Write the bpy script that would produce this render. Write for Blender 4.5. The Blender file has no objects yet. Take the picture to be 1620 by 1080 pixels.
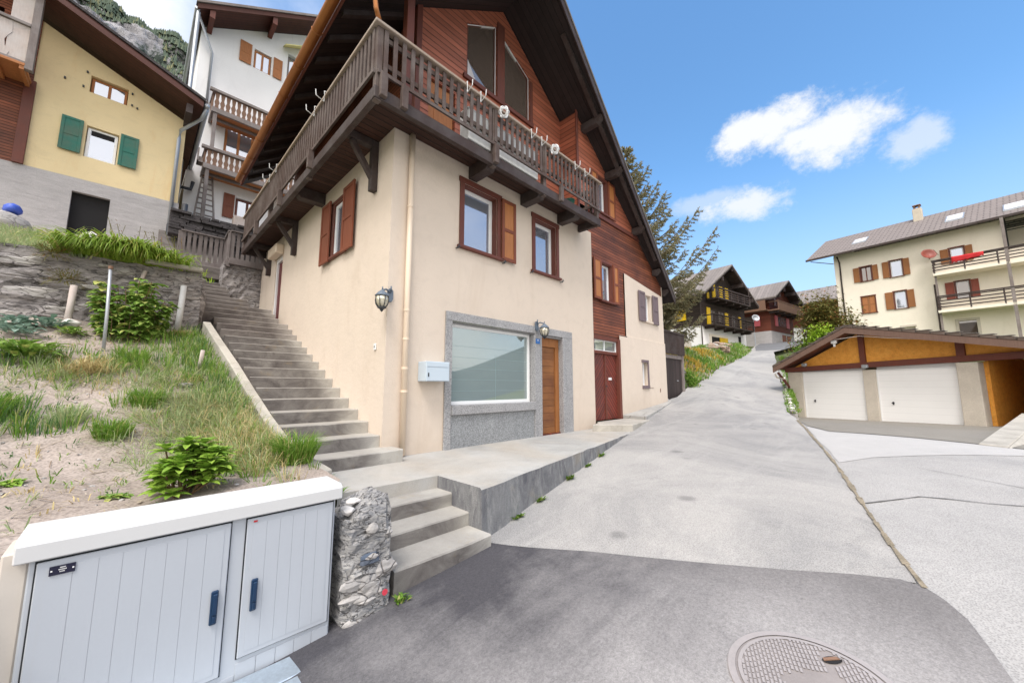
import bpy, bmesh, math, random
import numpy as np
from mathutils import Vector, Matrix
from mathutils.geometry import tessellate_polygon, delaunay_2d_cdt

C = bpy.context.scene.collection
SC = bpy.context.scene
R = math.radians
rnd = random.Random(7)

# ------------------------------------------------------------------ camera
cam_d = bpy.data.cameras.new('camera')
cam = bpy.data.objects.new('camera', cam_d)
C.objects.link(cam)
cam_d.sensor_width = 36.0
cam_d.lens = 36.0 * 588.0 / 1620.0
cam_d.clip_start = 0.05
cam_d.clip_end = 6000
EYE = Vector((-2.619, -5.2056, 1.03))
cam.location = EYE
cam.rotation_euler = (R(90) + math.atan(72 / 588.0), 0, R(44.4 - 90))
SC.camera = cam

# ------------------------------------------------------------------ light
SUN_AZ, SUN_EL = R(212), R(60)      # azimuth from +X, counter-clockwise
sd = bpy.data.lights.new('sun', 'SUN')
sd.energy = 2.0
sd.angle = R(20)
sd.color = (1.0, 0.96, 0.92)
sun = bpy.data.objects.new('sun', sd)
C.objects.link(sun)
sdir = Vector((math.cos(SUN_EL) * math.cos(SUN_AZ), math.cos(SUN_EL) * math.sin(SUN_AZ), math.sin(SUN_EL)))
sun.rotation_euler = (-sdir).to_track_quat('-Z', 'Y').to_euler()
sun.location = (0, 0, 60)

world = bpy.data.worlds.new('World')
SC.world = world
world.use_nodes = True


def build_world():
    nt = world.node_tree
    N, L = nt.nodes, nt.links
    N.clear()
    out = N.new('ShaderNodeOutputWorld')
    bg = N.new('ShaderNodeBackground')
    bg.inputs['Strength'].default_value = 0.13
    sky = N.new('ShaderNodeTexSky')
    sky.sky_type = 'NISHITA'
    sky.sun_disc = False
    sky.sun_elevation = SUN_EL
    sky.sun_rotation = R(90) - SUN_AZ
    sky.altitude = 900
    sky.air_density = 1.25
    sky.dust_density = 0.6
    sky.ozone_density = 2.0
    tc = N.new('ShaderNodeTexCoord')
    nrm = N.new('ShaderNodeVectorMath'); nrm.operation = 'NORMALIZE'
    L.new(tc.outputs['Generated'], nrm.inputs[0])
    D = nrm.outputs[0]

    def dot(v):
        n = N.new('ShaderNodeVectorMath'); n.operation = 'DOT_PRODUCT'
        L.new(D, n.inputs[0]); n.inputs[1].default_value = v
        return n.outputs['Value']

    def mth(op, a, b=None, c=None, clamp=False):
        n = N.new('ShaderNodeMath'); n.operation = op; n.use_clamp = clamp
        for i, x in enumerate((a, b, c)):
            if x is None: continue
            if isinstance(x, (int, float)): n.inputs[i].default_value = x
            else: L.new(x, n.inputs[i])
        return n.outputs[0]

    def sstep(x, lo, hi):
        n = N.new('ShaderNodeMapRange'); n.interpolation_type = 'SMOOTHSTEP'
        L.new(x, n.inputs['Value'])
        n.inputs['From Min'].default_value = lo; n.inputs['From Max'].default_value = hi
        return n.outputs['Result']

    def noise(scale, detail=6, rough=0.55, stretch=(1, 1, 1), off=(0, 0, 0)):
        mp = N.new('ShaderNodeMapping'); mp.inputs['Scale'].default_value = stretch
        mp.inputs['Location'].default_value = off
        L.new(D, mp.inputs['Vector'])
        n = N.new('ShaderNodeTexNoise')
        n.inputs['Scale'].default_value = scale; n.inputs['Detail'].default_value = detail
        n.inputs['Roughness'].default_value = rough
        L.new(mp.outputs[0], n.inputs['Vector'])
        return n.outputs['Fac']

    # single small clouds: (direction, half sizes sideways / upwards)
    def puff(az, el, sa, se, k, scale, off):
        d0 = Vector((math.cos(el) * math.cos(az), math.cos(el) * math.sin(az), math.sin(el)))
        side = Vector((math.sin(az), -math.cos(az), 0)); upv = side.cross(d0)
        a = mth('DIVIDE', dot(side), sa); b = mth('DIVIDE', dot(upv), se)
        rr = mth('SQRT', mth('ADD', mth('MULTIPLY', a, a), mth('MULTIPLY', b, b)))
        front = mth('GREATER_THAN', dot(d0), 0.2)
        n = noise(scale, 10, 0.68, (1, 1, 1.3), off)
        v = mth('SUBTRACT', mth('ADD', mth('MULTIPLY', mth('SUBTRACT', n, 0.5), 2.3), 0.85), rr)
        return mth('MULTIPLY', sstep(v, -0.05, 0.5), mth('MULTIPLY', front, k))
    return nt, N, L, out, bg, sky, D, dot, mth, sstep, noise, puff


def pixdir(px, py):
    """azimuth and elevation of a sky direction measured on the photograph"""
    x, y = (px - 810) / 588.0, (540 - py) / 588.0
    th = math.atan(72 / 588.0); A = R(44.4)
    f = Vector((math.cos(A), math.sin(A), 0)); r = Vector((math.sin(A), -math.cos(A), 0)); u = Vector((0, 0, 1))
    d = (r * x + (u * math.cos(th) - f * math.sin(th)) * y + f * math.cos(th) + u * math.sin(th)).normalized()
    return math.atan2(d.y, d.x), math.asin(d.z)


def finish_world():
    nt, N, L, out, bg, sky, D, dot, mth, sstep, noise, puff = build_world()
    m = None
    for (az, el, sa, se, k, sc, off) in (
            pixdir(1225, 195) + (0.145, 0.055, 0.97, 8.0, (3.1, 0, 0)),
            pixdir(1325, 200) + (0.115, 0.082, 0.97, 7.0, (1, 2, 0)),
            pixdir(1455, 215) + (0.055, 0.045, 0.55, 9.0, (5, 2, 1)),
            pixdir(1165, 324) + (0.13, 0.055, 0.85, 7.0, (1.2, 4, 2)),
            pixdir(1120, 322) + (0.12, 0.03, 0.4, 7.0, (4.2, 4, 2))):
        p = puff(az, el, sa, se, k, sc, off)
        m = p if m is None else mth('MAXIMUM', m, p)
    # broad high overcast everywhere but the clear quarter ahead and to the right
    azc = pixdir(1150, 100)[0]; elc = R(38)
    clear = dot((math.cos(elc) * math.cos(azc), math.cos(elc) * math.sin(azc), math.sin(elc)))
    n1 = noise(1.6, 8, 0.6, (1, 1, 1.6), (0.4, 1.1, 0))
    n2 = noise(4.5, 8, 0.6, (1, 1, 2.0), (2.4, 1.1, 5))
    bank = sstep(mth('ADD', mth('MULTIPLY', mth('SUBTRACT', n1, 0.5), 0.9), mth('SUBTRACT', 0.58, clear)), -0.28, 0.32)
    # cloud deck brightened round the sun behind the viewer for ambient light, dimmer ahead
    glow = sstep(dot((math.cos(SUN_EL) * math.cos(SUN_AZ), math.cos(SUN_EL) * math.sin(SUN_AZ), math.sin(SUN_EL))), -0.25, 0.75)
    shade = mth('MULTIPLY', mth('ADD', 0.70, mth('MULTIPLY', n2, 0.60)), mth('ADD', 0.34, mth('MULTIPLY', glow, 0.93)))
    bankc = mth('MULTIPLY', bank, 0.93)
    # thin pale veil near the horizon
    veil = mth('MULTIPLY', sstep(mth('MULTIPLY', dot((0, 0, 1)), -1.0), -0.50, 0.02), 0.80)
    base = N.new('ShaderNodeMix'); base.data_type = 'RGBA'
    tint = N.new('ShaderNodeVectorMath'); tint.operation = 'MULTIPLY'; L.new(sky.outputs[0], tint.inputs[0]); tint.inputs[1].default_value = (0.93, 1.28, 1.44)
    L.new(veil, base.inputs['Factor']); L.new(tint.outputs[0], base.inputs['A']); base.inputs['B'].default_value = (3.5, 4.0, 5.0, 1)
    mixb = N.new('ShaderNodeMix'); mixb.data_type = 'RGBA'
    L.new(bankc, mixb.inputs['Factor']); L.new(base.outputs['Result'], mixb.inputs['A'])
    cb = N.new('ShaderNodeVectorMath'); cb.operation = 'SCALE'; cb.inputs[0].default_value = (9.8, 9.35, 8.85)
    L.new(shade, cb.inputs['Scale']); L.new(cb.outputs[0], mixb.inputs['B'])
    mixp = N.new('ShaderNodeMix'); mixp.data_type = 'RGBA'
    L.new(m, mixp.inputs['Factor']); L.new(mixb.outputs['Result'], mixp.inputs['A'])
    mixp.inputs['B'].default_value = (5.3, 5.4, 5.6, 1)
    L.new(mixp.outputs['Result'], bg.inputs['Color'])
    L.new(bg.outputs[0], out.inputs['Surface'])


finish_world()
SC.view_settings.view_transform = 'Standard'
SC.view_settings.look = 'None'
SC.view_settings.gamma = 1.0
SC.view_settings.exposure = 0.54
SC.cycles.max_bounces = 6
SC.cycles.diffuse_bounces = 4
SC.cycles.glossy_bounces = 3
SC.cycles.transmission_bounces = 3
SC.cycles.use_adaptive_sampling = True
SC.cycles.use_denoising = True


# ------------------------------------------------------------------ mesh helpers
WL = {}          # world location of the root every mesh belongs to


class MB:
    """collects faces; frame (O, U, N): local point (u, w, z) = O + U*u + N*w + Z*z"""
    def __init__(s, frame=None):
        s.v = []; s.f = []; s.frame = frame

    def P(s, p):
        if s.frame is None: return Vector(p)
        O, U, N = s.frame
        return O + U * p[0] + N * p[1] + Vector((0, 0, 1)) * p[2]

    def add(s, vs, fs):
        b = len(s.v)
        s.v += [s.P(p) for p in vs]
        s.f += [tuple(b + i for i in f) for f in fs]

    def poly(s, pts): s.add(pts, [tuple(range(len(pts)))])

    def hexa(s, a, b):
        """two quads a, b (4 points each)"""
        s.add(list(a) + list(b), [(0, 3, 2, 1), (4, 5, 6, 7), (0, 1, 5, 4), (1, 2, 6, 5), (2, 3, 7, 6), (3, 0, 4, 7)])

    def box(s, x0, y0, z0, x1, y1, z1):
        x0, x1 = min(x0, x1), max(x0, x1); y0, y1 = min(y0, y1), max(y0, y1); z0, z1 = min(z0, z1), max(z0, z1)
        s.hexa([(x0, y0, z0), (x1, y0, z0), (x1, y1, z0), (x0, y1, z0)], [(x0, y0, z1), (x1, y0, z1), (x1, y1, z1), (x0, y1, z1)])

    def bar(s, p, q, w, h, upv=(0, 0, 1)):
        """box beam from p to q, w wide sideways, h high"""
        p, q = Vector(p), Vector(q); d = (q - p).normalized(); u = Vector(upv)
        a = d.cross(u)
        if a.length < 1e-4: a = d.cross(Vector((1, 0, 0)))
        a.normalize(); b = a.cross(d)
        a *= w / 2; b *= h / 2
        s.hexa([p - a - b, p + a - b, p + a + b, p - a + b], [q - a - b, q + a - b, q + a + b, q - a + b])

    def tube(s, pts, r, n=8, cap=True):
        pts = [Vector(p) for p in pts]; rs = r if isinstance(r, (list, tuple)) else [r] * len(pts)
        rings = []
        ref = Vector((0, 0, 1))
        vs = []
        for i, p in enumerate(pts):
            d = (pts[min(i + 1, len(pts) - 1)] - pts[max(i - 1, 0)]).normalized()
            a = d.cross(ref)
            if a.length < 0.05: a = d.cross(Vector((1, 0, 0)))
            a.normalize(); b = a.cross(d)
            for k in range(n):
                t = 2 * math.pi * k / n
                vs.append(p + (a * math.cos(t) + b * math.sin(t)) * rs[i])
        fs = []
        for i in range(len(pts) - 1):
            for k in range(n):
                k2 = (k + 1) % n
                fs.append((i * n + k, i * n + k2, (i + 1) * n + k2, (i + 1) * n + k))
        if cap:
            fs.append(tuple(range(n - 1, -1, -1))); fs.append(tuple((len(pts) - 1) * n + k for k in range(n)))
        s.add(vs, fs)

    def lathe(s, c, prof, n=16):
        """prof: (radius, z) from bottom to top round the vertical through c"""
        vs = []; fs = []
        for (r, z) in prof:
            for k in range(n):
                t = 2 * math.pi * k / n
                vs.append((c[0] + r * math.cos(t), c[1] + r * math.sin(t), c[2] + z))
        for i in range(len(prof) - 1):
            for k in range(n):
                k2 = (k + 1) % n
                fs.append((i * n + k, i * n + k2, (i + 1) * n + k2, (i + 1) * n + k))
        fs.append(tuple(range(n - 1, -1, -1))); fs.append(tuple((len(prof) - 1) * n + k for k in range(n)))
        s.add(vs, fs)

    def prism(s, poly2, axis, a0, a1):
        """extrude a 2D polygon: axis 'y' -> poly is (x,z); 'x' -> (y,z); 'z' -> (x,y)"""
        def pt(p, a):
            return {'y': (p[0], a, p[1]), 'x': (a, p[0], p[1]), 'z': (p[0], p[1], a)}[axis]
        n = len(poly2)
        vs = [pt(p, a0) for p in poly2] + [pt(p, a1) for p in poly2]
        tr = tessellate_polygon([[Vector((p[0], p[1], 0)) for p in poly2]])
        fs = [tuple(t) for t in tr] + [tuple(n + i for i in reversed(t)) for t in tr]
        for i in range(n):
            j = (i + 1) % n
            fs.append((i, j, n + j, n + i))
        s.add(vs, fs)

    def wall(s, outline, holes, w=0.0, depth=0.16):
        """facade sheet in the frame's (u, z) with rectangular or polygonal holes and their reveals"""
        loops = [outline] + [h if len(h) != 4 or isinstance(h[0], (tuple, list)) else [(h[0], h[1]), (h[2], h[1]), (h[2], h[3]), (h[0], h[3])] for h in holes]
        flat = [p for l in loops for p in l]
        tr = tessellate_polygon([[Vector((p[0], p[1], 0)) for p in l] for l in loops])
        s.add([(p[0], w, p[1]) for p in flat], [tuple(t) for t in tr])
        for l in loops[1:]:
            n = len(l)
            s.add([(p[0], w, p[1]) for p in l] + [(p[0], w - depth, p[1]) for p in l],
                  [(i, (i + 1) % n, n + (i + 1) % n, n + i) for i in range(n)])

    def build(s, name, mat, parent=None, bevel=0.0, smooth=False, loc=None, recalc=True, split=False):
        if split:                                    # every loose piece becomes an object of its own
            par = list(range(len(s.v)))

            def find(i):
                while par[i] != i: par[i] = par[par[i]]; i = par[i]
                return i
            for f in s.f:
                for i in f[1:]: par[find(i)] = find(f[0])
            groups = {}
            for f in s.f: groups.setdefault(find(f[0]), []).append(f)
            res = None
            for fs in groups.values():
                ids = sorted({i for f in fs for i in f}); ix = {i: k for k, i in enumerate(ids)}
                q = MB(); q.v = [s.v[i] for i in ids]; q.f = [tuple(ix[i] for i in f) for f in fs]
                o = q.build(name, mat, parent, bevel, smooth, loc, recalc); res = res or o
            return res
        me = bpy.data.meshes.new(name)
        o = bpy.data.objects.new(name, me)
        base = WL[parent] if parent is not None else (Vector(loc) if loc is not None else Vector((0, 0, 0)))
        me.from_pydata([tuple(p - base) for p in s.v], [], s.f)
        me.update()
        bm = bmesh.new(); bm.from_mesh(me)
        if recalc: bmesh.ops.recalc_face_normals(bm, faces=bm.faces)
        if smooth:
            for f in bm.faces: f.smooth = True
        bm.to_mesh(me); bm.free()
        if mat is not None: me.materials.append(mat)
        C.objects.link(o)
        if parent is not None: o.parent = parent
        else: o.location = base
        WL[o] = base
        if bevel:
            md = o.modifiers.new('edge', 'BEVEL'); md.width = bevel; md.segments = 1; md.limit_method = 'ANGLE'
        return o


def tag(o, label=None, cat=None, group=None, kind=None):
    if label: o['label'] = label
    if cat: o['category'] = cat
    if group: o['group'] = group
    if kind: o['kind'] = kind
    return o


def thing(name, label, cat, loc=(0, 0, 0), group=None):
    o = bpy.data.objects.new(name, None)
    o.empty_display_size = 0.2
    C.objects.link(o); o.location = loc
    WL[o] = Vector(loc)
    return tag(o, label, cat, group)


def dup(root, loc, label=None, group=None, rotz=0.0, scale=1.0):
    r = root.copy(); C.objects.link(r); r.location = loc; r.rotation_euler = (0, 0, rotz); r.scale = (scale,) * 3
    if label: r['label'] = label
    if group: r['group'] = group
    for ch in list(root.children):
        c = ch.copy(); C.objects.link(c); c.parent = r
        for g in ch.children:
            d = g.copy(); C.objects.link(d); d.parent = c
    return r


# ------------------------------------------------------------------ materials
class NT:
    def __init__(s, name):
        s.m = bpy.data.materials.new(name); s.m.use_nodes = True
        s.N = s.m.node_tree.nodes; s.L = s.m.node_tree.links
        s.bsdf = s.N['Principled BSDF']
        s.tc = s.N.new('ShaderNodeTexCoord')
        s.co = s.tc.outputs['Object']

    def put(s, n, i, x):
        if isinstance(x, (int, float)): n.inputs[i].default_value = x
        elif isinstance(x, (tuple, list)): n.inputs[i].default_value = tuple(x) + ((1,) if len(x) == 3 and len(n.inputs[i].default_value) == 4 else ())
        else: s.L.new(x, n.inputs[i])

    def math(s, op, a, b=None, c=None, clamp=False):
        n = s.N.new('ShaderNodeMath'); n.operation = op; n.use_clamp = clamp
        for i, x in enumerate((a, b, c)):
            if x is not None: s.put(n, i, x)
        return n.outputs[0]

    def noise(s, scale, detail=4, rough=0.5, stretch=(1, 1, 1), dist=0.0, vec=None):
        mp = s.N.new('ShaderNodeMapping'); mp.inputs['Scale'].default_value = stretch
        s.L.new(vec if vec is not None else s.co, mp.inputs['Vector'])
        n = s.N.new('ShaderNodeTexNoise')
        n.inputs['Scale'].default_value = scale; n.inputs['Detail'].default_value = detail
        n.inputs['Roughness'].default_value = rough; n.inputs['Distortion'].default_value = dist
        s.L.new(mp.outputs[0], n.inputs['Vector'])
        return n.outputs['Fac']

    def voro(s, scale, feature='F1', out='Distance', stretch=(1, 1, 1), vec=None, rand=1.0):
        mp = s.N.new('ShaderNodeMapping'); mp.inputs['Scale'].default_value = stretch
        s.L.new(vec if vec is not None else s.co, mp.inputs['Vector'])
        n = s.N.new('ShaderNodeTexVoronoi'); n.feature = feature
        n.inputs['Scale'].default_value = scale; n.inputs['Randomness'].default_value = rand
        s.L.new(mp.outputs[0], n.inputs['Vector'])
        return n.outputs[out]

    def sep(s):
        n = s.N.new('ShaderNodeSeparateXYZ'); s.L.new(s.co, n.inputs[0]); return n.outputs

    def ramp(s, x, lo, hi, clamp=True):
        n = s.N.new('ShaderNodeMapRange'); n.clamp = clamp
        s.put(n, 0, x); n.inputs[1].default_value = lo; n.inputs[2].default_value = hi
        return n.outputs[0]

    def mix(s, f, a, b, mode='MIX'):
        n = s.N.new('ShaderNodeMix'); n.data_type = 'RGBA'; n.blend_type = mode
        s.put(n, 0, f)
        for i, x in ((6, a), (7, b)):
            if isinstance(x, (tuple, list)): n.inputs[i].default_value = (x[0], x[1], x[2], 1)
            else: s.L.new(x, n.inputs[i])
        return n.outputs[2]

    def mul(s, col, f):
        """scale a colour by a scalar socket"""
        n = s.N.new('ShaderNodeVectorMath'); n.operation = 'SCALE'
        if isinstance(col, (tuple, list)): n.inputs[0].default_value = col[:3]
        else: s.L.new(col, n.inputs[0])
        s.put(n, 3, f)
        return n.outputs[0]

    def bump(s, h, strength=0.3, dist=0.01):
        n = s.N.new('ShaderNodeBump'); n.inputs['Strength'].default_value = strength; n.inputs['Distance'].default_value = dist
        s.L.new(h, n.inputs['Height']); s.L.new(n.outputs[0], s.bsdf.inputs['Normal'])

    def done(s, col, rough=0.7, metal=0.0, spec=None):
        s.put(s.bsdf, 'Base Color', col) if not isinstance(col, (tuple, list)) else s.bsdf.inputs['Base Color'].__setattr__('default_value', (col[0], col[1], col[2], 1))
        s.put(s.bsdf, 'Roughness', rough); s.bsdf.inputs['Metallic'].default_value = metal
        if spec is not None: s.bsdf.inputs['Specular IOR Level'].default_value = spec
        return s.m


def paint(name, col, rough=0.5, var=0.06, scale=3.0, bump=0.05, metal=0.0, fine=60.0):
    t = NT(name)
    a = t.noise(scale, 5, 0.6); b = t.noise(fine, 3, 0.6)
    f = t.math('ADD', t.math('MULTIPLY', t.math('SUBTRACT', a, 0.5), var * 3), t.math('ADD', 1.0, t.math('MULTIPLY', t.math('SUBTRACT', b, 0.5), var * 1.2)))
    if bump: t.bump(b, bump, 0.004)
    return t.done(t.mul(col, f), rough, metal)


def stucco(name, col, dirt=(0.35, 0.3, 0.25), grain=70, stain=0.25, bump=0.25, splash=None):
    t = NT(name)
    big = t.noise(0.9, 5, 0.6); streak = t.noise(1.0, 6, 0.7, (2.6, 2.6, 0.5), 0.8); fine = t.noise(grain, 4, 0.7)
    f = t.math('ADD', 0.955, t.math('MULTIPLY', t.math('SUBTRACT', big, 0.5), 0.14))
    f = t.math('ADD', f, t.math('MULTIPLY', t.math('SUBTRACT', fine, 0.5), 0.16))
    c = t.mul(col, f)
    k = t.math('MULTIPLY', t.ramp(streak, 0.55, 0.9), stain)
    c = t.mix(k, c, dirt)
    blot = t.noise(2.6, 6, .7, (1, 1, 1.4), .8)
    c = t.mix(t.math('MULTIPLY', t.ramp(blot, .5, .75), stain * .55), c, tuple(x * .8 for x in col))
    if splash is not None:                          # dirt splashed up from the paving
        z = t.sep()[2]; zz = t.math('ADD', z, t.math('MULTIPLY', t.math('SUBTRACT', t.noise(3.5, 6, .7, (1, 1, .6)), .5), .9))
        c = t.mix(t.math('MULTIPLY', t.ramp(zz, splash + .45, splash), .30), c, tuple(x * .9 for x in dirt))
    med = t.noise(9, 5, 0.65)
    t.bump(t.math('ADD', fine, t.math('MULTIPLY', med, 1.6)), bump, 0.008)
    return t.done(c, 0.9, 0, 0.25)


def boards(name, col, dark, pitch, axis=2, groove=0.06, var=0.3, rough=0.6, grain=(2, 2, 30), grey=None, greyamt=0.3, diag=None):
    """wooden boards: per-board tone, grain, dark joints, relief"""
    t = NT(name)
    xyz = t.sep()
    if diag is None: co = xyz[axis]
    else:
        co = t.math('ADD', t.math('MULTIPLY', t.math('ABSOLUTE', t.math('SUBTRACT', xyz[0], diag)), 0.72), t.math('MULTIPLY', xyz[2], 0.7))
    q = t.math('DIVIDE', co, pitch)
    fr = t.math('FRACT', q); idx = t.math('FLOOR', q)
    wn = t.N.new('ShaderNodeTexWhiteNoise'); wn.noise_dimensions = '1D'; t.L.new(idx, wn.inputs['W'])
    g = t.noise(3.0, 6, 0.6, grain, 0.4); pt = t.noise(1.3, 4, 0.6)
    tone = t.math('ADD', 1.0 - var / 2, t.math('MULTIPLY', wn.outputs['Value'], var))
    tone = t.math('ADD', tone, t.math('MULTIPLY', t.math('SUBTRACT', g, 0.5), 0.6))
    tone = t.math('ADD', tone, t.math('MULTIPLY', t.math('SUBTRACT', pt, 0.5), 0.4))
    c = t.mul(col, tone)
    if grey is not None:
        k = t.math('MULTIPLY', t.ramp(t.noise(0.8, 5, 0.65, (1, 1, 2)), 0.42, 0.68), greyamt)
        c = t.mix(k, c, grey)
    edge = t.math('MINIMUM', fr, t.math('SUBTRACT', 1.0, fr))
    j = t.ramp(edge, 0.0, groove)
    c = t.mix(j, dark, c)
    t.bump(t.math('ADD', j, t.math('MULTIPLY', g, 0.15)), 0.6, 0.012)
    return t.done(c, rough, 0, 0.35)


def wood(name, col, rough=0.6, var=0.45, stretch=(12, 12, 1.2), grey=None, greyamt=0.5):
    t = NT(name)
    g = t.noise(3.0, 6, 0.65, stretch, 0.5); p = t.noise(1.2, 4, 0.6)
    tone = t.math('ADD', 1.0, t.math('ADD', t.math('MULTIPLY', t.math('SUBTRACT', g, 0.5), var * 1.6), t.math('MULTIPLY', t.math('SUBTRACT', p, 0.5), var)))
    c = t.mul(col, tone)
    if grey is not None: c = t.mix(t.math('MULTIPLY', t.ramp(t.noise(2.2, 5, 0.7), 0.4, 0.65), greyamt), c, grey)
    t.bump(g, 0.25, 0.006)
    return t.done(c, rough, 0, 0.3)


def concrete(name, col, dark, stainscale=1.2, amt=0.6, grain=90, spots=0.0, rough=0.92, warm=None):
    t = NT(name)
    a = t.noise(stainscale, 7, 0.68, (1, 1, 1), 0.6); b = t.noise(stainscale * 6, 5, 0.7); f = t.ramp(t.noise(grain, 3, 0.7), .3, .7)
    c = t.mix(t.math('MULTIPLY', t.ramp(a, 0.42, 0.7), amt), col, dark)
    if warm is not None: c = t.mix(t.math('MULTIPLY', t.ramp(t.noise(stainscale * 0.6, 4, 0.6, (1.3, 0.8, 1)), 0.45, 0.7), 0.6), c, warm)
    c = t.mul(c, t.math('ADD', 0.78, t.math('ADD', t.math('MULTIPLY', b, 0.2), t.math('MULTIPLY', f, 0.24))))
    if spots:
        v = t.voro(grain * 0.9)
        c = t.mul(c, t.math('ADD', 1.0 - spots, t.math('MULTIPLY', t.ramp(v, 0.1, 0.6), spots * 1.6)))
    t.bump(t.math('ADD', f, t.math('MULTIPLY', b, 0.6)), 0.35, 0.006)
    return t.done(c, rough, 0, 0.25)


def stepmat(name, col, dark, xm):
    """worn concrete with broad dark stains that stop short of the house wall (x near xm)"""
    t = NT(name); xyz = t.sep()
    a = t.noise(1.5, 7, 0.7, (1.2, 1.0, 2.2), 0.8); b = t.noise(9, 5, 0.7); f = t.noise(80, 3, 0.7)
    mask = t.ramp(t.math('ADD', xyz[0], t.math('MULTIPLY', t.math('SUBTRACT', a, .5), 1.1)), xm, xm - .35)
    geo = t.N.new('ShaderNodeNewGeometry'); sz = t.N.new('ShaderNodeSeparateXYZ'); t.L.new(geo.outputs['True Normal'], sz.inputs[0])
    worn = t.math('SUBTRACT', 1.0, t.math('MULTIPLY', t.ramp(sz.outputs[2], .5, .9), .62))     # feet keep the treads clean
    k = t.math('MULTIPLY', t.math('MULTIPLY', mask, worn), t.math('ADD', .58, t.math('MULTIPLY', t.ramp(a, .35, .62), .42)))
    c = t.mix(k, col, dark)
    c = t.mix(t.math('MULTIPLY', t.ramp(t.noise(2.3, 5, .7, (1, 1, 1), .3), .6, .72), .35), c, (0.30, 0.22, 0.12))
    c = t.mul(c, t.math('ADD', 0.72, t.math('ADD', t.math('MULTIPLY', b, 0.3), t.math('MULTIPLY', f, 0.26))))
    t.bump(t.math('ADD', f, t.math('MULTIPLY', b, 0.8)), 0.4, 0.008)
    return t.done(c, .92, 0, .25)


def streaked(name, col, dark, pale, chip):
    """board-marked concrete with long dark runs, paler runs and brownish worn patches"""
    t = NT(name)
    s = t.noise(1.5, 7, .72, (2.0, 2.0, .8), 1.0); s2 = t.noise(2.2, 7, .75, (3, 3, .9), .8); a = t.noise(1.1, 5, .65); f = t.ramp(t.noise(70, 3, .7), .3, .7); b = t.noise(11, 5, .7)
    c = t.mix(t.ramp(s, .34, .66), col, dark)
    c = t.mix(t.math('MULTIPLY', t.ramp(s2, .52, .70), .75), c, pale)
    c = t.mix(t.math('MULTIPLY', t.ramp(a, .55, .68), .6), c, chip)
    c = t.mul(c, t.math('ADD', .7, t.math('ADD', t.math('MULTIPLY', b, .34), t.math('MULTIPLY', f, .26))))
    t.bump(t.math('ADD', t.math('MULTIPLY', b, 1.2), f), .55, .012)
    return t.done(c, .92, 0, .2)


def rockface(name, col, pale, dark, scale=1.0, layer=3.2, amt=.9):
    """weathered layered stone: flattened noise, dark crevices, pale lichen"""
    t = NT(name); st = (1, 1, layer)
    big = t.noise(1.3 * scale, 6, .65, st, 1.2); med = t.noise(3.6 * scale, 7, .72, st, .9); f = t.noise(26 * scale, 5, .75, (1, 1, 1.6))
    crev = t.math('ABSOLUTE', t.math('SUBTRACT', t.noise(1.9 * scale, 5, .55, st, 1.0), .5))
    c = t.mix(t.ramp(med, .36, .64), dark, col)
    c = t.mix(t.math('MULTIPLY', t.ramp(big, .5, .68), .75), c, pale)
    c = t.mul(c, t.math('ADD', .6, t.math('ADD', t.math('MULTIPLY', f, .5), t.math('MULTIPLY', med, .3))))
    j = t.ramp(t.math('ADD', crev, t.math('MULTIPLY', t.math('SUBTRACT', f, .5), .03)), .0, .022)
    c = t.mix(t.math('MULTIPLY', t.math('SUBTRACT', 1.0, j), amt), c, (.045, .04, .042))
    t.bump(t.math('ADD', t.math('MULTIPLY', j, .5), t.math('ADD', t.math('MULTIPLY', med, 1.2), t.math('MULTIPLY', f, .3))), .9, .05 / scale)
    return t.done(c, .93, 0, .2)


def panels(name, col, pitch, rough=.4):
    t = NT(name); xyz = t.sep(); fr = t.math('FRACT', t.math('DIVIDE', xyz[2], pitch)); e = t.math('MINIMUM', fr, t.math('SUBTRACT', 1, fr)); j = t.ramp(e, 0, .04)
    n = t.noise(2.2, 5, .6); c = t.mix(j, tuple(x * .88 for x in col), col); c = t.mul(c, t.math('ADD', .96, t.math('MULTIPLY', n, .07)))
    t.bump(j, .25, .005)
    return t.done(c, rough, 0, .4)


def trowelled(name, col, dark, stretch=5.0):
    t = NT(name); s = t.noise(2.2, 7, .7, (1, 1, stretch), .8); a = t.noise(.7, 6, .65); f = t.ramp(t.noise(55, 3, .7), .3, .7)
    c = t.mix(t.math('MULTIPLY', t.ramp(a, .42, .68), .6), col, dark)
    c = t.mul(c, t.math('ADD', .74, t.math('ADD', t.math('MULTIPLY', t.ramp(s, .3, .7), .30), t.math('MULTIPLY', f, .16))))
    t.bump(t.math('ADD', t.math('MULTIPLY', s, 1.5), t.math('MULTIPLY', f, .3)), .5, .02)
    return t.done(c, .93, 0, .2)


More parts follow.
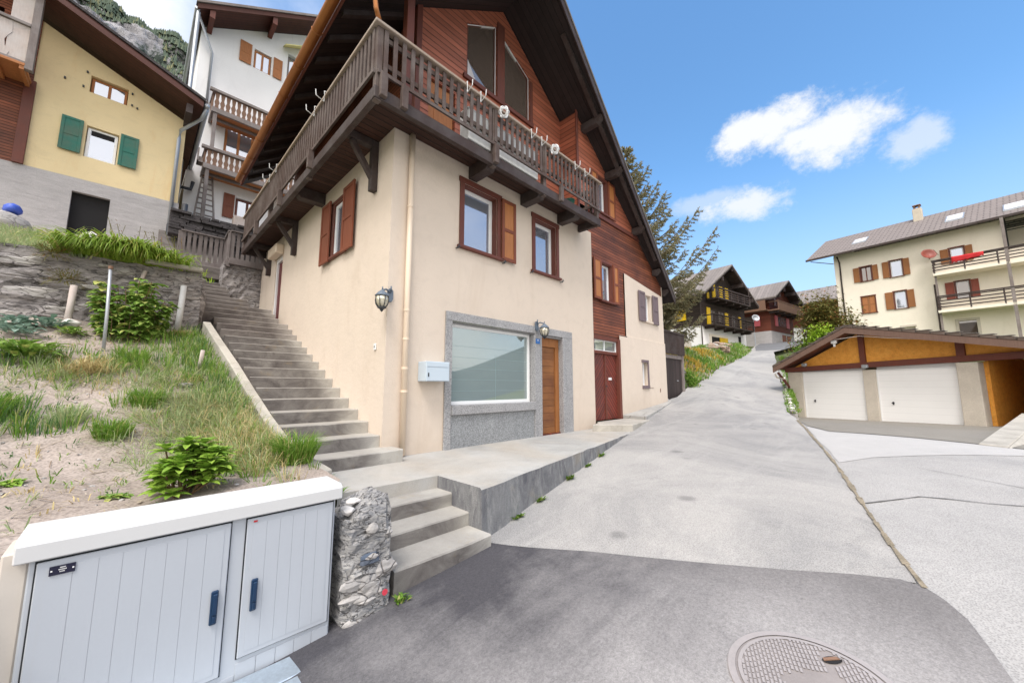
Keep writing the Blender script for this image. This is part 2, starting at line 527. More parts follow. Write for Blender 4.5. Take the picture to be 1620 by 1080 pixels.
def stonewall(name, cols, mortar, scale=3.2, stretch=(1, 1, 2.6), depth=0.03, width=0.05):
    t = NT(name)
    wv = t.N.new('ShaderNodeMix'); wv.data_type = 'VECTOR'; wv.inputs[0].default_value = 0.16
    ns = t.N.new('ShaderNodeTexNoise'); ns.inputs['Scale'].default_value = 2.6; ns.inputs['Detail'].default_value = 3
    t.L.new(t.co, ns.inputs['Vector']); t.L.new(t.co, wv.inputs[4]); t.L.new(ns.outputs['Color'], wv.inputs[5])
    vec = wv.outputs[1]
    e = t.voro(scale, 'DISTANCE_TO_EDGE', 'Distance', stretch, vec); cid = t.voro(scale, 'F1', 'Color', stretch, vec)
    sp = t.N.new('ShaderNodeSeparateColor'); t.L.new(cid, sp.inputs[0])
    c = t.mix(sp.outputs[0], cols[0], cols[1]); c = t.mix(t.math('MULTIPLY', sp.outputs[1], 0.6), c, cols[2])
    n = t.noise(9, 6, 0.7, (1, 1, 2.5)); f = t.noise(45, 4, 0.7)
    c = t.mul(c, t.math('ADD', 0.45, t.math('ADD', t.math('MULTIPLY', n, 0.65), t.math('MULTIPLY', f, 0.45))))
    j = t.ramp(t.math('ADD', e, t.math('MULTIPLY', t.math('SUBTRACT', t.noise(5, 4, .7), .42), width * 2.2)), 0.0, width)
    lich = t.math('MULTIPLY', t.ramp(t.noise(3.3, 6, 0.75), 0.58, 0.72), 0.5)
    c = t.mix(lich, c, (0.42, 0.42, 0.40))
    c = t.mix(j, mortar, c)
    t.bump(t.math('ADD', j, t.math('ADD', t.math('MULTIPLY', n, 0.7), t.math('MULTIPLY', f, 0.2))), 0.9, depth)
    return t.done(c, 0.92, 0, 0.25)


def granite(name, col=(0.30, 0.31, 0.33)):
    t = NT(name)
    v = t.noise(48, 4, 0.85); v2 = t.voro(34); a = t.noise(1.6, 6, 0.65); s = t.noise(2.2, 5, 0.6, (3, 3, 0.5))
    f = t.math('ADD', 0.42, t.math('ADD', t.math('MULTIPLY', t.ramp(v, 0.36, 0.64), 0.85), t.math('MULTIPLY', t.ramp(v2, 0.1, 0.6), 0.25)))
    f = t.math('MULTIPLY', f, t.math('ADD', 0.7, t.math('MULTIPLY', a, 0.55)))
    c = t.mul(col, f)
    c = t.mix(t.math('MULTIPLY', t.ramp(s, 0.55, 0.75), 0.35), c, (0.14, 0.15, 0.16))
    t.bump(v, 0.15, 0.003)
    return t.done(c, 0.75, 0, 0.3)


def glass(name, col=(0.05, 0.06, 0.07), rough=0.02, metal=0.0, spec=1.0, coat=0.6):
    t = NT(name)
    m = t.done(col, rough, metal, spec)
    t.bsdf.inputs['IOR'].default_value = 1.9
    t.bsdf.inputs['Coat Weight'].default_value = coat
    t.bsdf.inputs['Coat Roughness'].default_value = 0.02
    return m


def leafmat(name, a, b, hue=None, rough=0.55, trans=0.25, scale=2.5):
    t = NT(name)
    n = t.noise(scale, 4, 0.7); oi = t.N.new('ShaderNodeNewGeometry')
    k = t.math('ADD', t.math('MULTIPLY', oi.outputs['Random Per Island'], 0.65), t.math('MULTIPLY', t.math('SUBTRACT', n, 0.35), 0.9), None, True)
    c = t.mix(k, a, b)
    if hue is not None: c = t.mix(t.ramp(oi.outputs['Random Per Island'], 0.82, 0.9), c, hue)
    m = t.done(c, rough, 0, 0.3)
    tr = t.N.new('ShaderNodeBsdfTranslucent'); t.L.new(c, tr.inputs['Color'])
    mx = t.N.new('ShaderNodeMixShader'); mx.inputs[0].default_value = trans
    t.L.new(t.bsdf.outputs[0], mx.inputs[1]); t.L.new(tr.outputs[0], mx.inputs[2])
    t.L.new(mx.outputs[0], t.N['Material Output'].inputs['Surface'])
    return m
# ------------------------------------------------------------------ palette
M = {}
M['plaster'] = stucco('cream_plaster', (0.70, 0.595, 0.495), (0.55, 0.44, 0.34), 80, 0.7, 0.5, 0.02)
M['plaster_low'] = stucco('cream_plaster_low', (0.72, 0.615, 0.515), (0.55, 0.45, 0.36), 60, 0.7, 0.5, .45)
M['yellow'] = stucco('yellow_plaster', (0.83, 0.67, 0.40), (0.74, 0.50, 0.24), 50, 1.0, 0.4)
M['grey_render'] = trowelled('grey_render', (0.48, 0.455, 0.45), (0.36, 0.34, 0.34))
M['white_wall'] = stucco('white_wall', (0.90, 0.885, 0.88), (0.58, 0.56, 0.55), 30, 0.3, 0.2)
M['tan_wall'] = stucco('tan_wall', (0.90, 0.825, 0.70), (0.66, 0.57, 0.45), 20, 0.45, 0.2)
M['granite'] = granite('granite', (0.315, 0.31, 0.312))
M['granite_panel'] = granite('granite_panel', (0.265, 0.272, 0.278))
M['red_boards'] = boards('red_boards', (0.40, 0.130, 0.075), (0.05, 0.014, 0.010), 0.132, 2, 0.11, 0.38, 0.5, (0.8, 0.8, 14))
M['brown_boards'] = boards('brown_boards', (0.25, 0.078, 0.038), (0.022, 0.007, 0.005), 0.084, 2, 0.17, 0.6, 0.55, (0.7, 0.7, 16), (0.055, 0.022, 0.018), 0.75)
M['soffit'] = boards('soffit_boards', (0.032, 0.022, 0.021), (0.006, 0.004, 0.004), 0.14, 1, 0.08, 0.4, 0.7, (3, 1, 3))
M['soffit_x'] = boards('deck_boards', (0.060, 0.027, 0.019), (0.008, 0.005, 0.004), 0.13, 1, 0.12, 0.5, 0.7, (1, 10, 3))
M['beam'] = wood('dark_beam', (0.048, 0.031, 0.027), 0.65, 0.5, (3, 3, 3), (0.095, 0.083, 0.082), 0.55)
M['rail_wood'] = wood('weathered_rail', (0.080, 0.053, 0.044), 0.7, 0.6, (10, 10, 1.5), (0.20, 0.17, 0.155), 0.5)
M['rail_cap'] = wood('pale_rail_cap', (0.33, 0.25, 0.19), 0.7, 0.4, (2, 2, 8), (0.38, 0.33, 0.29), 0.6)
M['trim'] = wood('red_brown_trim', (0.150, 0.045, 0.030), 0.5, 0.35, (8, 8, 1.5), (0.10, 0.05, 0.04), 0.4)
M['shut'] = wood('red_brown_shutter', (0.20, 0.060, 0.030), 0.5, 0.35, (8, 8, 1.5))
M['shut_panel'] = wood('amber_shutter_panel', (0.42, 0.165, 0.055), 0.5, 0.35, (10, 10, 1.2))
M['shut_grey'] = wood('grey_shutter', (0.17, 0.13, 0.14), 0.65, 0.3, (8, 8, 1.5))
M['pvc'] = paint('white_window_plastic', (0.80, 0.80, 0.80), 0.35, 0.02, 3, 0.0)
M['pane'] = glass('window_glass', (0.40, 0.43, 0.50), 0.03, 0.62)
M['pane_dark'] = glass('dark_glass', (0.15, 0.115, 0.095), 0.02, 0.25, 1.0, 0.5)
M['shop_glass'] = glass('shop_glass', (0.46, 0.535, 0.53), 0.012, 0.60)
M['door_oak'] = boards('oak_door', (0.27, 0.112, 0.038), (0.12, 0.045, 0.018), 0.15, 2, 0.04, 0.3, 0.5, (1.2, 1.2, 18), (0.13, 0.045, 0.022), 0.75)
M['oak'] = wood('oak_frame', (0.31, 0.125, 0.04), 0.5, 0.4, (9, 9, 1.2))
M['door_red'] = boards('red_door_boards', (0.19, 0.040, 0.026), (0.02, 0.006, 0.006), 0.09, 2, 0.2, 0.5, 0.45, (4, 4, 4), (0.075, 0.042, 0.042), 0.7, diag=6.42)
M['door_maroon'] = paint('maroon_door', (0.12, 0.012, 0.012), 0.4, 0.08)
M['copper'] = paint('copper_gutter', (0.40, 0.155, 0.050), 0.38, 0.14, 2.5, 0.03, 0.6)
M['zinc'] = paint('zinc', (0.40, 0.42, 0.45), 0.45, 0.12, 3, 0.05, 0.5)
M['pipe_cream'] = paint('cream_pipe', (0.76, 0.62, 0.48), 0.4, 0.03)
M['iron'] = paint('black_iron', (0.03, 0.033, 0.04), 0.5, 0.2)
M['iron_blue'] = paint('blue_grey_iron', (0.12, 0.15, 0.19), 0.5, 0.15)
M['lamp_glass'] = glass('amber_lamp_glass', (0.55, 0.50, 0.38), 0.08, 0.2, 0.8, 0.5)
M['white_metal'] = paint('white_metal', (0.78, 0.78, 0.78), 0.4, 0.04)
M['mail'] = paint('pale_blue_grey_metal', (0.52, 0.60, 0.67), 0.35, 0.03)
M['blue_sign'] = paint('blue_enamel', (0.015, 0.13, 0.42), 0.3, 0.05)
M['concrete'] = concrete('walk_concrete', (0.44, 0.43, 0.41), (0.22, 0.21, 0.195), 0.9, 0.55, 110, warm=(0.42, 0.36, 0.29))
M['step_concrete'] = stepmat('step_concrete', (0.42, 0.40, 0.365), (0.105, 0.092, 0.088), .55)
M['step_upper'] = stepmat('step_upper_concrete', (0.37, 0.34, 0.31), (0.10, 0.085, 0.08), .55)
M['kerb_concrete'] = concrete('kerb_concrete', (0.46, 0.43, 0.38), (0.22, 0.20, 0.17), 2.2, 0.6, 90)
M['wall_concrete'] = streaked('stained_concrete', (0.29, 0.29, 0.29), (0.115, 0.115, 0.128), (0.42, 0.41, 0.39), (0.33, 0.28, 0.21))
def old_asphalt():
    t = NT('old_asphalt'); xyz = t.sep()
    big = t.noise(.35, 7, .7, (1, 1, 1), 1.0); mid = t.noise(1.7, 7, .72, (1, 1, 1), .6); tr = t.noise(.9, 6, .7, (.28, 2.2, 1), .7); f = t.ramp(t.noise(95, 3, .7), .28, .72); v = t.voro(85)
    c = t.mix(t.ramp(big, .40, .64), (.365, .348, .330), (.255, .248, .243))
    c = t.mix(t.math('MULTIPLY', t.ramp(tr, .52, .70), .55), c, (.40, .385, .365))           # tyre polished bands
    c = t.mix(t.math('MULTIPLY', t.ramp(mid, .60, .74), .5), c, (.19, .185, .182))           # old patches and spills
    sp = t.voro(1.1); c = t.mix(t.math('MULTIPLY', t.ramp(t.math('ADD', sp, t.math('MULTIPLY', mid, .25)), .25, .17), .55), c, (.13, .127, .126))
    c = t.mul(c, t.math('ADD', .60, t.math('ADD', t.math('MULTIPLY', f, .30), t.math('MULTIPLY', t.ramp(v, .08, .6), .44))))
    t.bump(t.math('ADD', f, v), .4, .006)
    return t.done(c, .92, 0, .25)


M['asphalt_old'] = old_asphalt()


def new_asphalt():
    t = NT('new_asphalt'); xyz = t.sep()
    a = t.noise(.8, 7, .65, (1, 1, 1), .5); st = t.noise(1.3, 6, .7, (.8, 3.0, 1), .6); f = t.ramp(t.noise(120, 3, .75), .3, .7); g = t.ramp(t.noise(45, 3, .7), .32, .68)
    # pale dust trodden in from the old road; the fresh edge along cabinet and steps stays dark
    d = t.math('ADD', t.math('MULTIPLY', t.math('ADD', xyz[1], 2.35), -.62), t.math('MULTIPLY', t.math('SUBTRACT', a, .5), 2.2))
    d = t.math('ADD', d, t.math('MULTIPLY', t.math('SUBTRACT', st, .5), 1.1))
    c = t.mix(t.ramp(d, .08, 1.5), (.070, .067, .074), (.335, .318, .312))
    c = t.mix(t.math('MULTIPLY', t.ramp(t.math('ADD', xyz[0], t.math('MULTIPLY', st, .9)), .75, 1.7), .8), c, (.15, .14, .138))
    c = t.mul(c, t.math('ADD', .62, t.math('ADD', t.math('MULTIPLY', f, .42), t.math('MULTIPLY', g, .34))))
    t.bump(t.math('ADD', f, t.math('MULTIPLY', g, .6)), .4, .006)
    return t.done(c, .9, 0, .3)


M['asphalt_new'] = new_asphalt()
M['apron'] = concrete('apron_concrete', (0.365, 0.352, 0.340), (0.275, 0.267, 0.26), 0.6, 0.75, 95, 0.3, warm=(0.40, 0.38, 0.36))
M['apron_white'] = concrete('apron_pale', (0.46, 0.445, 0.43), (0.40, 0.388, 0.375), 0.6, 0.5, 160, 0.08)
M['apron_brown'] = concrete('apron_pad', (0.25, 0.23, 0.20), (0.19, 0.175, 0.15), 0.4, 0.6, 120, 0.12)
M['soil'] = concrete('garden_soil', (0.34, 0.285, 0.25), (0.17, 0.135, 0.11), 1.6, 0.75, 50, 0.3, warm=(0.44, 0.37, 0.325))
M['earth'] = concrete('meadow', (0.10, 0.12, 0.05), (0.06, 0.08, 0.03), 0.3, 0.7, 20)
M['stone'] = rockface('dry_stone', (0.37, 0.34, 0.33), (0.50, 0.46, 0.435), (0.25, 0.23, 0.228), 1.25, 3.0, .7)
M['stone_post'] = rockface('rubble_post', (0.44, 0.42, 0.40), (0.55, 0.525, 0.49), (0.18, 0.185, 0.20), 4.0, 2.8, .95)
M['cab'] = paint('grey_cabinet', (0.455, 0.48, 0.52), 0.45, 0.03, 2.0, 0.02)
M['cab_lid'] = paint('pale_cabinet_lid', (0.61, 0.605, 0.60), 0.5, 0.03, 2.0, 0.03)
M['cab_gap'] = paint('dark_gap', (0.02, 0.022, 0.026), 0.8, 0.1)
M['cab_handle'] = paint('dark_blue_handle', (0.010, 0.035, 0.085), 0.3, 0.1)
M['plate'] = paint('navy_plate', (0.008, 0.008, 0.03), 0.3, 0.05)
M['galv'] = paint('galvanised', (0.55, 0.62, 0.68), 0.35, 0.14, 30, 0.2, 0.7)
M['manhole'] = paint('manhole_iron', (0.44, 0.395, 0.375), 0.55, 0.16, 6, 0.2, 0.3)
M['manhole_dark'] = paint('manhole_gap', (0.27, 0.24, 0.23), 0.7, 0.2)
M['trim_dark'] = wood('dark_red_trim', (0.085, 0.028, 0.02), 0.55, 0.35, (8, 8, 1.5))
M['beige'] = paint('beige_panel', (0.56, 0.51, 0.455), .6, .05)
M['rust'] = paint('rusty_iron', (0.22, 0.125, 0.08), 0.7, 0.3)
M['tile_grey'] = boards('roof_slates', (0.235, 0.205, 0.19), (0.10, 0.085, 0.08), 0.3, 1, 0.06, 0.25, 0.8, (3, 3, 3))
M['tile_brown'] = boards('roof_brown', (0.14, 0.105, 0.085), (0.05, 0.04, 0.035), 0.3, 1, 0.08, 0.3, 0.8, (3, 3, 3))
M['roof_edge'] = paint('roof_edge', (0.16, 0.14, 0.125), 0.8, 0.2)
M['green_shut'] = wood('green_shutter', (0.022, 0.155, 0.115), 0.45, 0.3, (5, 5, 2), (0.22, 0.12, 0.07), .28)
M['grey_wood'] = wood('silvery_wood', (0.20, 0.165, 0.152), 0.8, 0.55, (10, 10, 1.3), (0.32, 0.29, 0.28), 0.5)
M['fence_wood'] = wood('fence_wood', (0.15, 0.125, 0.12), 0.8, 0.55, (10, 10, 1.3), (0.25, 0.225, 0.22), 0.5)
M['larch_dull'] = wood('dull_larch', (0.20, 0.115, 0.075), 0.75, 0.4, (6, 6, 1.5))
M['soffit_red'] = boards('red_soffit', (0.075, 0.026, 0.018), (0.015, 0.006, 0.005), 0.16, 1, 0.09, 0.4, 0.7, (2, 1, 2))
M['slate_dark'] = rockface('dark_slate', (0.10, 0.09, 0.09), (0.16, 0.145, 0.145), (0.045, 0.04, 0.042), 4, 4, .8)
M['plastic_grey'] = paint('grey_plastic', (0.50, 0.50, 0.50), .6, .2, 7)
M['far_asphalt'] = concrete('far_asphalt', (0.17, 0.17, 0.175), (0.12, 0.12, 0.125), .4, .6, 40, .2)
M['pale_wood'] = wood('bleached_wood', (0.50, 0.42, 0.38), 0.8, 0.4, (10, 10, 1.3), (0.56, 0.52, 0.5), 0.6)
M['larch'] = wood('orange_larch', (0.40, 0.16, 0.06), 0.6, 0.5, (8, 8, 1.5))
M['black_boards'] = boards('black_chalet_boards', (0.035, 0.023, 0.019), (0.008, 0.006, 0.006), 0.22, 2, 0.08, 0.5, 0.7, (1, 1, 8))
M['chalet_red'] = boards('red_chalet_boards', (0.15, 0.040, 0.022), (0.06, 0.015, 0.01), 0.25, 2, 0.06, 0.4, 0.7, (1, 1, 8))
M['yellow_paint'] = paint('yellow_shutter', (0.78, 0.50, 0.01), 0.45, 0.08)
M['pink_paint'] = paint('pink_shutter', (0.65, 0.14, 0.16), 0.5, 0.08)
M['osb'] = concrete('osb_board', (0.80, 0.36, 0.065), (0.56, 0.215, 0.035), 9, 0.75, 40, warm=(0.84, 0.42, 0.09), rough=0.6)
M['garage_door'] = panels('white_garage_door', (0.90, 0.89, 0.88), 0.22)
M['pier'] = concrete('pier_concrete', (0.60, 0.54, 0.46), (0.46, 0.41, 0.35), 1.2, 0.6, 50)
M['red_cloth'] = paint('red_cloth', (0.50, 0.015, 0.02), 0.8, 0.15)
M['dish'] = paint('terracotta_dish', (0.25, 0.06, 0.042), 0.5, 0.1)
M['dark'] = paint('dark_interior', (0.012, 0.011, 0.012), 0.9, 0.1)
M['brick'] = paint('chimney_stone', (0.55, 0.49, 0.40), 0.9, 0.15)
M['awning'] = paint('yellow_awning', (0.72, 0.66, 0.28), 0.8, 0.1)
M['bark'] = wood('bark', (0.11, 0.075, 0.055), 0.9, 0.5, (6, 6, 2))
M['white_paper'] = paint('white_plastic', (0.75, 0.75, 0.74), 0.5, 0.03)
M['blue_cloth'] = paint('blue_plastic', (0.06, 0.12, 0.55), 0.5, 0.25, 20)
M['curtain'] = paint('pale_curtain', (0.62, 0.60, 0.62), 0.9, 0.08)
M['cobble'] = stonewall('stone_paving', ((0.40, 0.385, 0.36), (0.34, 0.33, 0.315), (0.29, 0.285, 0.28)), (0.20, 0.19, 0.17), 1.6, (1, 1, 1), 0.008, 0.03)
M['rubble'] = stonewall('rubble_heap', ((0.42, 0.30, 0.22), (0.50, 0.40, 0.31), (0.34, 0.24, 0.19)), (0.13, 0.10, 0.08), 1.5, (1, 1, 1.6), 0.08)

X, Y, Zv = Vector((1, 0, 0)), Vector((0, 1, 0)), Vector((0, 0, 1))
V = Vector


# ------------------------------------------------------------------ heights of the street and yard
ROADP = np.array([(-8,-3,-1.25),(-9,-9,-1.25),(-2.6,-5.2,-.75),(-1.6,-2.4,-.66),(-4,-2.6,-.88),(.15,-2.17,-.53),(1.33,-1.92,-.40),(2.9,-1.59,-.27),(4.9,-1.17,-.09),(7.1,-.75,.12),(10.35,-.15,.50),(11.7,.2,.66),(13.5,.1,1.0),(19.7,.5,2.1),(28.7,1.3,3.4),(36.8,2.5,4.6),(50,4,6.2),
(.19,-4.7,-.49),(-.5,-3.6,-.55),(0,-6.5,-.52),(1.51,-5.28,-.40),(2.6,-5.05,-.30),(4.96,-4.69,-.17),(7.8,-4.13,-.06),(10.3,-3.65,.07),(11.7,-3.06,.19),(17.2,-2.2,.78),(20.1,-1.74,1.41),(29,-.15,3.5),(38,1,4.75),(50,-3,6.2),(4.0,-3.0,-.17),(8,-2.2,.15),(14,-1.3,.75)])
APRP = np.array([(-9,-9,-1.25),(-2.6,-5.6,-.75),(0,-6.5,-.52),(.6,-5.45,-.49),(1.51,-5.28,-.40),(2.6,-5.05,-.30),(4.96,-4.69,-.17),(7.8,-4.13,-.06),(10.3,-3.65,.07),(13.5,-3.2,-.1),(17.25,-2.9,-.25),(16.4,-4.8,-.2),(15.4,-7.1,-.14),(14,-10.3,-.12),(8.8,-6.55,-.03),(6.3,-6.57,-.09),(2,-8,-.4),(6,-11,-.25),(12,-13,-.15),(20,-9,-.15)])
LANDP = np.array([tuple(p) for p in ROADP] + [tuple(p) for p in APRP if p[1] < -5.5] + [(-3,-1,-.4),(-4,5,1.8),(-4,11,5.0),(-1,15,7.8),(-8,15,8),(8,16,6),(12,6,1.8),(16,5,3),(22,6,4.2),(30,9,5),(40,12,6),(60,14,8),(60,-6,6.5),(44,-10,5),(30,-8,2.5),(34,-20,2.5),(60,-40,2),(-14,5,1),(-30,20,9),(-12,30,14),(20,30,10),(60,40,14),(-30,-20,-4),(0,-40,-6),(40,-60,-8),(-60,-60,-12),(0,-150,-30),(150,-150,-35),(-150,-100,-30),(150,0,0),(250,100,10),(-150,80,20),(-60,150,60),(60,120,30),(0,400,120),(400,0,-20),(0,-500,-60),(500,-400,-60),(-500,0,-20),(500,400,40),(-400,400,120)], dtype=float)


def rbf(P):
    c = P[:, :2]; D = np.linalg.norm(c[:, None] - c[None], axis=2); n = len(P)
    A = np.zeros((n + 3, n + 3)); A[:n, :n] = D - np.eye(n) * .25; A[:n, n] = 1; A[:n, n + 1:] = c; A[n, :n] = 1; A[n + 1:, :n] = c.T
    w = np.linalg.solve(A, np.r_[P[:, 2], 0, 0, 0])

    def f(x, y):
        d = np.hypot(x - c[:, 0], y - c[:, 1])
        return float(d @ w[:n] + w[n] + w[n + 1] * x + w[n + 2] * y)
    return f


road_z = rbf(ROADP); apron_z = rbf(APRP); land_z = rbf(LANDP)


def garden_z(x, y):
    s = math.log1p(math.exp(max(-40, min(40, y * 4)))) / 4 * 1.02
    return .24 + .04 * min(y, 0) + .40 * s


def inside(p, poly):
    x, y = p; c = False; j = len(poly) - 1
    for i in range(len(poly)):
        if (poly[i][1] > y) != (poly[j][1] > y) and x < (poly[j][0] - poly[i][0]) * (y - poly[i][1]) / (poly[j][1] - poly[i][1]) + poly[i][0]: c = not c
        j = i
    return c


def dseg(p, poly):
    best = 1e9
    for i in range(len(poly)):
        a, b = Vector(poly[i]), Vector(poly[(i + 1) % len(poly)]); ab = b - a
        t = max(0, min(1, (Vector(p) - a).dot(ab) / max(ab.length_squared, 1e-9)))
        best = min(best, (Vector(p) - a - ab * t).length)
    return best


def region(name, poly, zf, mat, off, step=0.5, jit=0.0, kind='structure', label=None, fine=None):
    """a sheet over the polygon that follows the height function"""
    pts = []
    n = len(poly)
    r2 = random.Random(len(poly) * 7 + 3)
    for i in range(n):
        a, b = poly[i], poly[(i + 1) % n]; l = math.hypot(b[0] - a[0], b[1] - a[1]); k = max(1, int(l / step))
        for q in range(k):
            t = q / k; jx, jy = (r2.uniform(-jit, jit), r2.uniform(-jit, jit)) if q else (0, 0)
            pts.append((a[0] + (b[0] - a[0]) * t + jx, a[1] + (b[1] - a[1]) * t + jy))
    nb = len(pts); bl = list(pts)
    xs = [p[0] for p in poly]; ys = [p[1] for p in poly]
    y = min(ys) + step * .5
    while y < max(ys):
        x = min(xs) + step * .5
        while x < max(xs):
            p = (x + r2.uniform(-.1, .1) * step, y + r2.uniform(-.1, .1) * step)
            if inside(p, bl) and dseg(p, bl) > step * .35: pts.append(p)
            x += step
        y += step
    v2, e2, f2, *_ = delaunay_2d_cdt([Vector(p) for p in pts], [(i, (i + 1) % nb) for i in range(nb)], [], 1, 1e-5)
    me = bpy.data.meshes.new(name)
    me.from_pydata([(p.x, p.y, zf(p.x, p.y) + off) for p in v2], [], [tuple(f) for f in f2])
    me.materials.append(mat)
    for f in me.polygons: f.use_smooth = True
    o = bpy.data.objects.new(name, me); C.objects.link(o); WL[o] = Vector((0, 0, 0))
    bm = bmesh.new(); bm.from_mesh(me); bmesh.ops.recalc_face_normals(bm, faces=bm.faces)
    if sum(f.normal.z for f in bm.faces) < 0: bmesh.ops.reverse_faces(bm, faces=bm.faces)
    bm.to_mesh(me); bm.free()
    tag(o, label, None, None, kind)
    return o


# ground far and wide, below everything near
def build_ground():
    ax = [-1500, -900, -600, -400, -250, -150, -100, -70, -50, -38, -30, -24, -19, -15, -12, -9.5]
    xs = ax + [-8 + i for i in range(0, 60)] + [55, 60, 70, 85, 110, 150, 200, 300, 450, 700, 1000, 1500]
    ys = ax + [-8 + i for i in range(0, 28)] + [21, 24, 28, 34, 42, 55, 75, 110, 160, 240, 350, 500, 800, 1500]
    vs = []
    for y in ys:
        for x in xs:
            z = land_z(x, y)
            near = -9 < x < 48 and -12 < y < 22
            if near:
                z = min(z, min(road_z(x, y), z)) - .30
                if 0 < x < 11 and -1.5 < y < 9: z = min(z, -.6)
                if -3.2 < x < 0.5 and -2.8 < y < 9: z = min(z, garden_z(x, y) - .5, -1.0 + max(0, y) * .38)
                if 15 < x < 30 and -12 < y < -2.3: z = min(z, -.6)
                if y < -2.5 and x < 17: z = min(z, apron_z(x, y) - .25)
            vs.append((x, y, z))
    nx = len(xs)
    fs = [(j * nx + i, j * nx + i + 1, (j + 1) * nx + i + 1, (j + 1) * nx + i) for j in range(len(ys) - 1) for i in range(nx - 1)]
    m = MB(); m.v = [Vector(v) for v in vs]; m.f = fs
    o = m.build('ground', M['earth'], smooth=True)
    tag(o, kind='structure')


build_ground()

ROAD = [(.04,-2.3),(.17,-2.10),(.7,-2.0),(1.33,-1.87),(2.9,-1.54),(5.0,-1.08),(5.9,-.88),(7.26,-.60),(9.97,-.16),(10.6,.12),(12.08,.22),(14.15,.5),(17.44,.8),(20.42,.9),(27.06,1.3),(36.8,2.6),(50,4.5),(50,-1),(38,-.6),(28.9,-.13),(25.06,-.84),(20.53,-1.63),(17.77,-2.13),(13.23,-2.87),(11.6,-3.2),(10.67,-3.49),(8.81,-3.91),(6.8,-4.33),(5.16,-4.65),(3.93,-4.87),(2.88,-5.05),(2.1,-5.2),(1.52,-5.28),(1.37,-4.94),(1.15,-4.58),(.83,-3.98),(.61,-3.52),(.29,-2.86)]
NEWA = [(.04,-2.3),(.29,-2.86),(.61,-3.52),(.83,-3.98),(1.15,-4.58),(1.37,-4.94),(1.5,-5.2),(1.47,-5.32),(1.36,-5.40),(1.17,-5.48),(.89,-5.53),(.55,-5.58),(-.5,-5.75),(-2,-6.3),(-4,-7.5),(-9,-9),(-9,-3.2),(-4,-2.7),(-2.9,-2.35),(-1.5,-2.30),(-1.0,-2.2),(-.5,-2.15),(.04,-2.1)]
region('road', ROAD, road_z, M['asphalt_old'], .012, .45, .03)
region('new_asphalt', NEWA, road_z, M['asphalt_new'], .018, .3, .02)
APR = [(1.52,-5.22),(2.1,-5.14),(2.88,-4.99),(3.93,-4.81),(5.16,-4.59),(6.8,-4.27),(8.81,-3.85),(10.3,-3.55),(11.8,-3.1),(17.6,-2.5),(24,-12),(16,-22),(-9,-22),(-9,-8.9),(-4,-7.4),(-2,-6.2),(-.5,-5.65),(.55,-5.5),(1.2,-5.4)]
region('apron', APR, apron_z, M['apron'], 0.0, .5)
region('apron_strip', [(9.95,-3.74),(9.64,-3.78),(8.84,-4.27),(8.84,-5.02),(8.73,-5.67),(8.5,-6.38),(8.27,-6.9),(7.9,-8),(7.2,-8),(7.5,-6.8),(7.07,-6.21),(6.51,-5.55),(5.98,-5.03),(5.3,-4.66),(6.8,-4.36),(8.81,-3.94)], apron_z, M['apron_white'], .006, .4, .02)
region('garage_forecourt', [(9.7,-3.80),(10.9,-3.46),(13.6,-2.95),(17.6,-2.6),(20,-9),(13,-12),(8.05,-8),(8.4,-6.9),(8.62,-6.38),(8.86,-5.67),(8.96,-5.02),(8.94,-4.3)], apron_z, M['apron_brown'], .010, .5, .01)


# narrow strip of stone setts along the seam, and cracks
def strip(name, pts, zf, mat, w, off, kind='structure'):
    m = MB()
    for i in range(len(pts) - 1):
        a, b = Vector(pts[i]), Vector(pts[i + 1]); d = (b - a).normalized(); n = Vector((-d.y, d.x)) * (w / 2)
        k = max(1, int((b - a).length / .25)); 
        for q in range(k):
            p0 = a + (b - a) * q / k; p1 = a + (b - a) * (q + 1) / k
            j0, j1 = rnd.uniform(.3, 1.3), rnd.uniform(.3, 1.3)
            m.poly([(*(p0 - n * j0), zf(*p0) + off), (*(p1 - n * j1), zf(*p1) + off), (*(p1 + n * j1), zf(*p1) + off), (*(p0 + n * j0), zf(*p0) + off)])
    o = m.build(name, mat); tag(o, kind=kind); return o


M['sett'] = concrete('seam_setts', (0.27, 0.225, 0.165), (0.12, 0.105, 0.07), 6, 0.8, 60, 0.3)
M['crack'] = paint('crack', (0.12, 0.115, 0.11), 0.9, 0.3)
SEAM = [(1.45,-5.32),(2.1,-5.17),(2.88,-5.02),(3.93,-4.84),(5.16,-4.62),(6.8,-4.30),(8.81,-3.88),(10.5,-3.5)]
strip('seam_strip', SEAM, lambda x, y: max(road_z(x, y), apron_z(x, y)), M['sett'], .055, .024)
region('far_road', [(31, 1.35), (36.8, 2.5), (50, 4.4), (50, -.9), (38, -.5), (31.5, -.3)], road_z, M['far_asphalt'], .022, .6, .02)
strip('crack', [(3.26,-4.99),(3.68,-5.3),(3.88,-5.44),(3.95,-5.66),(4.0,-5.95),(4.1,-6.2)], apron_z, M['crack'], .022, .008)
strip('crack', [(5.5,-5.5),(5.18,-5.99),(4.96,-6.34),(4.7,-6.9)], apron_z, M['crack'], .014, .008)
strip('crack', [(8.57,-.45),(8.92,-.9),(9.16,-1.4),(9.7,-2.12),(11.2,-2.76)], road_z, M['crack'], .022, .016)

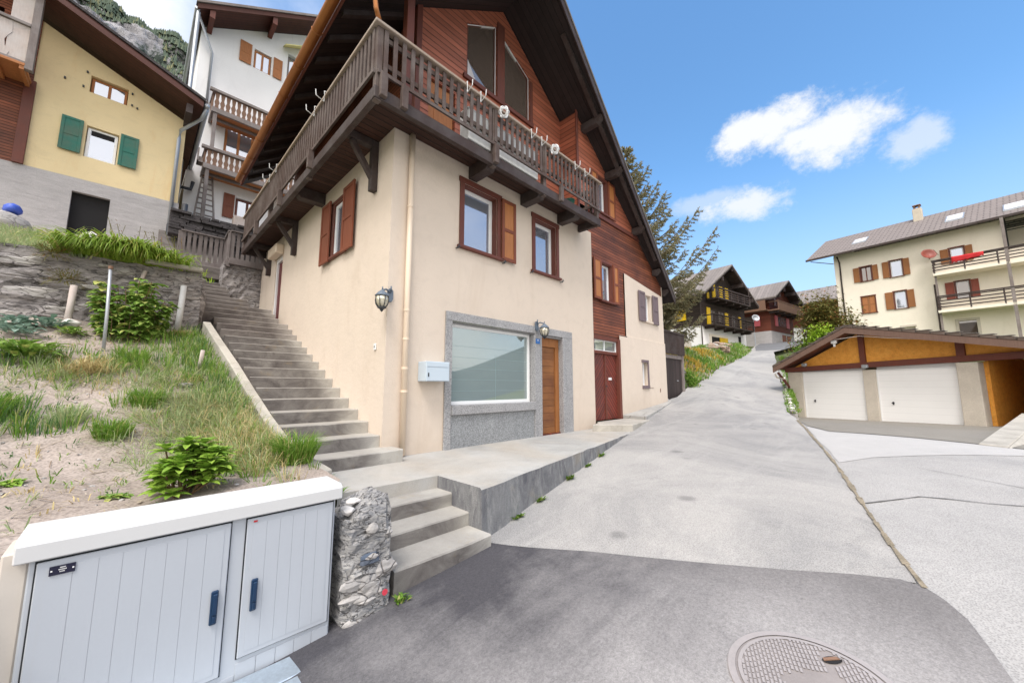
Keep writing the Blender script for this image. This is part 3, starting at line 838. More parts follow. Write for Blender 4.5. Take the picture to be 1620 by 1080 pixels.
# the hillside opposite, reflected in the panes
def hill(name, base, pts, mat, depth, rough, seed):
    """ridge along a list of (x, y, z) with a slope falling towards the village"""
    r2 = random.Random(seed); m = MB(); n = len(pts); K = 14; vs = []; fs = []
    c = Vector(base)
    for i, p in enumerate(pts):
        p = Vector(p); d = Vector((c.x - p.x, c.y - p.y, 0)).normalized()
        for k in range(K + 1):
            t = k / K
            q = p + d * depth * t; z = p.z * (1 - t) ** 1.15 - 40 * t + (r2.uniform(-rough, rough) if 0 < k < K else r2.uniform(-rough, rough) * .4)
            vs.append((q.x + r2.uniform(-rough, rough), q.y + r2.uniform(-rough, rough), z))
    for i in range(n - 1):
        for k in range(K): fs.append((i * (K + 1) + k, i * (K + 1) + k + 1, (i + 1) * (K + 1) + k + 1, (i + 1) * (K + 1) + k))
    m.add(vs, fs); o = m.build(name, mat, smooth=True); tag(o, kind='structure'); return o


M['hill'] = concrete('far_hillside', (0.075, 0.10, 0.095), (0.05, 0.075, 0.08), 0.012, 0.8, 0.2)
hill('hillside', (0, 0, 0), [(-2000, -1200, 150), (-1500, -1400, 190), (-900, -1400, 260), (-400, -1400, 240), (0, -1400, 180), (300, -1400, 150), (600, -1400, 120), (850, -1400, 100), (950, -1400, 82), (1050, -1400, 74), (1150, -1400, 96), (1250, -1400, 128), (1400, -1400, 182), (1550, -1400, 232), (1700, -1400, 280), (1900, -1300, 330), (2200, -1200, 330), (2600, -900, 240)], M['hill'], 700, 9, 3)


# ------------------------------------------------------------------ joinery helpers
def window(root, F, u0, z0, u1, z1, w=-.10, fw=.07, fm='pvc', pm='pane', mull=0, cross=0, dark_gap=False, label=None):
    m = MB(F); d = .05
    m.box(u0, w - d, z0, u0 + fw, w, z1); m.box(u1 - fw, w - d, z0, u1, w, z1)
    m.box(u0 + fw, w - d, z0, u1 - fw, w, z0 + fw); m.box(u0 + fw, w - d, z1 - fw, u1 - fw, w, z1)
    for k in range(mull):
        c = u0 + (u1 - u0) * (k + 1) / (mull + 1)
        m.box(c - fw * .55, w - d + .003, z0 + fw, c + fw * .55, w - .003, z1 - fw)
    o = m.build('window', M[fm], root, .004)
    if label: o['label'] = label
    p = MB(F); p.box(u0 + fw * .6, w - d * .75, z0 + fw * .6, u1 - fw * .6, w - d * .45, z1 - fw * .6)
    p.build('pane', M[pm], o)
    return o


def casing(root, F, u0, z0, u1, z1, cw=.11, pr=.03, mat='trim', sill=True, inner=.14):
    """boards round an opening, proud of the wall, with a deep reveal lining"""
    m = MB(F)
    m.box(u0 - cw, 0.002, z0, u0, pr, z1); m.box(u1, 0.002, z0, u1 + cw, pr, z1)
    m.box(u0 - cw - .02, 0.002, z1, u1 + cw + .02, pr + .004, z1 + cw)
    t = .02
    m.box(u0, -inner, z0, u0 + t, .001, z1); m.box(u1 - t, -inner, z0, u1, .001, z1); m.box(u0 + t, -inner, z1 - t, u1 - t, .001, z1)
    o = m.build('window_casing', M[mat], root, .004)
    if sill:
        s = MB(F); s.box(u0 - cw - .04, -inner, z0 - .055, u1 + cw + .04, pr + .045, z0)
        s.build('sill', M[mat], o, .006)
    return o


def shutter(root, F, u0, z0, u1, z1, w=.035, fm='shut', pm='shut_panel', rails=2, label=None):
    m = MB(F); st = .07; d = .035
    m.box(u0, w, z0, u0 + st, w + d, z1); m.box(u1 - st, w, z0, u1, w + d, z1)
    hs = [z0 + (z1 - z0) * k / rails for k in range(rails + 1)]
    for k, h in enumerate(hs):
        a = h if k == 0 else (h - st if k == rails else h - st / 2)
        m.box(u0 + st, w + .001, a, u1 - st, w + d - .001, a + st)
    o = m.build('shutter', M[fm], root, .004)
    p = MB(F); p.box(u0 + st * .8, w + .008, z0 + st * .5, u1 - st * .8, w + d - .014, z1 - st * .5)
    p.build('shutter_panel', M[pm], o)
    if label: o['label'] = label
    return o


# ------------------------------------------------------------------ the chalet in the middle
H = thing('chalet_house', 'large chalet with cream plaster base, red wooden gable and wraparound dark balcony', 'house', (0, 0, 0))
FF = (V((0, 0, 0)), X, V((0, -1, 0)))            # street front
FL = (V((0, 0, 0)), Y, V((-1, 0, 0)))            # side along the stairs
FR = (V((0, .05, 0)), X, V((0, -1, 0)))          # right half, a little behind
FU = (V((0, .60, 0)), X, V((0, -1, 0)))          # recessed upper front
RZ, RX, RS = 10.35, 3.0, .755                    # ridge height, ridge x, roof slope


def roof_z(x): return RZ - RS * abs(x - RX)


m = MB(FF)
m.wall([(0, -.75), (5.74, -.75), (5.74, 5.17), (0, 5.17)],
       [(1.14, .40, 3.42, 2.22), (3.55, -.06, 4.42, 2.20), (1.42, 3.58, 2.26, 4.80), (3.42, 3.58, 4.18, 4.80)], 0, .2)
m.poly([(5.74, 0, -.75), (5.74, -.06, -.75), (5.74, -.06, 5.17), (5.74, 0, 5.17)])
ml = MB(FL)
ml.wall([(0, -.75), (8.5, -.75), (8.5, 5.17), (0, 5.17)], [(1.80, 3.60, 2.46, 4.72), (6.09, 2.70, 6.78, 4.62)], 0, .22)
w0 = m.build('plaster_wall', M['plaster'], H)
ml.build('side_wall', M['plaster'], H)
m = MB(FR)
m.wall([(7.16, -.3), (10.40, -.3), (10.40, 2.53), (7.63, 2.53), (7.63, 2.50), (7.16, 2.50)], [(8.56, 1.08, 8.92, 1.80)], .025, .2)
m.wall([(7.63, 2.53), (10.40, 2.53), (10.40, 4.20), (7.63, 4.47)], [(8.92, 3.18, 9.46, 4.06)], 0, .2)
m.poly([(7.16, .025, 2.53), (10.4, .025, 2.53), (10.4, 0, 2.54), (7.16, 0, 2.54)])
m.poly([(10.40, .025, -.3), (10.40, -8, -.3), (10.40, -8, 2.53), (10.40, .025, 2.53)])
m.poly([(10.40, 0, 2.53), (10.40, -8, 2.53), (10.40, -8, 4.7), (10.40, 0, 4.7)])
m.build('lower_right_wall', M['plaster_low'], H)

# lower brown cladding with the double door
m = MB(FR)
m.wall([(5.74, 2.36), (7.62, 2.36), (7.62, 4.48), (10.42, 4.21), (10.42, 4.62), (8.9, 5.82), (5.74, 5.82)],
       [(6.30, 3.42, 6.86, 4.50)], -.03, .12)
m.poly([(5.74, -.03, 2.36), (5.74, -.13, 2.36), (7.62, -.13, 2.36), (7.62, -.03, 2.36)])
m.build('brown_cladding', M['brown_boards'], H)
m = MB(FR)
m.box(5.74, -.03, 5.80, 8.95, .02, 5.92)
m.build('cladding_band', M['trim'], H)
m = MB(FR)
m.wall([(5.23, 5.90), (8.82, 5.92), (5.23, roof_z(5.23) - .12)], [(6.24, 5.99, 6.72, 7.02)], -.02, .12)
m.build('gable_cladding', M['red_boards'], H)

# recessed upper front with the two slanted windows
m = MB(FU)
m.wall([(.72, 5.25), (5.24, 5.25), (5.24, roof_z(5.24) - .1), (3.0, roof_z(3.0) - .1), (.72, roof_z(.72) - .1)],
       [[(1.90, 7.72), (2.80, 7.72), (2.80, 9.60), (1.90, 9.02)], [(3.04, 7.72), (3.96, 7.72), (3.96, 8.98), (3.04, 9.47)],
        (.98, 5.3, 1.62, 7.1)], 0, .12)
m.build('recessed_cladding', M['red_boards'], H)
m = MB()
m.poly([(5.235, .60, 5.25), (5.235, .045, 5.25), (5.235, .045, roof_z(5.23) - .1), (5.235, .60, roof_z(5.23) - .1)])
m.build('recess_cheek', M['red_boards'], H)
m = MB()
m.poly([(.72, .60, 5.25), (.72, 8.5, 5.25), (.72, 8.5, 8.6), (.72, .60, 8.6)])
m.build('upper_side_wall', M['brown_boards'], H)
m = MB()
m.box(.64, .53, 5.25, .76, .66, 8.55); m.box(.16, .02, 5.25, .30, .16, 8.15); m.box(5.19, .01, 5.25, 5.27, .055, 8.6)
m.build('corner_post', M['trim'], H, .006, split=True)
for (pts, nm) in (([(1.90, 7.72), (2.80, 7.72), (2.80, 9.60), (1.90, 9.02)], 0), ([(3.04, 7.72), (3.96, 7.72), (3.96, 8.98), (3.04, 9.47)], 1)):
    m = MB(FU); n = len(pts)
    cx = sum(p[0] for p in pts) / n; cz = sum(p[1] for p in pts) / n
    inn = [(cx + (p[0] - cx) * .89, cz + (p[1] - cz) * .955) for p in pts]
    for i in range(n):
        j = (i + 1) % n
        m.hexa([(pts[i][0], -.10, pts[i][1]), (pts[j][0], -.10, pts[j][1]), (inn[j][0], -.10, inn[j][1]), (inn[i][0], -.10, inn[i][1])],
               [(pts[i][0], -.03, pts[i][1]), (pts[j][0], -.03, pts[j][1]), (inn[j][0], -.03, inn[j][1]), (inn[i][0], -.03, inn[i][1])])
    o = m.build('gable_window', M['trim'], H)
    p = MB(FU); p.poly([(q[0], -.06, q[1]) for q in inn]); p.build('pane', M['pane_dark'], o)
    p = MB(FU)
    i0, i1 = (2, 3) if nm == 0 else (2, 3)
    rim = [(cx + (q[0] - cx) * .93, cz + (q[1] - cz) * .97) for q in pts]
    for a, b in (((2, 3), (2, 1)) if nm == 0 else ((2, 3), (2, 1))):
        p.bar((rim[a][0], -.045, rim[a][1]), (rim[b][0], -.045, rim[b][1]), .02, .035, (0, 1, 0))
    p.build('glazing_bar', M['pvc'], o)
m = MB(FU)
m.box(1.80, 0.0, 7.62, 4.06, .05, 7.72); m.box(2.80, 0.002, 7.72, 3.04, .025, 9.72); m.box(3.96, .002, 7.72, 4.06, .025, 8.9)
m.build('window_sill_board', M['trim'], H, .004)
m = MB(FU); m.box(1.0, -.1, 5.3, 1.6, -.06, 7.08); d0 = m.build('balcony_door', M['larch'], H)
m = MB(FU); m.box(1.14, -.06, 6.0, 1.46, -.05, 6.9); m.build('pane', M['larch'], d0)
m = MB(FU); m.wall([(1.92, 7.73), (2.25, 7.73), (1.92, 8.28)], [], -.052); o = m.build('curtain', M['curtain'], H)

# front windows with red brown frames
for (a, b) in ((1.42, 2.26), (3.42, 4.18)):
    c = casing(H, FF, a, 3.58, b, 4.80, .10, .03)
    window(H, FF, a + .02, 3.58, b - .02, 4.78, -.12, .075)
    hk = MB(FF)
    for u in (a - .16, b + .16):
        hk.tube([(u, .004, 3.50), (u, .07, 3.49), (u + .02, .07, 3.56)], .012, 6)
        hk.tube([(u - .03, .07, 3.50), (u + .05, .07, 3.53)], .01, 5)
    hk.build('shutter_stay', M['iron'], H, split=True)
shutter(H, FF, 2.35, 3.55, 2.75, 4.84, .04)
casing(H, FL, 1.80, 3.60, 2.46, 4.72, .06, .02, inner=.08)
window(H, FL, 1.82, 3.60, 2.44, 4.70, -.03, .07)
shutter(H, FL, 1.30, 3.52, 1.80, 4.80, .05, 'shut', 'shut')
shutter(H, FL, 2.46, 3.52, 2.94, 4.80, .05, 'shut', 'shut')
# windows in the brown cladding
casing(H, FR, 6.30, 3.42, 6.86, 4.50, .06, .02); window(H, FR, 6.32, 3.42, 6.84, 4.48, -.09, .06)
shutter(H, FR, 5.86, 3.40, 6.26, 4.56, .02); shutter(H, FR, 6.90, 3.40, 7.22, 4.56, .02)
casing(H, FR, 6.24, 5.99, 6.72, 7.02, .05, .02); window(H, FR, 6.26, 5.99, 6.70, 7.0, -.09, .06)
shutter(H, FR, 6.76, 5.94, 7.16, 7.06, .02); shutter(H, FR, 5.84, 5.94, 6.19, 7.10, .02)
# plain window with grey shutters, small cellar window
window(H, FR, 8.92, 3.18, 9.46, 4.06, -.12, .07, mull=1)
s = MB(FR); s.box(8.85, -.15, 3.12, 9.53, .05, 3.18); s.build('sill', M['plaster_low'], H, .006)
shutter(H, FR, 8.46, 3.12, 8.90, 4.10, .03, 'shut_grey', 'shut_grey'); shutter(H, FR, 9.48, 3.12, 9.90, 4.10, .03, 'shut_grey', 'shut_grey')
FR2 = (V((0, .025, 0)), X, V((0, -1, 0)))
window(H, FR2, 8.56, 1.08, 8.84, 1.80, -.08, .05)
m = MB(FR2); m.box(8.50, .002, 1.80, 8.98, .03, 1.88); m.box(8.50, .002, .98, 8.98, .04, 1.08); m.box(8.90, .002, 1.08, 8.98, .03, 1.80)
m.build('cellar_window_surround', M['shut_grey'], H, .004)

# brown double door
m = MB(FR)
m.box(5.745, -.12, .14, 5.80, .03, 2.38); m.box(7.04, -.12, .14, 7.16, .05, 2.38); m.box(5.80, -.12, 2.30, 7.04, .03, 2.38); m.box(5.80, -.12, 1.92, 7.04, .01, 2.0)
dd = m.build('double_door', M['trim'], H, .005)
m = MB(FR)
m.box(5.80, -.09, .16, 6.415, -.05, 1.92); m.box(6.425, -.09, .16, 7.04, -.05, 1.92)
m.build('door_leaf', M['door_red'], dd, .004)
m = MB(FR); m.box(6.385, -.05, .16, 6.455, -.025, 1.92); m.build('cover_strip', M['trim'], dd)
m = MB(FR); m.box(5.80, -.07, 2.0, 7.04, -.05, 2.30); m.build('transom_pane', M['shop_glass'], dd)
m = MB(FR)
for u in (5.80, 6.40, 7.015): m.box(u, -.05, 2.0, u + .025, -.03, 2.30)
m.box(5.825, -.05, 2.0, 7.015, -.031, 2.025); m.box(5.825, -.05, 2.275, 7.015, -.031, 2.30)
m.build('transom_frame', M['pvc'], dd)
m = MB(FR); m.box(6.60, -.05, 1.22, 6.76, -.04, 1.29); m.build('letter_slot', M['pvc'], dd)
m = MB(FR); m.tube([(6.42, -.03, 1.05), (6.42, .02, 1.05), (6.36, .02, 1.05)], .014, 6); m.build('handle', M['iron'], dd)
m = MB(FR); m.box(9.80, 0.03, .86, 9.84, .035, .98); m.box(9.02, .03, 1.0, 9.3, .034, 1.01); m.build('wall_mark', M['trim'], H, split=True)

M['seam_grey'] = paint('seam_grey', (0.22, 0.30, 0.30), .5, .05)
# granite shop front
m = MB(FF)
m.box(1.06, 0.002, -.05, 1.20, .035, 2.17); m.box(1.06, 0.002, 2.17, 4.73, .038, 2.33); m.box(3.60, -.2, 2.131, 4.35, -.002, 2.169); m.box(1.20, -.2, .40, 3.36, -.141, .719); m.box(3.36, -.2, -.05, 3.60, .036, 2.17)
m.box(4.35, -.2, -.05, 4.73, .036, 2.17)
m.box(1.20, -.14, .56, 3.36, .06, .72); m.box(1.20, -.20, 2.155, 3.36, -.003, 2.17); m.box(1.185, -.2, .72, 1.20, 0.0, 2.155)
gs = m.build('granite_surround', M['granite'], H, .006)
m = MB(FF); m.box(1.20, -.1, -.05, 3.36, .008, .56); m.build('granite_panel', M['granite_panel'], gs)
sw = window(H, FF, 1.20, .72, 3.34, 2.15, -.10, .06, 'pvc', 'shop_glass')
m = MB(FF)
for k in range(5): m.box(1.26, -.1225, .96 + k * .2, 3.28, -.1215, .965 + k * .2)
m.box(2.36, -.1225, .78, 2.368, -.1213, 1.66)
m.build('blind_seam', M['seam_grey'], sw, split=True)
# oak door
m = MB(FF); m.box(3.60, -.18, 1.93, 4.35, -.09, 2.13); m.box(3.60, -.18, 0, 3.635, -.09, 1.93); m.box(4.22, -.18, 0, 4.35, -.09, 1.93)
od = m.build('oak_door', M['oak'], H, .004)
m = MB(FF); m.box(3.64, -.17, .01, 4.215, -.12, 1.925); m.build('door_leaf', M['door_oak'], od, .004)
m = MB(FF); m.box(3.60, -.19, -.03, 4.35, -.06, .012); m.build('threshold', M['door_red'], od)

# side door by the stairs
m = MB(FL); m.box(6.10, -.14, 2.7, 6.17, -.02, 4.62); m.box(6.70, -.14, 2.7, 6.77, -.02, 4.62); m.box(6.17, -.14, 4.5, 6.70, -.02, 4.62)
sdr = m.build('side_door', M['pvc'], H, .004)
m = MB(FL); m.box(6.17, -.12, 2.7, 6.70, -.07, 4.5); m.build('door_leaf', M['door_maroon'], sdr)
m = MB(FL); m.box(6.03, .003, 4.62, 6.90, .20, 4.88); m.build('shutter_box', M['pipe_cream'], sdr, .02)

# downpipe
m = MB(); m.tube([(.30, -.055, .02), (.30, -.055, 5.16)], .045, 12)
dp = m.build('downpipe', M['pipe_cream'], H, 0, True)
m = MB()
for z in (.95, 1.3, 1.75, 2.2, 3.9): m.tube([(.30, -.055, z), (.30, -.055, z + .03)], .052, 12)
m.build('pipe_clip', M['pipe_cream'], dp, split=True)

# roof: the front overhang narrows towards the right eave
def yo(x): return -.82 + .65 * max(0, (x - 3.3)) / 7.6
T = .20
YB = 8.62
xl, xr = -.70, 11.02
for side, (xa, xb) in (('l', (RX, xl)), ('r', (RX, xr))):
    za, zb = RZ, roof_z(xb)
    m = MB()
    a = [(xa, yo(xa), za - T), (xb, yo(xb), zb - T), (xb, YB, zb - T), (xa, YB, za - T)]
    b = [(p[0], p[1], p[2] + T - .05) for p in a]
    m.hexa(a, b)
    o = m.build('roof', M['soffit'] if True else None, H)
    t = MB()
    c = [(p[0] + (.04 if k in (1, 2) and side == 'r' else (-.04 if k in (1, 2) else 0)), p[1] + (-.04 if k < 2 else .04), p[2] + .003 - (.03 if k in (1, 2) else 0)) for k, p in enumerate(b)]
    d = [(p[0], p[1], p[2] + .07) for p in c]
    t.hexa(c, d); t.build('roof_covering', M['roof_edge'], o)
    f = MB()                                       # barge board along the rake
    p0, p1 = V((xa, yo(xa) - .02, za - T + .02)), V((xb, yo(xb) - .02, zb - T + .02))
    f.hexa([p0 + V((0, 0, -.10)), p1 + V((0, 0, -.10)), p1 + V((0, .03, -.10)), p0 + V((0, .03, -.10))],
           [p0 + V((0, 0, .14)), p1 + V((0, 0, .14)), p1 + V((0, .03, .14)), p0 + V((0, .03, .14))])
    f.build('barge_board', M['beam'], o)
# rafters under the left eave, purlins under the gable
m = MB()
for k in range(13):
    y = .1 + k * .66
    m.hexa([(xl + .08, y, roof_z(xl + .08) - T - .10), (.75, y, roof_z(.75) - T - .10), (.75, y + .1, roof_z(.75) - T - .10), (xl + .08, y + .1, roof_z(xl + .08) - T - .10)],
           [(xl + .08, y, roof_z(xl + .08) - T - .002), (.75, y, roof_z(.75) - T - .002), (.75, y + .1, roof_z(.75) - T - .002), (xl + .08, y + .1, roof_z(xl + .08) - T - .002)])
m.build('rafter', M['beam'], H, split=True)
for x in (5.55, 6.75, 8.35, 9.75, 10.5):
    m = MB(); z = roof_z(x) - T - .015
    ye = yo(x) + .05
    m.prism([(.06, z - .20), (.06, z), (ye, z), (ye, z - .07), (ye + .16, z - .20)], 'x', x - .08, x + .08)
    m.build('purlin_end', M['beam'], H)
m = MB()
m.bar((3.9, yo(3.9) + .25, roof_z(3.9) - T - .06), (9.4, yo(9.4) + .10, roof_z(9.4) - T - .06), .10, .09)
m.build('gable_rafter', M['beam'], H)
# eave board and copper gutter on the left
m = MB(); m.box(xl - .03, yo(xl), roof_z(xl) - T - .02, xl + .01, YB, roof_z(xl) - .06); m.build('eave_board', M['trim'], H)
m = MB(); zg = roof_z(xl) - .17
N0 = 10; pr = [(math.cos(math.pi + math.pi * k / N0) * .085, math.sin(math.pi + math.pi * k / N0) * .085) for k in range(N0 + 1)] + [(.075, 0)] + [(math.cos(-math.pi * k / N0) * .075, math.sin(-math.pi * k / N0) * .075) for k in range(1, N0)] + [(-.075, 0)]
m.prism([(xl - .12 + p[0], zg + p[1]) for p in pr], 'y', yo(xl) - .02, 8.42)
gt = m.build('gutter', M['copper'], H)
m = MB()
for k in range(8): m.tube([(xl - .12 + math.cos(math.pi + math.pi * q / 8) * .092, .4 + k * 1.05, zg + math.sin(math.pi + math.pi * q / 8) * .092) for q in range(9)], .008, 5)
m.build('gutter_bracket', M['copper'], gt, split=True)
m = MB(); m.tube([(-.82, -.60, 7.3), (-.78, -.66, 6.95), (-.66, -.62, 6.3), (-.60, -.60, 6.18)], .035, 10); m.build('gutter_outlet', M['copper'], gt, 0, True)

# ---------------------------------------------------------------- balcony
BX, BY, BZ = -.60, -.60, 5.24
m = MB()
m.box(BX + .06, BY + .06, 5.17, 5.16, -.002, 5.23); m.box(BX + .06, -.002, 5.17, -.002, 8.1, 5.23); m.box(.002, .002, 5.172, 5.2, .6, 5.23)
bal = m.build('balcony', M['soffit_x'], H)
m = MB()
m.box(BX - .03, BY - .03, 4.97, 5.20, BY + .06, 5.15); m.box(BX - .03, BY + .06, 4.97, BX + .06, 8.12, 5.15)
m.box(5.11, BY + .06, 4.99, 5.20, 0, 5.15); m.box(BX + .06, 8.03, 4.99, 0, 8.12, 5.15)
m.build('edge_beam', M['beam'], bal, .008)
m = MB()
for x in (1.62, 3.05, 4.35): m.prism([(-.0, 4.93), (-.0, 5.165), (BY - .02, 5.165), (BY - .02, 5.09), (BY + .12, 4.93)], 'x', x - .10, x + .10)
m.prism([(.0, 4.93), (.0, 5.165), (BX - .02, 5.165), (BX - .02, 5.09), (BX + .12, 4.93)], 'y', 3.0, 3.2)
m.build('outrigger', M['beam'], bal, .006, split=True)
for y in (.52, 4.86, 7.3):
    m = MB(); m.box(-.11, y, 4.28, -.001, y + .12, 5.16); m.box(BX + .06, y, 5.04, -.11, y + .12, 5.165); m.bar((BX + .16, y + .06, 5.03), (-.06, y + .06, 4.48), .09, .09, (0, 1, 0))
    m.build('knee_brace', M['beam'], bal, .006)
m = MB()
TOP, BOT = 6.02, 5.40


def rails(m, p, q, nrm):
    p, q, nrm = V(p), V(q), V(nrm)
    for z, h in ((5.96, .07), (5.56, .07)): m.bar(p + nrm * -.02 + V((0, 0, z)), q + nrm * -.02 + V((0, 0, z)), .035, h)
    m.bar(p + nrm * .035 + V((0, 0, 5.37)), q + nrm * .035 + V((0, 0, 5.37)), .035, .055)


def slats(m, p, q, nrm, pitch, w, r2):
    p, q, nrm = V(p), V(q), V(nrm); L0 = (q - p).length; d = (q - p) / L0; n = int(L0 / pitch)
    for k in range(n):
        c = p + d * (pitch * (k + .5)) + nrm * .012
        a = c - d * w / 2; b = c + d * w / 2; z0 = 5.41 + r2.uniform(-.012, .012); z1 = 6.07; t = nrm * .022
        m.hexa([a + V((0, 0, z0 + .02)), b + V((0, 0, z0)), b + t + V((0, 0, z0)), a + t + V((0, 0, z0 + .02))],
               [a + V((0, 0, z1)), b + V((0, 0, z1)), b + t + V((0, 0, z1)), a + t + V((0, 0, z1))])


rs = random.Random(4)
rails(m, (BX, BY, 0), (5.18, BY, 0), (0, -1, 0)); rails(m, (BX, BY, 0), (BX, 8.1, 0), (-1, 0, 0)); rails(m, (5.18, BY, 0), (5.18, -.02, 0), (1, 0, 0))
slats(m, (BX + .04, BY, 0), (5.16, BY, 0), (0, -1, 0), .142, .062, rs)
slats(m, (BX, BY + .02, 0), (BX, 8.08, 0), (-1, 0, 0), .132, .070, rs)
slats(m, (5.18, BY + .03, 0), (5.18, -.03, 0), (1, 0, 0), .14, .075, rs)
m.build('balustrade', M['rail_wood'], bal)
m = MB()
m.box(BX - .07, BY - .07, 6.08, 5.24, BY + .06, 6.13); m.box(BX - .07, BY + .06, 6.08, BX + .06, 8.12, 6.13)
m.build('handrail', M['rail_cap'], bal, .008)
m = MB()
for (x, y) in ((BX + .03, BY + .03), (1.62, BY + .03), (3.05, BY + .03), (5.1, BY + .03), (BX + .03, 2.2), (BX + .03, 5.1), (BX + .03, 8.0)):
    m.box(x - .045, y - .045, 4.95, x + .045, y + .045, 6.08)
for (x, y) in ((-.52, BY - .06), (-.2, BY - .06), (1.62, BY - .06), (3.55, BY - .06), (BX - .06, 1.9), (BX - .06, 3.9), (BX - .06, 6.1)):
    m.box(x - .05, y - .035, 5.0, x + .05, y + .035, 5.36)
m.build('baluster_post', M['rail_wood'], bal, .005, split=True)


# things hung on and standing on the balcony
def hook(i, p, d, lab):
    p, d = V(p), V(d)
    m = MB()
    m.tube([p + d * .02 + V((0, 0, .03)), p + d * .02 + V((0, 0, -.17)), p + d * .15 + V((0, 0, -.12)), p + d * .16 + V((0, 0, -.02))], .008, 6)
    m.tube([p + d * -.13 + V((0, 0, .03)), p + d * .02 + V((0, 0, .03))], .008, 6)
    o = m.build('flower_box_bracket', M['white_metal'], None, loc=p)
    tag(o, lab, 'bracket', 'brackets hooked over the balcony rail')


for i, (x, lab) in enumerate(((.92, 'white bracket on front rail, nearest the balcony corner'), (1.22, 'white bracket on front rail, second from the balcony corner'),
                              (2.55, 'white bracket on front rail between the two lattice clips, left one'), (2.87, 'white bracket on front rail between the two lattice clips, right one'),
                              (4.05, 'white bracket on front rail just past the last lattice clip'), (4.45, 'white bracket on front rail closest to its far end'))):
    hook(i, (x, BY - .07, 6.11), (0, -1, 0), lab)
for i, (y, lab) in enumerate(((1.25, 'white bracket on side rail, nearest the balcony corner'), (1.75, 'white bracket on side rail, second from the balcony corner'),
                              (4.3, 'white bracket on side rail, third from the balcony corner'), (4.9, 'white bracket on side rail, farthest up the stairs side'))):
    hook(i, (BX - .07, y, 6.11), (-1, 0, 0), lab)
for x, lab in ((1.72, 'white lattice ball clipped to rail above the first balcony post'), (3.22, 'white lattice ball clipped to rail nearer the far balcony end')):
    m = MB(); c = V((x, BY - .15, 6.0)); r = .092
    for k in range(2):
        t = math.pi * k / 2
        m.tube([c + V((math.cos(t) * math.cos(a) * r, math.sin(t) * math.cos(a) * r, math.sin(a) * r)) for a in [2 * math.pi * q / 16 for q in range(17)]], .016, 6)
    for h in (.0,):
        rr = math.sqrt(r * r - h * h)
        m.tube([c + V((math.cos(a) * rr, math.sin(a) * rr, h)) for a in [2 * math.pi * q / 16 for q in range(17)]], .014, 6)
    o = m.build('lattice_ball', M['white_metal'], None, loc=c); tag(o, lab, 'garden ornament', 'lattice balls on the balcony rail')
m = MB()
m.box(1.07, -.555, 5.26, 2.90, -.30, 5.82); m.box(1.05, -.56, 5.82, 2.92, -.28, 5.85)
o = m.build('storage_chest', M['white_paper'], None, .01, loc=(2.4, -.3, 5.25)); tag(o, 'white plastic chest on the balcony behind the railing', 'chest')
m = MB(); m.lathe((4.35, -.30, 5.24), [(.07, 0), (.10, .02), (.13, .2), (.135, .21), (.11, .21), (.1, .19)], 14)
o = m.build('flower_pot', M['green_shut'], None, 0, True, loc=(4.35, -.3, 5.24)); tag(o, 'small green pot standing on the balcony floor', 'pot')
m = MB(); m.box(3.9, -.42, 5.235, 4.25, -.2, 5.33); m.box(3.94, -.40, 5.33, 4.2, -.22, 5.36)
o = m.build('balcony_box', M['red_cloth'], None, .01, loc=(4.05, -.3, 5.235)); tag(o, 'low red box on the balcony floor beside green pot', 'box')


# ---------------------------------------------------------------- fittings on the walls
def lamp(c, plate, nrm, label):
    """wall lantern: c is the lantern's centre, plate the point on the wall"""
    c, plate, nrm = V(c), V(plate), V(nrm)
    root = thing('wall_lantern', label, 'lamp', plate, 'lanterns on the plaster walls')
    m = MB(); t = V((nrm.y, -nrm.x, 0))
    pl = [plate + t * a + V((0, 0, b)) for a, b in ((-.045, -.06), (-.02, -.11), (.02, -.11), (.045, -.06), (.045, .06), (.02, .09), (-.02, .09), (-.045, .06))]
    n = len(pl); m.add(pl + [p + nrm * .03 for p in pl], [tuple(range(n)), tuple(range(2 * n - 1, n - 1, -1))] + [(i, (i + 1) % n, n + (i + 1) % n, n + i) for i in range(n)])
    m.build('wall_plate', M['iron_blue'], root)
    m = MB(); top = c + V((0, 0, .17))
    m.tube([plate + nrm * .03 + V((0, 0, .03)), plate.lerp(top, .5) + V((0, 0, .05)), top], .014, 8)
    m.tube([plate + nrm * .04 + V((0, 0, .05)), plate + nrm * .04 + V((0, 0, .13))], .012, 6); m.tube([top, top + V((0, 0, .05))], .009, 6)
    m.build('arm', M['iron_blue'], root, 0, True)
    m = MB(); m.lathe(c, [(.10, .075), (.105, .085), (.07, .125), (.03, .16), (.012, .175)], 12); m.build('cap', M['iron_blue'], root, 0, False)
    m = MB(); m.lathe(c, [(.055, -.085), (.085, -.04), (.095, .02), (.09, .075)], 14); m.build('lamp_glass', M['lamp_glass'], root, 0, True)
    m = MB()
    for k in range(8):
        a = 2 * math.pi * k / 8
        m.tube([c + V((math.cos(a) * r, math.sin(a) * r, z)) for r, z in ((.06, -.09), (.09, -.04), (.1, .02), (.094, .075))], .006, 5)
    m.lathe(c, [(.004, -.16), (.02, -.14), (.03, -.12), (.065, -.10), (.06, -.085)], 12)
    m.build('cage', M['iron'], root)


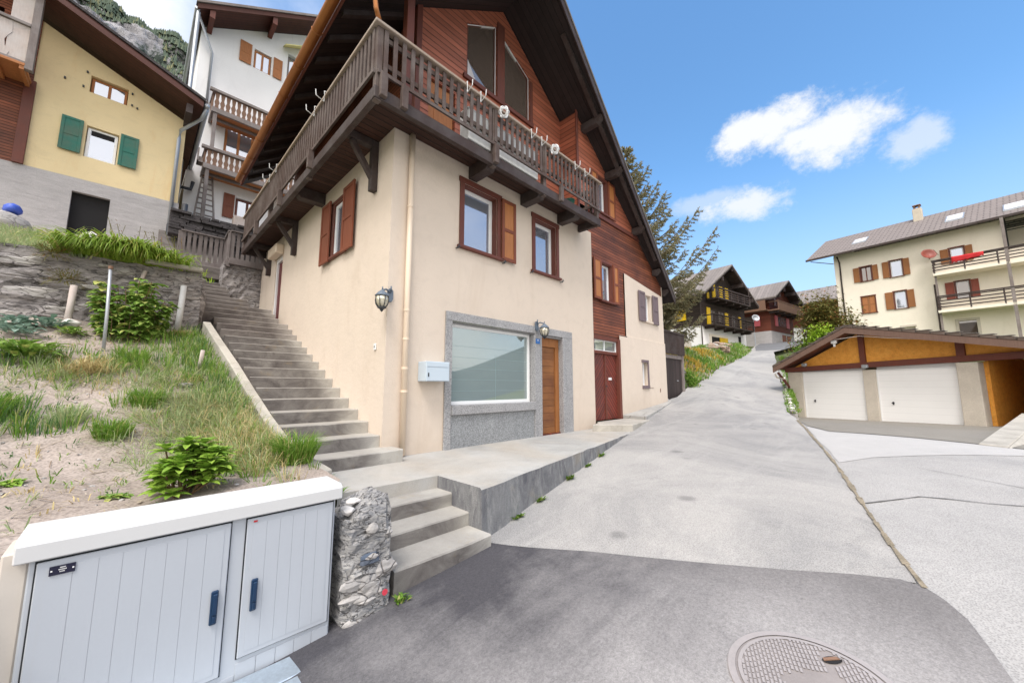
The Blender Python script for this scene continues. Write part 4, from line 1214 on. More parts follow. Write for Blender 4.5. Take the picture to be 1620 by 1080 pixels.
lamp((-.135, -.10, 2.28), (.03, -.002, 2.42), (0, -1, 0), 'black lantern with clear ribbed glass at the house corner above the stairs')
lamp((3.46, -.22, 2.20), (3.40, -.039, 2.34), (0, -1, 0), 'black lantern with ribbed glass above the shop window and oak door')
root = thing('letter_box', 'pale blue grey metal letter box on the cream wall', 'letter box', (.70, 0, 1.12))
m = MB(); m.box(.56, -.24, 1.12, 1.0, -.003, 1.43); m.build('box', M['mail'], root, .006)
m = MB(); m.box(.575, -.248, 1.345, .985, -.243, 1.42); m.build('slot_flap', M['mail'], root, .003)
m = MB(); m.box(.575, -.246, 1.13, .985, -.243, 1.335); dr = m.build('door', M['mail'], root, .003)
m = MB(); m.box(.59, -.251, 1.19, .61, -.246, 1.25); m.build('lock', M['iron'], dr)
m = MB(); m.box(3.385, -.047, 1.955, 3.515, -.040, 2.06)
ns = m.build('house_number_plate', M['blue_sign'], None, .002, loc=(3.45, -.04, 2.0)); tag(ns, 'small blue enamel house number plate with white 9', 'sign')


def text(body, size, mat, parent, loc, rot, extr=.0015, name='lettering', spacing=1.0, bold=0.0):
    cu = bpy.data.curves.new(name, 'FONT'); cu.body = body; cu.size = size; cu.extrude = extr; cu.align_x = 'CENTER'; cu.align_y = 'CENTER'; cu.offset = bold
    tmp = bpy.data.objects.new('tmp', cu); C.objects.link(tmp)
    dg = bpy.context.evaluated_depsgraph_get(); me = bpy.data.meshes.new_from_object(tmp.evaluated_get(dg))
    bpy.data.objects.remove(tmp); bpy.data.curves.remove(cu)
    o = bpy.data.objects.new(name, me); me.materials.clear(); me.materials.append(mat); C.objects.link(o); o.parent = parent
    o.location = V(loc) - WL[parent]; o.rotation_euler = rot; WL[o] = WL[parent]
    return o


text('9', .085, M['white_paper'], ns, (3.45, -.048, 2.006), (R(90), 0, 0), bold=.003)
m = MB(FL); m.box(.29, .002, 1.60, .36, .02, 1.70); o = m.build('door_bell', M['white_paper'], None, .004, loc=(0, .33, 1.65)); tag(o, 'small white bell push on the cream side wall', 'door bell')
m = MB(FL); m.box(.315, .02, 1.635, .335, .024, 1.665); m.build('button', M['iron'], o)


# ------------------------------------------------------------------ walkway, steps, stairs
def rough_box(m, x0, y0, z0, x1, y1, z1, j=.006, step=.25, r2=rnd):
    """box whose front and top edges wander slightly"""
    n = max(2, int((x1 - x0) / step)); vs = []; fs = []
    for i in range(n + 1):
        x = x0 + (x1 - x0) * i / n
        a, b = r2.uniform(-j, j), r2.uniform(-j, j)
        vs += [(x, y0, z0), (x, y0 + a, z1 - .012 + b), (x, y0 + .012 + a, z1 + b), (x, y1, z1), (x, y1, z0)]
    for i in range(n):
        for k in range(5): fs.append((i * 5 + k, i * 5 + (k + 1) % 5, (i + 1) * 5 + (k + 1) % 5, (i + 1) * 5 + k))
    fs += [(0, 1, 2, 3, 4), tuple(n * 5 + k for k in (4, 3, 2, 1, 0))]
    m.add(vs, fs)


# walkway slab: wedge shaped, retained along the street
WK = [(0.0, -2.2), (1.2, -1.94), (2.5, -1.67), (3.8, -1.40), (4.92, -1.17), (5.75, -.99)]
m = MB()
edge = []
r2 = random.Random(12)
for i in range(len(WK) - 1):
    a, b = V((*WK[i], 0)), V((*WK[i + 1], 0))
    for q in range(6): edge.append(a + (b - a) * q / 6 + V((0, r2.uniform(-.012, .012), r2.uniform(-.008, .004))))
edge.append(V((*WK[-1], 0)))
n = len(edge)
top = edge + [V((5.75, -.002, 0)), V((.0, -.002, 0))]
m.poly([tuple(p + V((0, .02, 0))) if i < n else tuple(p) for i, p in enumerate(top)])
for i in range(n - 1):
    a, b = edge[i], edge[i + 1]
    m.poly([a + V((0, .02, 0)), b + V((0, .02, 0)), b + V((0, 0, -.02)), a + V((0, 0, -.02))])
wk = m.build('walkway', M['concrete'], None); tag(wk, kind='structure')
m = MB()
for i in range(n - 1):
    a, b = edge[i], edge[i + 1]
    m.poly([a + V((0, 0, -.02)), b + V((0, 0, -.02)), (b.x + .0, b.y - .03, -.9), (a.x, a.y - .03, -.9)])
m.poly([edge[0] + V((0, .02, 0)), edge[0] + V((0, 0, -.02)), (edge[0].x, edge[0].y - .03, -.9), (0, -1.3, -.9), (0, -1.3, 0)])
o = m.build('retaining_wall', M['wall_concrete'], None); tag(o, 'low stained concrete wall holding the walkway above the street', 'wall')
m = MB()
m.poly([(-1.12, -1.37, 0), (-.0, -1.42, 0), (0, -.0, 0), (-1.2, 0.2, 0)]); m.poly([(-1.12, -1.37, 0), (0, -1.42, 0), (0, -1.42, -.2), (-1.12, -1.37, -.2)])
o = m.build('landing', M['concrete'], None); tag(o, kind='structure')

st = thing('street_steps', 'short flight of weathered concrete steps between rubble post and walkway', 'steps', (-.5, -2, -.5))
for k in range(1, 4):
    m = MB(); y = -1.40 - .30 * k; z = -.137 * k
    a = rnd.Random if False else None
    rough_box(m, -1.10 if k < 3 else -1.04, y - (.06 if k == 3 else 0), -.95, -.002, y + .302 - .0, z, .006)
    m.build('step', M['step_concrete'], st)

sc = thing('staircase', 'long straight flight of grey concrete stairs climbing beside the cream house', 'stairs', (-.6, 0, 0))
NST = 24
for i in range(1, NST + 1):
    if i == 1: y, z, xa, xb = -.36, .165, -1.02, .14
    else:
        y = .06 + .39 * (i - 2); z = .335 + .1715 * (i - 2); xa, xb = -1.17 - .055 * min(y, 5), -.002
    if i > 15: xa, xb = -1.62 - .02 * (i - 15), (-.12 if i < 19 else -.55)
    if i >= 21: xa, xb = -1.75, -.88
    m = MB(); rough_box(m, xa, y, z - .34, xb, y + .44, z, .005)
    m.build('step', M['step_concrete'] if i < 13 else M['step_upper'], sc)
# kerb beside the stairs
KB = [(-1.02, -.95, .16), (-1.13, -.35, .28), (-1.17, .1, .40), (-1.22, .7, .63), (-1.29, 1.5, .99), (-1.36, 2.5, 1.43), (-1.46, 3.6, 1.91), (-1.56, 4.55, 2.36)]
m = MB()
for i in range(len(KB) - 1):
    a, b = V(KB[i]), V(KB[i + 1]); w = V((-.13, -.02, 0))
    m.hexa([a - V((0, 0, .5)), b - V((0, 0, .5)), b + w - V((0, 0, .5)), a + w - V((0, 0, .5))], [a, b, b + w, a + w])
o = m.build('stair_kerb', M['kerb_concrete'], None, .012); tag(o, 'pale concrete kerb running up the garden side of the stairs', 'kerb')

# slabs at the double door and stone paving beyond
m = MB(); m.prism([(5.02, -.36), (5.7, -1.02), (7.35, -.72), (7.35, -.03), (5.75, -.03), (5.75, -.12)], 'z', -.25, .155)
o = m.build('door_slab', M['kerb_concrete'], None, .012); tag(o, kind='structure')
m = MB()
P0 = [(7.2, -.66, .24), (8.6, -.42, .36), (10.4, -.10, .54), (11.0, .25, .62)]
for i in range(3):
    a, b = P0[i], P0[i + 1]
    m.hexa([(a[0], a[1], a[2] - .5), (b[0], b[1], b[2] - .5), (b[0], .022, b[2] - .5), (a[0], .022, a[2] - .5)] if i < 2 else [(a[0], a[1], a[2] - .5), (b[0], b[1], b[2] - .5), (b[0], .5, b[2] - .5), (a[0], .5, a[2] - .5)],
           [a, b, (b[0], .022, b[2] + .01), (a[0], .022, a[2] + .01)] if i < 2 else [a, b, (b[0], .5, b[2] + .02), (a[0], .5, a[2] + .02)])
o = m.build('stone_paving', M['cobble'], None, .01); tag(o, kind='structure')

# ------------------------------------------------------------------ utility cabinet
cb = thing('utility_cabinet', 'pale blue grey two door utility cabinet with off-white lid in the foreground', 'cabinet', (-2.2, -2.2, -.7))
cy, cz0, cz1 = -2.38, -.75, .27
m = MB(); m.box(-2.87, cy, cz0, -1.525, -2.09, cz1); m.build('body', M['cab'], cb, .006)
m = MB()
prof = [(cy - .035, .245), (cy - .035, .325), (-2.38, .345), (-2.10, .350), (-2.06, .25)]
m.prism(prof, 'x', -2.915, -1.49)
m.build('lid', M['cab_lid'], cb, .006)
m = MB(); m.box(-2.955, cy + .03, cz0, -2.871, -2.1, .285); m.build('side_panel', M['beige'], cb, .008)
for (a, b, z0, nm) in ((-2.845, -2.125, -.60, 0), (-2.045, -1.545, -.545, 1)):
    g = MB(); g.box(a - .006, cy - .004, z0 - .006, b + .006, cy - .0008, .236); 
    m = MB(); fr = .03; yy = cy - .016
    zt = .23
    m.box(a, yy, z0, b, cy - .004, zt)
    d = m.build('cabinet_door', M['cab'], cb, .004)
    g.build('door_gap', M['cab_gap'], d)
    m = MB(); nb = 8 if nm == 0 else 6; wd = (b - a - 2 * fr) / nb
    for k in range(nb):
        x = a + fr + wd * k
        m.box(x + .0007, yy - .0022, z0 + fr, x + wd - .0007, yy - .0005, zt - fr)
    m.build('door_boards', M['cab'], d)
    hx = b - .052 if nm == 0 else a + .058
    m = MB(); m.box(hx - .017, yy - .018, -.30, hx + .017, yy - .005, -.12); h = m.build('handle', M['cab_handle'], d, .005)
    m = MB(); m.box(hx - .009, yy - .030, -.245, hx + .013, yy - .018, -.135); m.box(hx - .006, yy - .026, -.29, hx + .012, yy - .018, -.252); m.build('grip', M['cab_handle'], h, .005)
    if nm == 0:
        m = MB(); m.box(-2.805, yy - .008, .165, -2.725, yy - .0045, .205); pl = m.build('name_plate', M['plate'], d)
        for q, (tx, s) in enumerate((('SERVICE', .0085), ('DISTRIBUTION', .007), ('0000', .0075))): pass
        m = MB()
        for x in (-2.798, -2.732): m.lathe((x, 0, 0), [(0, 0)], 3) if False else m.box(x - .003, yy - .0095, .182, x + .003, yy - .008, .188)
        m.build('screw', M['white_metal'], pl, split=True)
        m = MB(); r3 = random.Random(3)
        for row, (wl, zz) in enumerate(((.016, .196), (.024, .187), (.016, .178))):
            x = -2.765 - wl / 2
            while x < -2.765 + wl / 2:
                q = r3.uniform(.0015, .003); m.box(x, yy - .0092, zz - .0022, x + q, yy - .008, zz + .0022); x += q + .0009
        m.build('plate_print', M['white_paper'], pl)
    else:
        m = MB(); m.box(-2.015, yy - .0055, .208, -1.995, yy - .0046, .218); m.build('sticker', M['red_cloth'], d)
# plinth boards below the doors
m = MB()
for k in range(13): m.box(-2.87 + k * .103, cy - .004, cz0, -2.87 + k * .103 + .099, cy - .0006, -.63 if k < 8 else -.575)
m.build('plinth', M['cab'], cb, .001)
cv = thing('cable_cover', 'galvanised metal cover sheet on the ground at foot of the cabinet', 'metal cover', (-1.8, -2.6, -.65))
for k, (a, b) in enumerate((((-2.75, -2.41), (-1.66, -2.41)),)):
    m = MB(); zc = -.655
    m.box(-2.75, -2.60, zc - .06, -1.73, -2.40, zc); m.build('plate', M['galv'], cv, .005)
    m = MB(); m.box(-2.75, -2.86, zc - .06, -1.70, -2.608, zc - .002); m.build('plate', M['galv'], cv, .005)
# rubble post
m = MB(); r2 = random.Random(5); K = 12; rows = 17; vs = []; fs = []
for j in range(rows + 1):
    z = -.82 + (.95) * j / rows
    for k in range(K * 2):
        a = 2 * math.pi * k / (K * 2); ca, sa = math.cos(a), math.sin(a); e = .38
        sx = math.copysign(abs(ca) ** e, ca); sy = math.copysign(abs(sa) ** e, sa)
        w = .185 if j < rows else .15
        vs.append((-1.27 + sx * (w + r2.uniform(-.016, .016)), -2.24 + sy * (w * 1.0 + r2.uniform(-.018, .018)), z + r2.uniform(-.012, .012) + (.05 * math.sin(a * 1.5) + .05 * ca if j == rows else 0)))
for j in range(rows):
    for k in range(K * 2): fs.append((j * K * 2 + k, j * K * 2 + (k + 1) % (K * 2), (j + 1) * K * 2 + (k + 1) % (K * 2), (j + 1) * K * 2 + k))
fs.append(tuple(rows * K * 2 + k for k in range(K * 2)))
m.add(vs, fs)
po = m.build('rubble_post', M['stone_post'], None, 0, False, loc=(-1.27, -2.24, -.7)); tag(po, 'rough rubble stone post between cabinet and concrete steps', 'post')


def rock(m, c, s, r2, n=2):
    bm = bmesh.new(); bmesh.ops.create_icosphere(bm, subdivisions=n, radius=1.0)
    k = [r2.uniform(.75, 1.25) for _ in range(3)]
    ph = [r2.uniform(0, 6) for _ in range(6)]
    b = len(m.v)
    for v in bm.verts:
        p = v.co; d = 1 + .16 * math.sin(p.x * 3 + ph[0]) + .14 * math.sin(p.y * 4 + ph[1]) + .12 * math.sin(p.z * 5 + ph[2]) + r2.uniform(-.05, .05)
        m.v.append(V((c[0] + p.x * s[0] * d * k[0], c[1] + p.y * s[1] * d * k[1], c[2] + p.z * s[2] * d * k[2])))
    bm.verts.index_update()
    m.f += [tuple(b + v.index for v in f.verts) for f in bm.faces]; bm.free()


M['rock_dark'] = stonewall('dark_rock', ((0.11, 0.145, 0.20), (0.17, 0.18, 0.21), (0.06, 0.08, 0.12)), (0.05, 0.05, 0.06), 9, (1, 1, 2), .012)
M['rock_pale'] = stonewall('pale_rock', ((0.42, 0.40, 0.38), (0.52, 0.49, 0.46), (0.32, 0.30, 0.29)), (0.20, 0.18, 0.17), 7, (1, 1, 2), .012)
M['rock_white'] = paint('quartz', (0.74, 0.70, 0.66), .7, .1)
m = MB(); rock(m, (-1.18, -2.26, .10), (.10, .115, .075), r2); m.build('cap_stone', M['rock_dark'], po)
m = MB(); rock(m, (-1.33, -2.22, .155), (.045, .045, .03), r2); rock(m, (-1.40, -2.30, .12), (.05, .05, .035), r2); m.build('cap_stone', M['rock_white'], po)
for i in range(20):
    m = MB(); z = r2.uniform(-.66, .04)
    rock(m, (-1.27 + r2.uniform(-.14, .14), -2.425 + r2.uniform(0, .02), z), (r2.uniform(.04, .09), .022, r2.uniform(.025, .05)), r2)
    m.build('stone', M['rock_dark' if z > -.25 and i % 2 else 'rock_pale'], po)
for i in range(7):
    m = MB(); z = r2.uniform(-.6, .0)
    rock(m, (-1.085 + r2.uniform(0, .01), -2.24 + r2.uniform(-.14, .1), z), (.02, r2.uniform(.04, .08), r2.uniform(.025, .05)), r2)
    m.build('stone', M[('rock_dark', 'rock_pale', 'rock_pale')[i % 3]], po)
M['spray'] = paint('red_spray_paint', (0.62, 0.05, 0.08), .7, .2)
m = MB(); m.tube([(-1.16, -2.458, -.48), (-1.16, -2.452, -.48)], .022, 10); m.build('paint_mark', M['spray'], po)

# manhole cover
mh = thing('manhole_cover', 'round ribbed iron manhole cover set in the dark asphalt', 'manhole cover', (-.03, -4.845, -.49))
mc = V((-.03, -4.845, 0)); gx, gy = .085, .0
zc = road_z(mc.x, mc.y) + .02


def mp(r, a, h=0): 
    x, y = mc.x + r * math.cos(a), mc.y + r * math.sin(a); return (x, y, max(zc + gx * (x - mc.x), road_z(x, y) + .019) + h)


def ring(m, r0, r1, h0, h1, n=64):
    for k in range(n):
        a, b = 2 * math.pi * k / n, 2 * math.pi * (k + 1) / n
        m.poly([mp(r0, a, h0), mp(r0, b, h0), mp(r1, b, h1), mp(r1, a, h1)])


m = MB(); ring(m, .355, .39, .006, .006); ring(m, .39, .40, .006, -.02); m.build('frame_ring', M['manhole'], mh)
m = MB(); ring(m, .340, .356, .001, .001); m.build('gap', M['manhole_dark'], mh)
m = MB(); ring(m, .0, .341, .003, .003); m.build('disc', M['manhole_dark'], mh)
m = MB(); ring(m, .322, .341, .008, .008)
dirv = V((math.cos(R(20)), math.sin(R(20)))); per = V((-dirv.y, dirv.x))
for i in range(-16, 17):
    off = i * .0195; half = math.sqrt(max(0, .322 ** 2 - off * off))
    if half < .03: continue
    s = -half
    while s < half - .01:
        e = min(half, s + .034)
        q = []
        skip = (V((.25, -.05)) - (per * off + dirv * (s + e) / 2)).length < .055 or abs((per * off + dirv * (s + e) / 2 - V((.05, .02))).dot(V((.7, -.71)))) < .15 and abs((per * off + dirv * (s + e) / 2 - V((.08, -.02))).dot(V((.71, .7)))) < .045 and (per * off + dirv * (s + e) / 2).x > -.05
        if not skip:
            for (t, o2) in ((s, -.0058), (e, -.0058), (e, .0058), (s, .0058)):
                p = per * (off + o2) + dirv * t; q.append(p)
            base = [(mc.x + p.x, mc.y + p.y) for p in q]
            m.poly([(x, y, mp(0, 0)[2] - 0 + gx * (x - mc.x) + .009) for x, y in base])
        s = e + .005
m.build('ribs', M['manhole'], mh)
hc = V((mc.x + .25, mc.y - .05)); he, hf = V((.70, -.714)), V((.714, .70)); hz = zc + gx * .25


def hp(a, b, h): p = hc + he * a + hf * b; return (p.x, p.y, hz + gx * (p.x - hc.x) + h)


m = MB()
for k in range(24):
    a, b = 2 * math.pi * k / 24, 2 * math.pi * (k + 1) / 24
    f = lambda t, r, h: hp(math.cos(t) * .052 * r, math.sin(t) * .026 * r, h)
    m.poly([f(a, 1, .010), f(b, 1, .010), f(b, .82, .0055), f(a, .82, .0055)]); m.poly([f(a, .82, .0055), f(b, .82, .0055), f(b, 0, .0050), f(a, 0, .0050)])
m.build('lifting_hole', M['dark'], mh)
m = MB(); m.hexa([hp(-.045, .002, .006), hp(.045, .002, .006), hp(.038, .019, .006), hp(-.038, .019, .006)], [hp(-.045, .002, .011), hp(.045, .002, .011), hp(.038, .019, .011), hp(-.038, .019, .011)]); m.build('lifting_bar', M['rust'], mh)


# ------------------------------------------------------------------ garden
def garden_h(x, y):
    return garden_z(x, y) + .03 * math.sin(x * 3.1 + y * 1.3) * math.sin(y * 2.3 - x) + .015 * math.sin(7 * x + 3 * y)


GPOLY = [(-1.16, -.9), (-1.3, -.35), (-1.32, .1), (-1.37, .7), (-1.44, 1.5), (-1.5, 2.5), (-1.6, 3.6), (-1.75, 4.6), (-1.75, 5.0), (-7, 5.0), (-7, -2.6), (-3.05, -2.6), (-3.0, -2.02), (-1.5, -2.02), (-1.15, -1.5)]
region('garden_soil', GPOLY, garden_h, M['soil'], 0.0, .22, .02)

# dry stone retaining wall above the garden
def rough_wall(name, x0, x1, yb, yt, zb0, zb1, zt0, zt1, th, mat, seed, step=.14, j=.035):
    r2 = random.Random(seed); m = MB(); nx = int((x1 - x0) / step); nz = 10; vs = []; fs = []
    for i in range(nx + 1):
        t = i / nx; x = x0 + (x1 - x0) * t; zb = zb0 + (zb1 - zb0) * t; zt = zt0 + (zt1 - zt0) * t + r2.uniform(-.035, .035)
        for k in range(nz + 1):
            s = k / nz
            vs.append((x + r2.uniform(-.03, .03) * (0 < i < nx), yb + (yt - yb) * s + r2.uniform(-j, j), zb + (zt - zb) * s))
        vs.append((x, yt + th, zt + r2.uniform(-.02, .02))); vs.append((x, yt + th, zb))
    K = nz + 3
    for i in range(nx):
        for k in range(K - 1): fs.append((i * K + k, i * K + k + 1, (i + 1) * K + k + 1, (i + 1) * K + k))
    fs.append(tuple(range(K))); fs.append(tuple(nx * K + k for k in reversed(range(K))))
    m.add(vs, fs)
    return m.build(name, mat, None, 0, False, loc=((x0 + x1) / 2, yb, zb0))


gw = rough_wall('stone_wall', -7, -1.74, 4.72, 4.86, 1.7, 2.0, 3.30, 3.42, .5, M['stone'], 8)
tag(gw, 'rough grey dry stone wall holding the terrace under the yellow house', 'wall')
m = MB(); r2 = random.Random(31)
rock(m, (-1.78, 4.95, 2.75), (.16, .22, .55), r2); m.build('end_boulder', M['stone'], gw)
rock_m = MB()
for i in range(70):
    m = MB(); x = r2.uniform(-5.2, -1.85); z = r2.uniform(2.1, 3.3)
    rock(m, (x, 4.76 + (z - 2) * .08, z), (r2.uniform(.10, .30), .06, r2.uniform(.035, .09)), r2)
    m.build('stone', M['stone'] if i % 3 else M['rock_pale'], gw)
m = MB()
m.box(-2.62, 4.70, 3.42, -1.75, 5.2, 3.50); m.build('coping_slab', M['kerb_concrete'], gw, .015)
# wall along the upper stairs and stone block under the fence
m = MB(); m.hexa([(-2.0, 5.2, 2.2), (-1.64, 5.2, 2.2), (-1.9, 9.3, 3.6), (-2.4, 9.3, 3.6)], [(-2.0, 5.2, 3.2), (-1.64, 5.2, 3.2), (-1.9, 9.3, 4.75), (-2.4, 9.3, 4.75)])
o = m.build('stair_side_wall', M['stone'], None, .03); tag(o, 'low stone wall along the left of the upper stairs', 'wall')
bw = rough_wall('block_wall', -.98, .0, 8.42, 8.44, 3.0, 3.0, 4.72, 4.76, 1.2, M['stone'], 18, .1, .025); tag(bw, 'stone block wall under the grey fence at top of stairs', 'wall')
m = MB(); m.box(-2.3, 9.0, 4.3, -.85, 9.35, 4.66); o = m.build('landing_slab', M['step_upper'], None, .01); tag(o, kind='structure')

# terraces uphill: lower one between wall and yellow house, upper one below the white house
region('terrace', [(-7.5, 4.9), (-1.78, 4.9), (-1.78, 5.4), (-1.98, 7), (-2.2, 11.1), (-7.5, 11.1)], lambda x, y: 3.36 + max(0, (y - 5.1)) * .345, M['soil'], 0, .6)
region('terrace', [(-2.4, 9.36), (6, 9.36), (6, 16), (-2.4, 16)], lambda x, y: 4.66 + max(0, min(1, (y - 10) / 1.5)) * 2.2 + max(0, y - 11.5) * .33, M['step_upper'], 0, .6)

# fence at the stair head
fn = thing('picket_fence', 'weathered grey plank fence at the head of the stairs', 'fence', (-1, 9, 4.7))
r2 = random.Random(9)
segs = [((-1.95, 9.2), (-.86, 9.2), 4.80, 5.66), ((-.86, 9.2), (-.88, 8.36), 4.82, 5.70), ((-.88, 8.36), (.35, 8.36), 4.86, 5.70)]
for si, (a, b, zb, zt) in enumerate(segs):
    m = MB(); a3, b3 = V((*a, 0)), V((*b, 0)); d = (b3 - a3).normalized(); L0 = (b3 - a3).length; nr = V((d.y, -d.x, 0))
    k = 0; s = .03
    while s < L0 - .04:
        c = a3 + d * s; w = .085 + r2.uniform(-.01, .01)
        m.hexa([c + V((0, 0, zb)), c + d * w + V((0, 0, zb)), c + d * w + nr * .022 + V((0, 0, zb)), c + nr * .022 + V((0, 0, zb))],
               [c + V((0, 0, zt - .02)), c + d * w + V((0, 0, zt - .02)), c + d * w + nr * .022 + V((0, 0, zt - .02)), c + nr * .022 + V((0, 0, zt - .02))])
        s += .128
    m.build('pickets', M['fence_wood'], fn)
    m = MB(); m.bar(a3 + V((0, 0, zt)), b3 + V((0, 0, zt)), .13, .04); m.build('top_rail', M['fence_wood'], fn, .004)
    m = MB(); m.bar(a3 + V((0, 0, zb - .09)) - nr * -.03, b3 + V((0, 0, zb - .09)) - nr * -.03, .10, .19); m.build('base_beam', M['fence_wood'], fn, .006)
for (x, y) in ((-1.95, 9.2), (-.87, 9.2), (-.88, 8.36)):
    m = MB(); m.box(x - .05, y - .02, 4.6, x + .05, y + .08, 5.64); m.build('post', M['fence_wood'], fn)
# stacked planks and stones behind the fence
m = MB(); r2 = random.Random(21)
for row in range(9):
    x = -2.2
    while x < 1.1:
        w = r2.uniform(.2, .6); h = .085
        m.box(x, 10.3 + r2.uniform(-.06, .06), 5.85 + row * .09, x + w, 10.75, 5.85 + row * .09 + h); x += w + .02
o = m.build('slab_stack', M['slate_dark'], None, .01, loc=(-.5, 10.5, 5.8)); tag(o, 'stack of flat stone slabs behind the grey fence', 'stone stack')
m = MB(); m.box(-.50, 11.0, 6.86, .04, 11.4, 7.24); o = m.build('crate', M['pale_wood'], None, .01, loc=(-.2, 11.2, 6.86)); tag(o, 'pale yellow box on the slabs below the white house', 'crate')
m.v = []; m.f = []

# posts and stakes in the garden
def pole(p, q, r, mat, name, label, cat, n=10, cap=None):
    m = MB(); m.tube([p, V(p).lerp(V(q), .5) + V((.006, .004, 0)), q], r, n); o = m.build(name, M[mat], None, 0, True, loc=p); tag(o, label, cat); return o


pole((-2.95, 3.29, 1.5), (-3.0, 3.5, 2.92), .022, 'zinc', 'metal_pole', 'thin grey metal pole standing by the leafy berry bush', 'pole')
m = MB(); m.tube([(-3.0, 3.5, 2.92), (-3.0, 3.5, 2.97)], .03, 10); m.build('cap', M['rust'], bpy.data.objects['metal_pole'])
pole((-3.45, 4.35, 1.95), (-3.43, 4.42, 2.74), .045, 'pale_wood', 'wooden_stake', 'stout pale wooden stake before the stone wall, left of metal pole', 'stake')
o = pole((-2.07, 4.55, 2.0), (-2.03, 4.62, 3.05), .05, 'plastic_grey', 'plastic_post', 'grey white plastic pipe post near the end of the stone wall', 'post')
pole((-1.88, 2.62, 1.22), (-1.84, 2.55, 1.62), .028, 'pale_wood', 'short_stake', 'short leaning wooden peg in the grass beside the stair kerb', 'stake')
pole((-2.68, 4.74, 2.95), (-2.6, 4.76, 3.26), .03, 'pale_wood', 'wooden_peg', 'short pale peg leaning on the stone wall beneath the grasses', 'stake')


# ------------------------------------------------------------------ yellow house up left
YH = thing('yellow_house', 'yellow plastered house with green shutters and grey rendered base on the terrace', 'house', (-4, 11, 5))
FY = (V((0, 11, 0)), X, V((0, -1, 0)))
m = MB(FY)
m.wall([(-5.25, 7.05), (-2.03, 7.10), (-2.03, 10.02), (-5.25, 11.42)], [(-4.18, 7.80, -3.52, 8.78), (-4.24, 9.84, -3.45, 10.38)], 0, .18)
m.poly([(-2.03, 0, 7.1), (-2.03, -7, 7.1), (-2.03, -7, 10.02), (-2.03, 0, 10.02)])
m.build('plaster_wall', M['yellow'], YH)
m = MB(FY)
m.wall([(-8.5, 4.7), (-2.0, 4.7), (-2.0, 7.10), (-5.25, 7.05), (-8.5, 7.0)], [(-4.28, 4.9, -3.52, 6.67)], .03, .14)
m.poly([(-2.0, .03, 4.7), (-2.0, -7, 4.7), (-2.0, -7, 7.1), (-2.0, .03, 7.1)])
m.build('rendered_base', M['grey_render'], YH)
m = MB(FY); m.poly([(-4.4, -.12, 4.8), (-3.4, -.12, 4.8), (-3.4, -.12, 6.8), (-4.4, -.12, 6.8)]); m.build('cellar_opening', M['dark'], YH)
window(YH, FY, -4.16, 7.80, -3.54, 8.76, -.08, .06)
m = MB(FY); m.box(-4.09, -.105, 8.55, -3.61, -.09, 8.69); m.build('roller_blind', M['dark'], YH)
window(YH, FY, -4.22, 9.84, -3.47, 10.36, -.1, .06, 'larch', 'pane', 1)
for a, b in ((-4.66, -4.24), (-3.48, -3.08)):
    shutter(YH, FY, a, 7.82, b, 8.84, .04, 'green_shut', 'green_shut')
m = MB(FY)
for (u, z) in ((-4.72, 9.98), (-4.36, 9.93), (-4.32, 10.42), (-3.36, 10.28), (-3.34, 9.9), (-3.22, 9.86)): m.box(u - .02, 0, z - .025, u + .02, .05, z + .025)
m.build('hinge_pin', M['iron'], YH, split=True)
# timber part on the left with balcony
m = MB(FY); m.wall([(-8.5, 7.0), (-5.25, 7.05), (-5.25, 11.42), (-8.5, 12.8)], [(-7.3, 9.6, -5.9, 11.3)], .02, .4)
m.build('timber_wall', M['brown_boards'], YH)
m = MB(FY); m.box(-5.38, .022, 7.05, -5.18, .10, 9.5); m.build('corner_board', M['trim'], YH, .006)
m = MB(FY); m.poly([(-7.4, -.38, 9.5), (-5.8, -.38, 9.5), (-5.8, -.38, 11.4), (-7.4, -.38, 11.4)]); m.build('dark_doorway', M['chalet_red'], YH)
m = MB(FY); m.box(-8.4, .02, 9.36, -5.26, .95, 9.44); bl = m.build('balcony', M['larch'], YH, .01)
m = MB(FY)
for k in range(8): m.box(-8.3 + k * .42, .05, 9.26, -8.22 + k * .42, .93, 9.36)
m.build('joist', M['larch'], bl, split=True)
m = MB(FY); rr = random.Random(2)
x = -8.3
while x < -5.62:
    w = .27; pr = [(0, .0), (.24, 0), (.27, .12), (.19, .25), (.17, .42), (.21, .55), (.27, .68), (.25, .98), (.02, .98), (0, .68), (.06, .55), (.10, .42), (.08, .25), (0, .12)]
    pts = [(x + p[0], p[1] + 9.50) for p in pr]; tr = tessellate_polygon([[V((p[0], p[1], 0)) for p in pts]]); n = len(pts)
    m.add([(p[0], .88, p[1]) for p in pts] + [(p[0], .91, p[1]) for p in pts], [tuple(t) for t in tr] + [tuple(n + i for i in t) for t in tr] + [(i, (i + 1) % n, n + (i + 1) % n, n + i) for i in range(n)])
    x += .31
m.build('balusters', M['pale_wood'], bl)
m = MB(FY); m.box(-5.62, .86, 9.4, -5.28, .90, 11.75); m.build('wind_board', M['pale_wood'], bl, .005)
m = MB(FY); m.box(-8.4, .84, 10.5, -5.28, .96, 10.58); m.box(-8.4, .84, 9.4, -5.28, .93, 9.50); m.box(-5.28, .80, 9.3, -5.14, .95, 11.9); m.build('frame', M['grey_wood'], bl, .006)
m = MB(FY); m.box(-6.6, .3, 10.35, -6.1, .7, 10.85); o = m.build('green_box', M['green_shut'], None, .02, loc=(-6.3, 10.5, 10.3)); tag(o, 'green box standing behind the bleached balcony balusters', 'box')
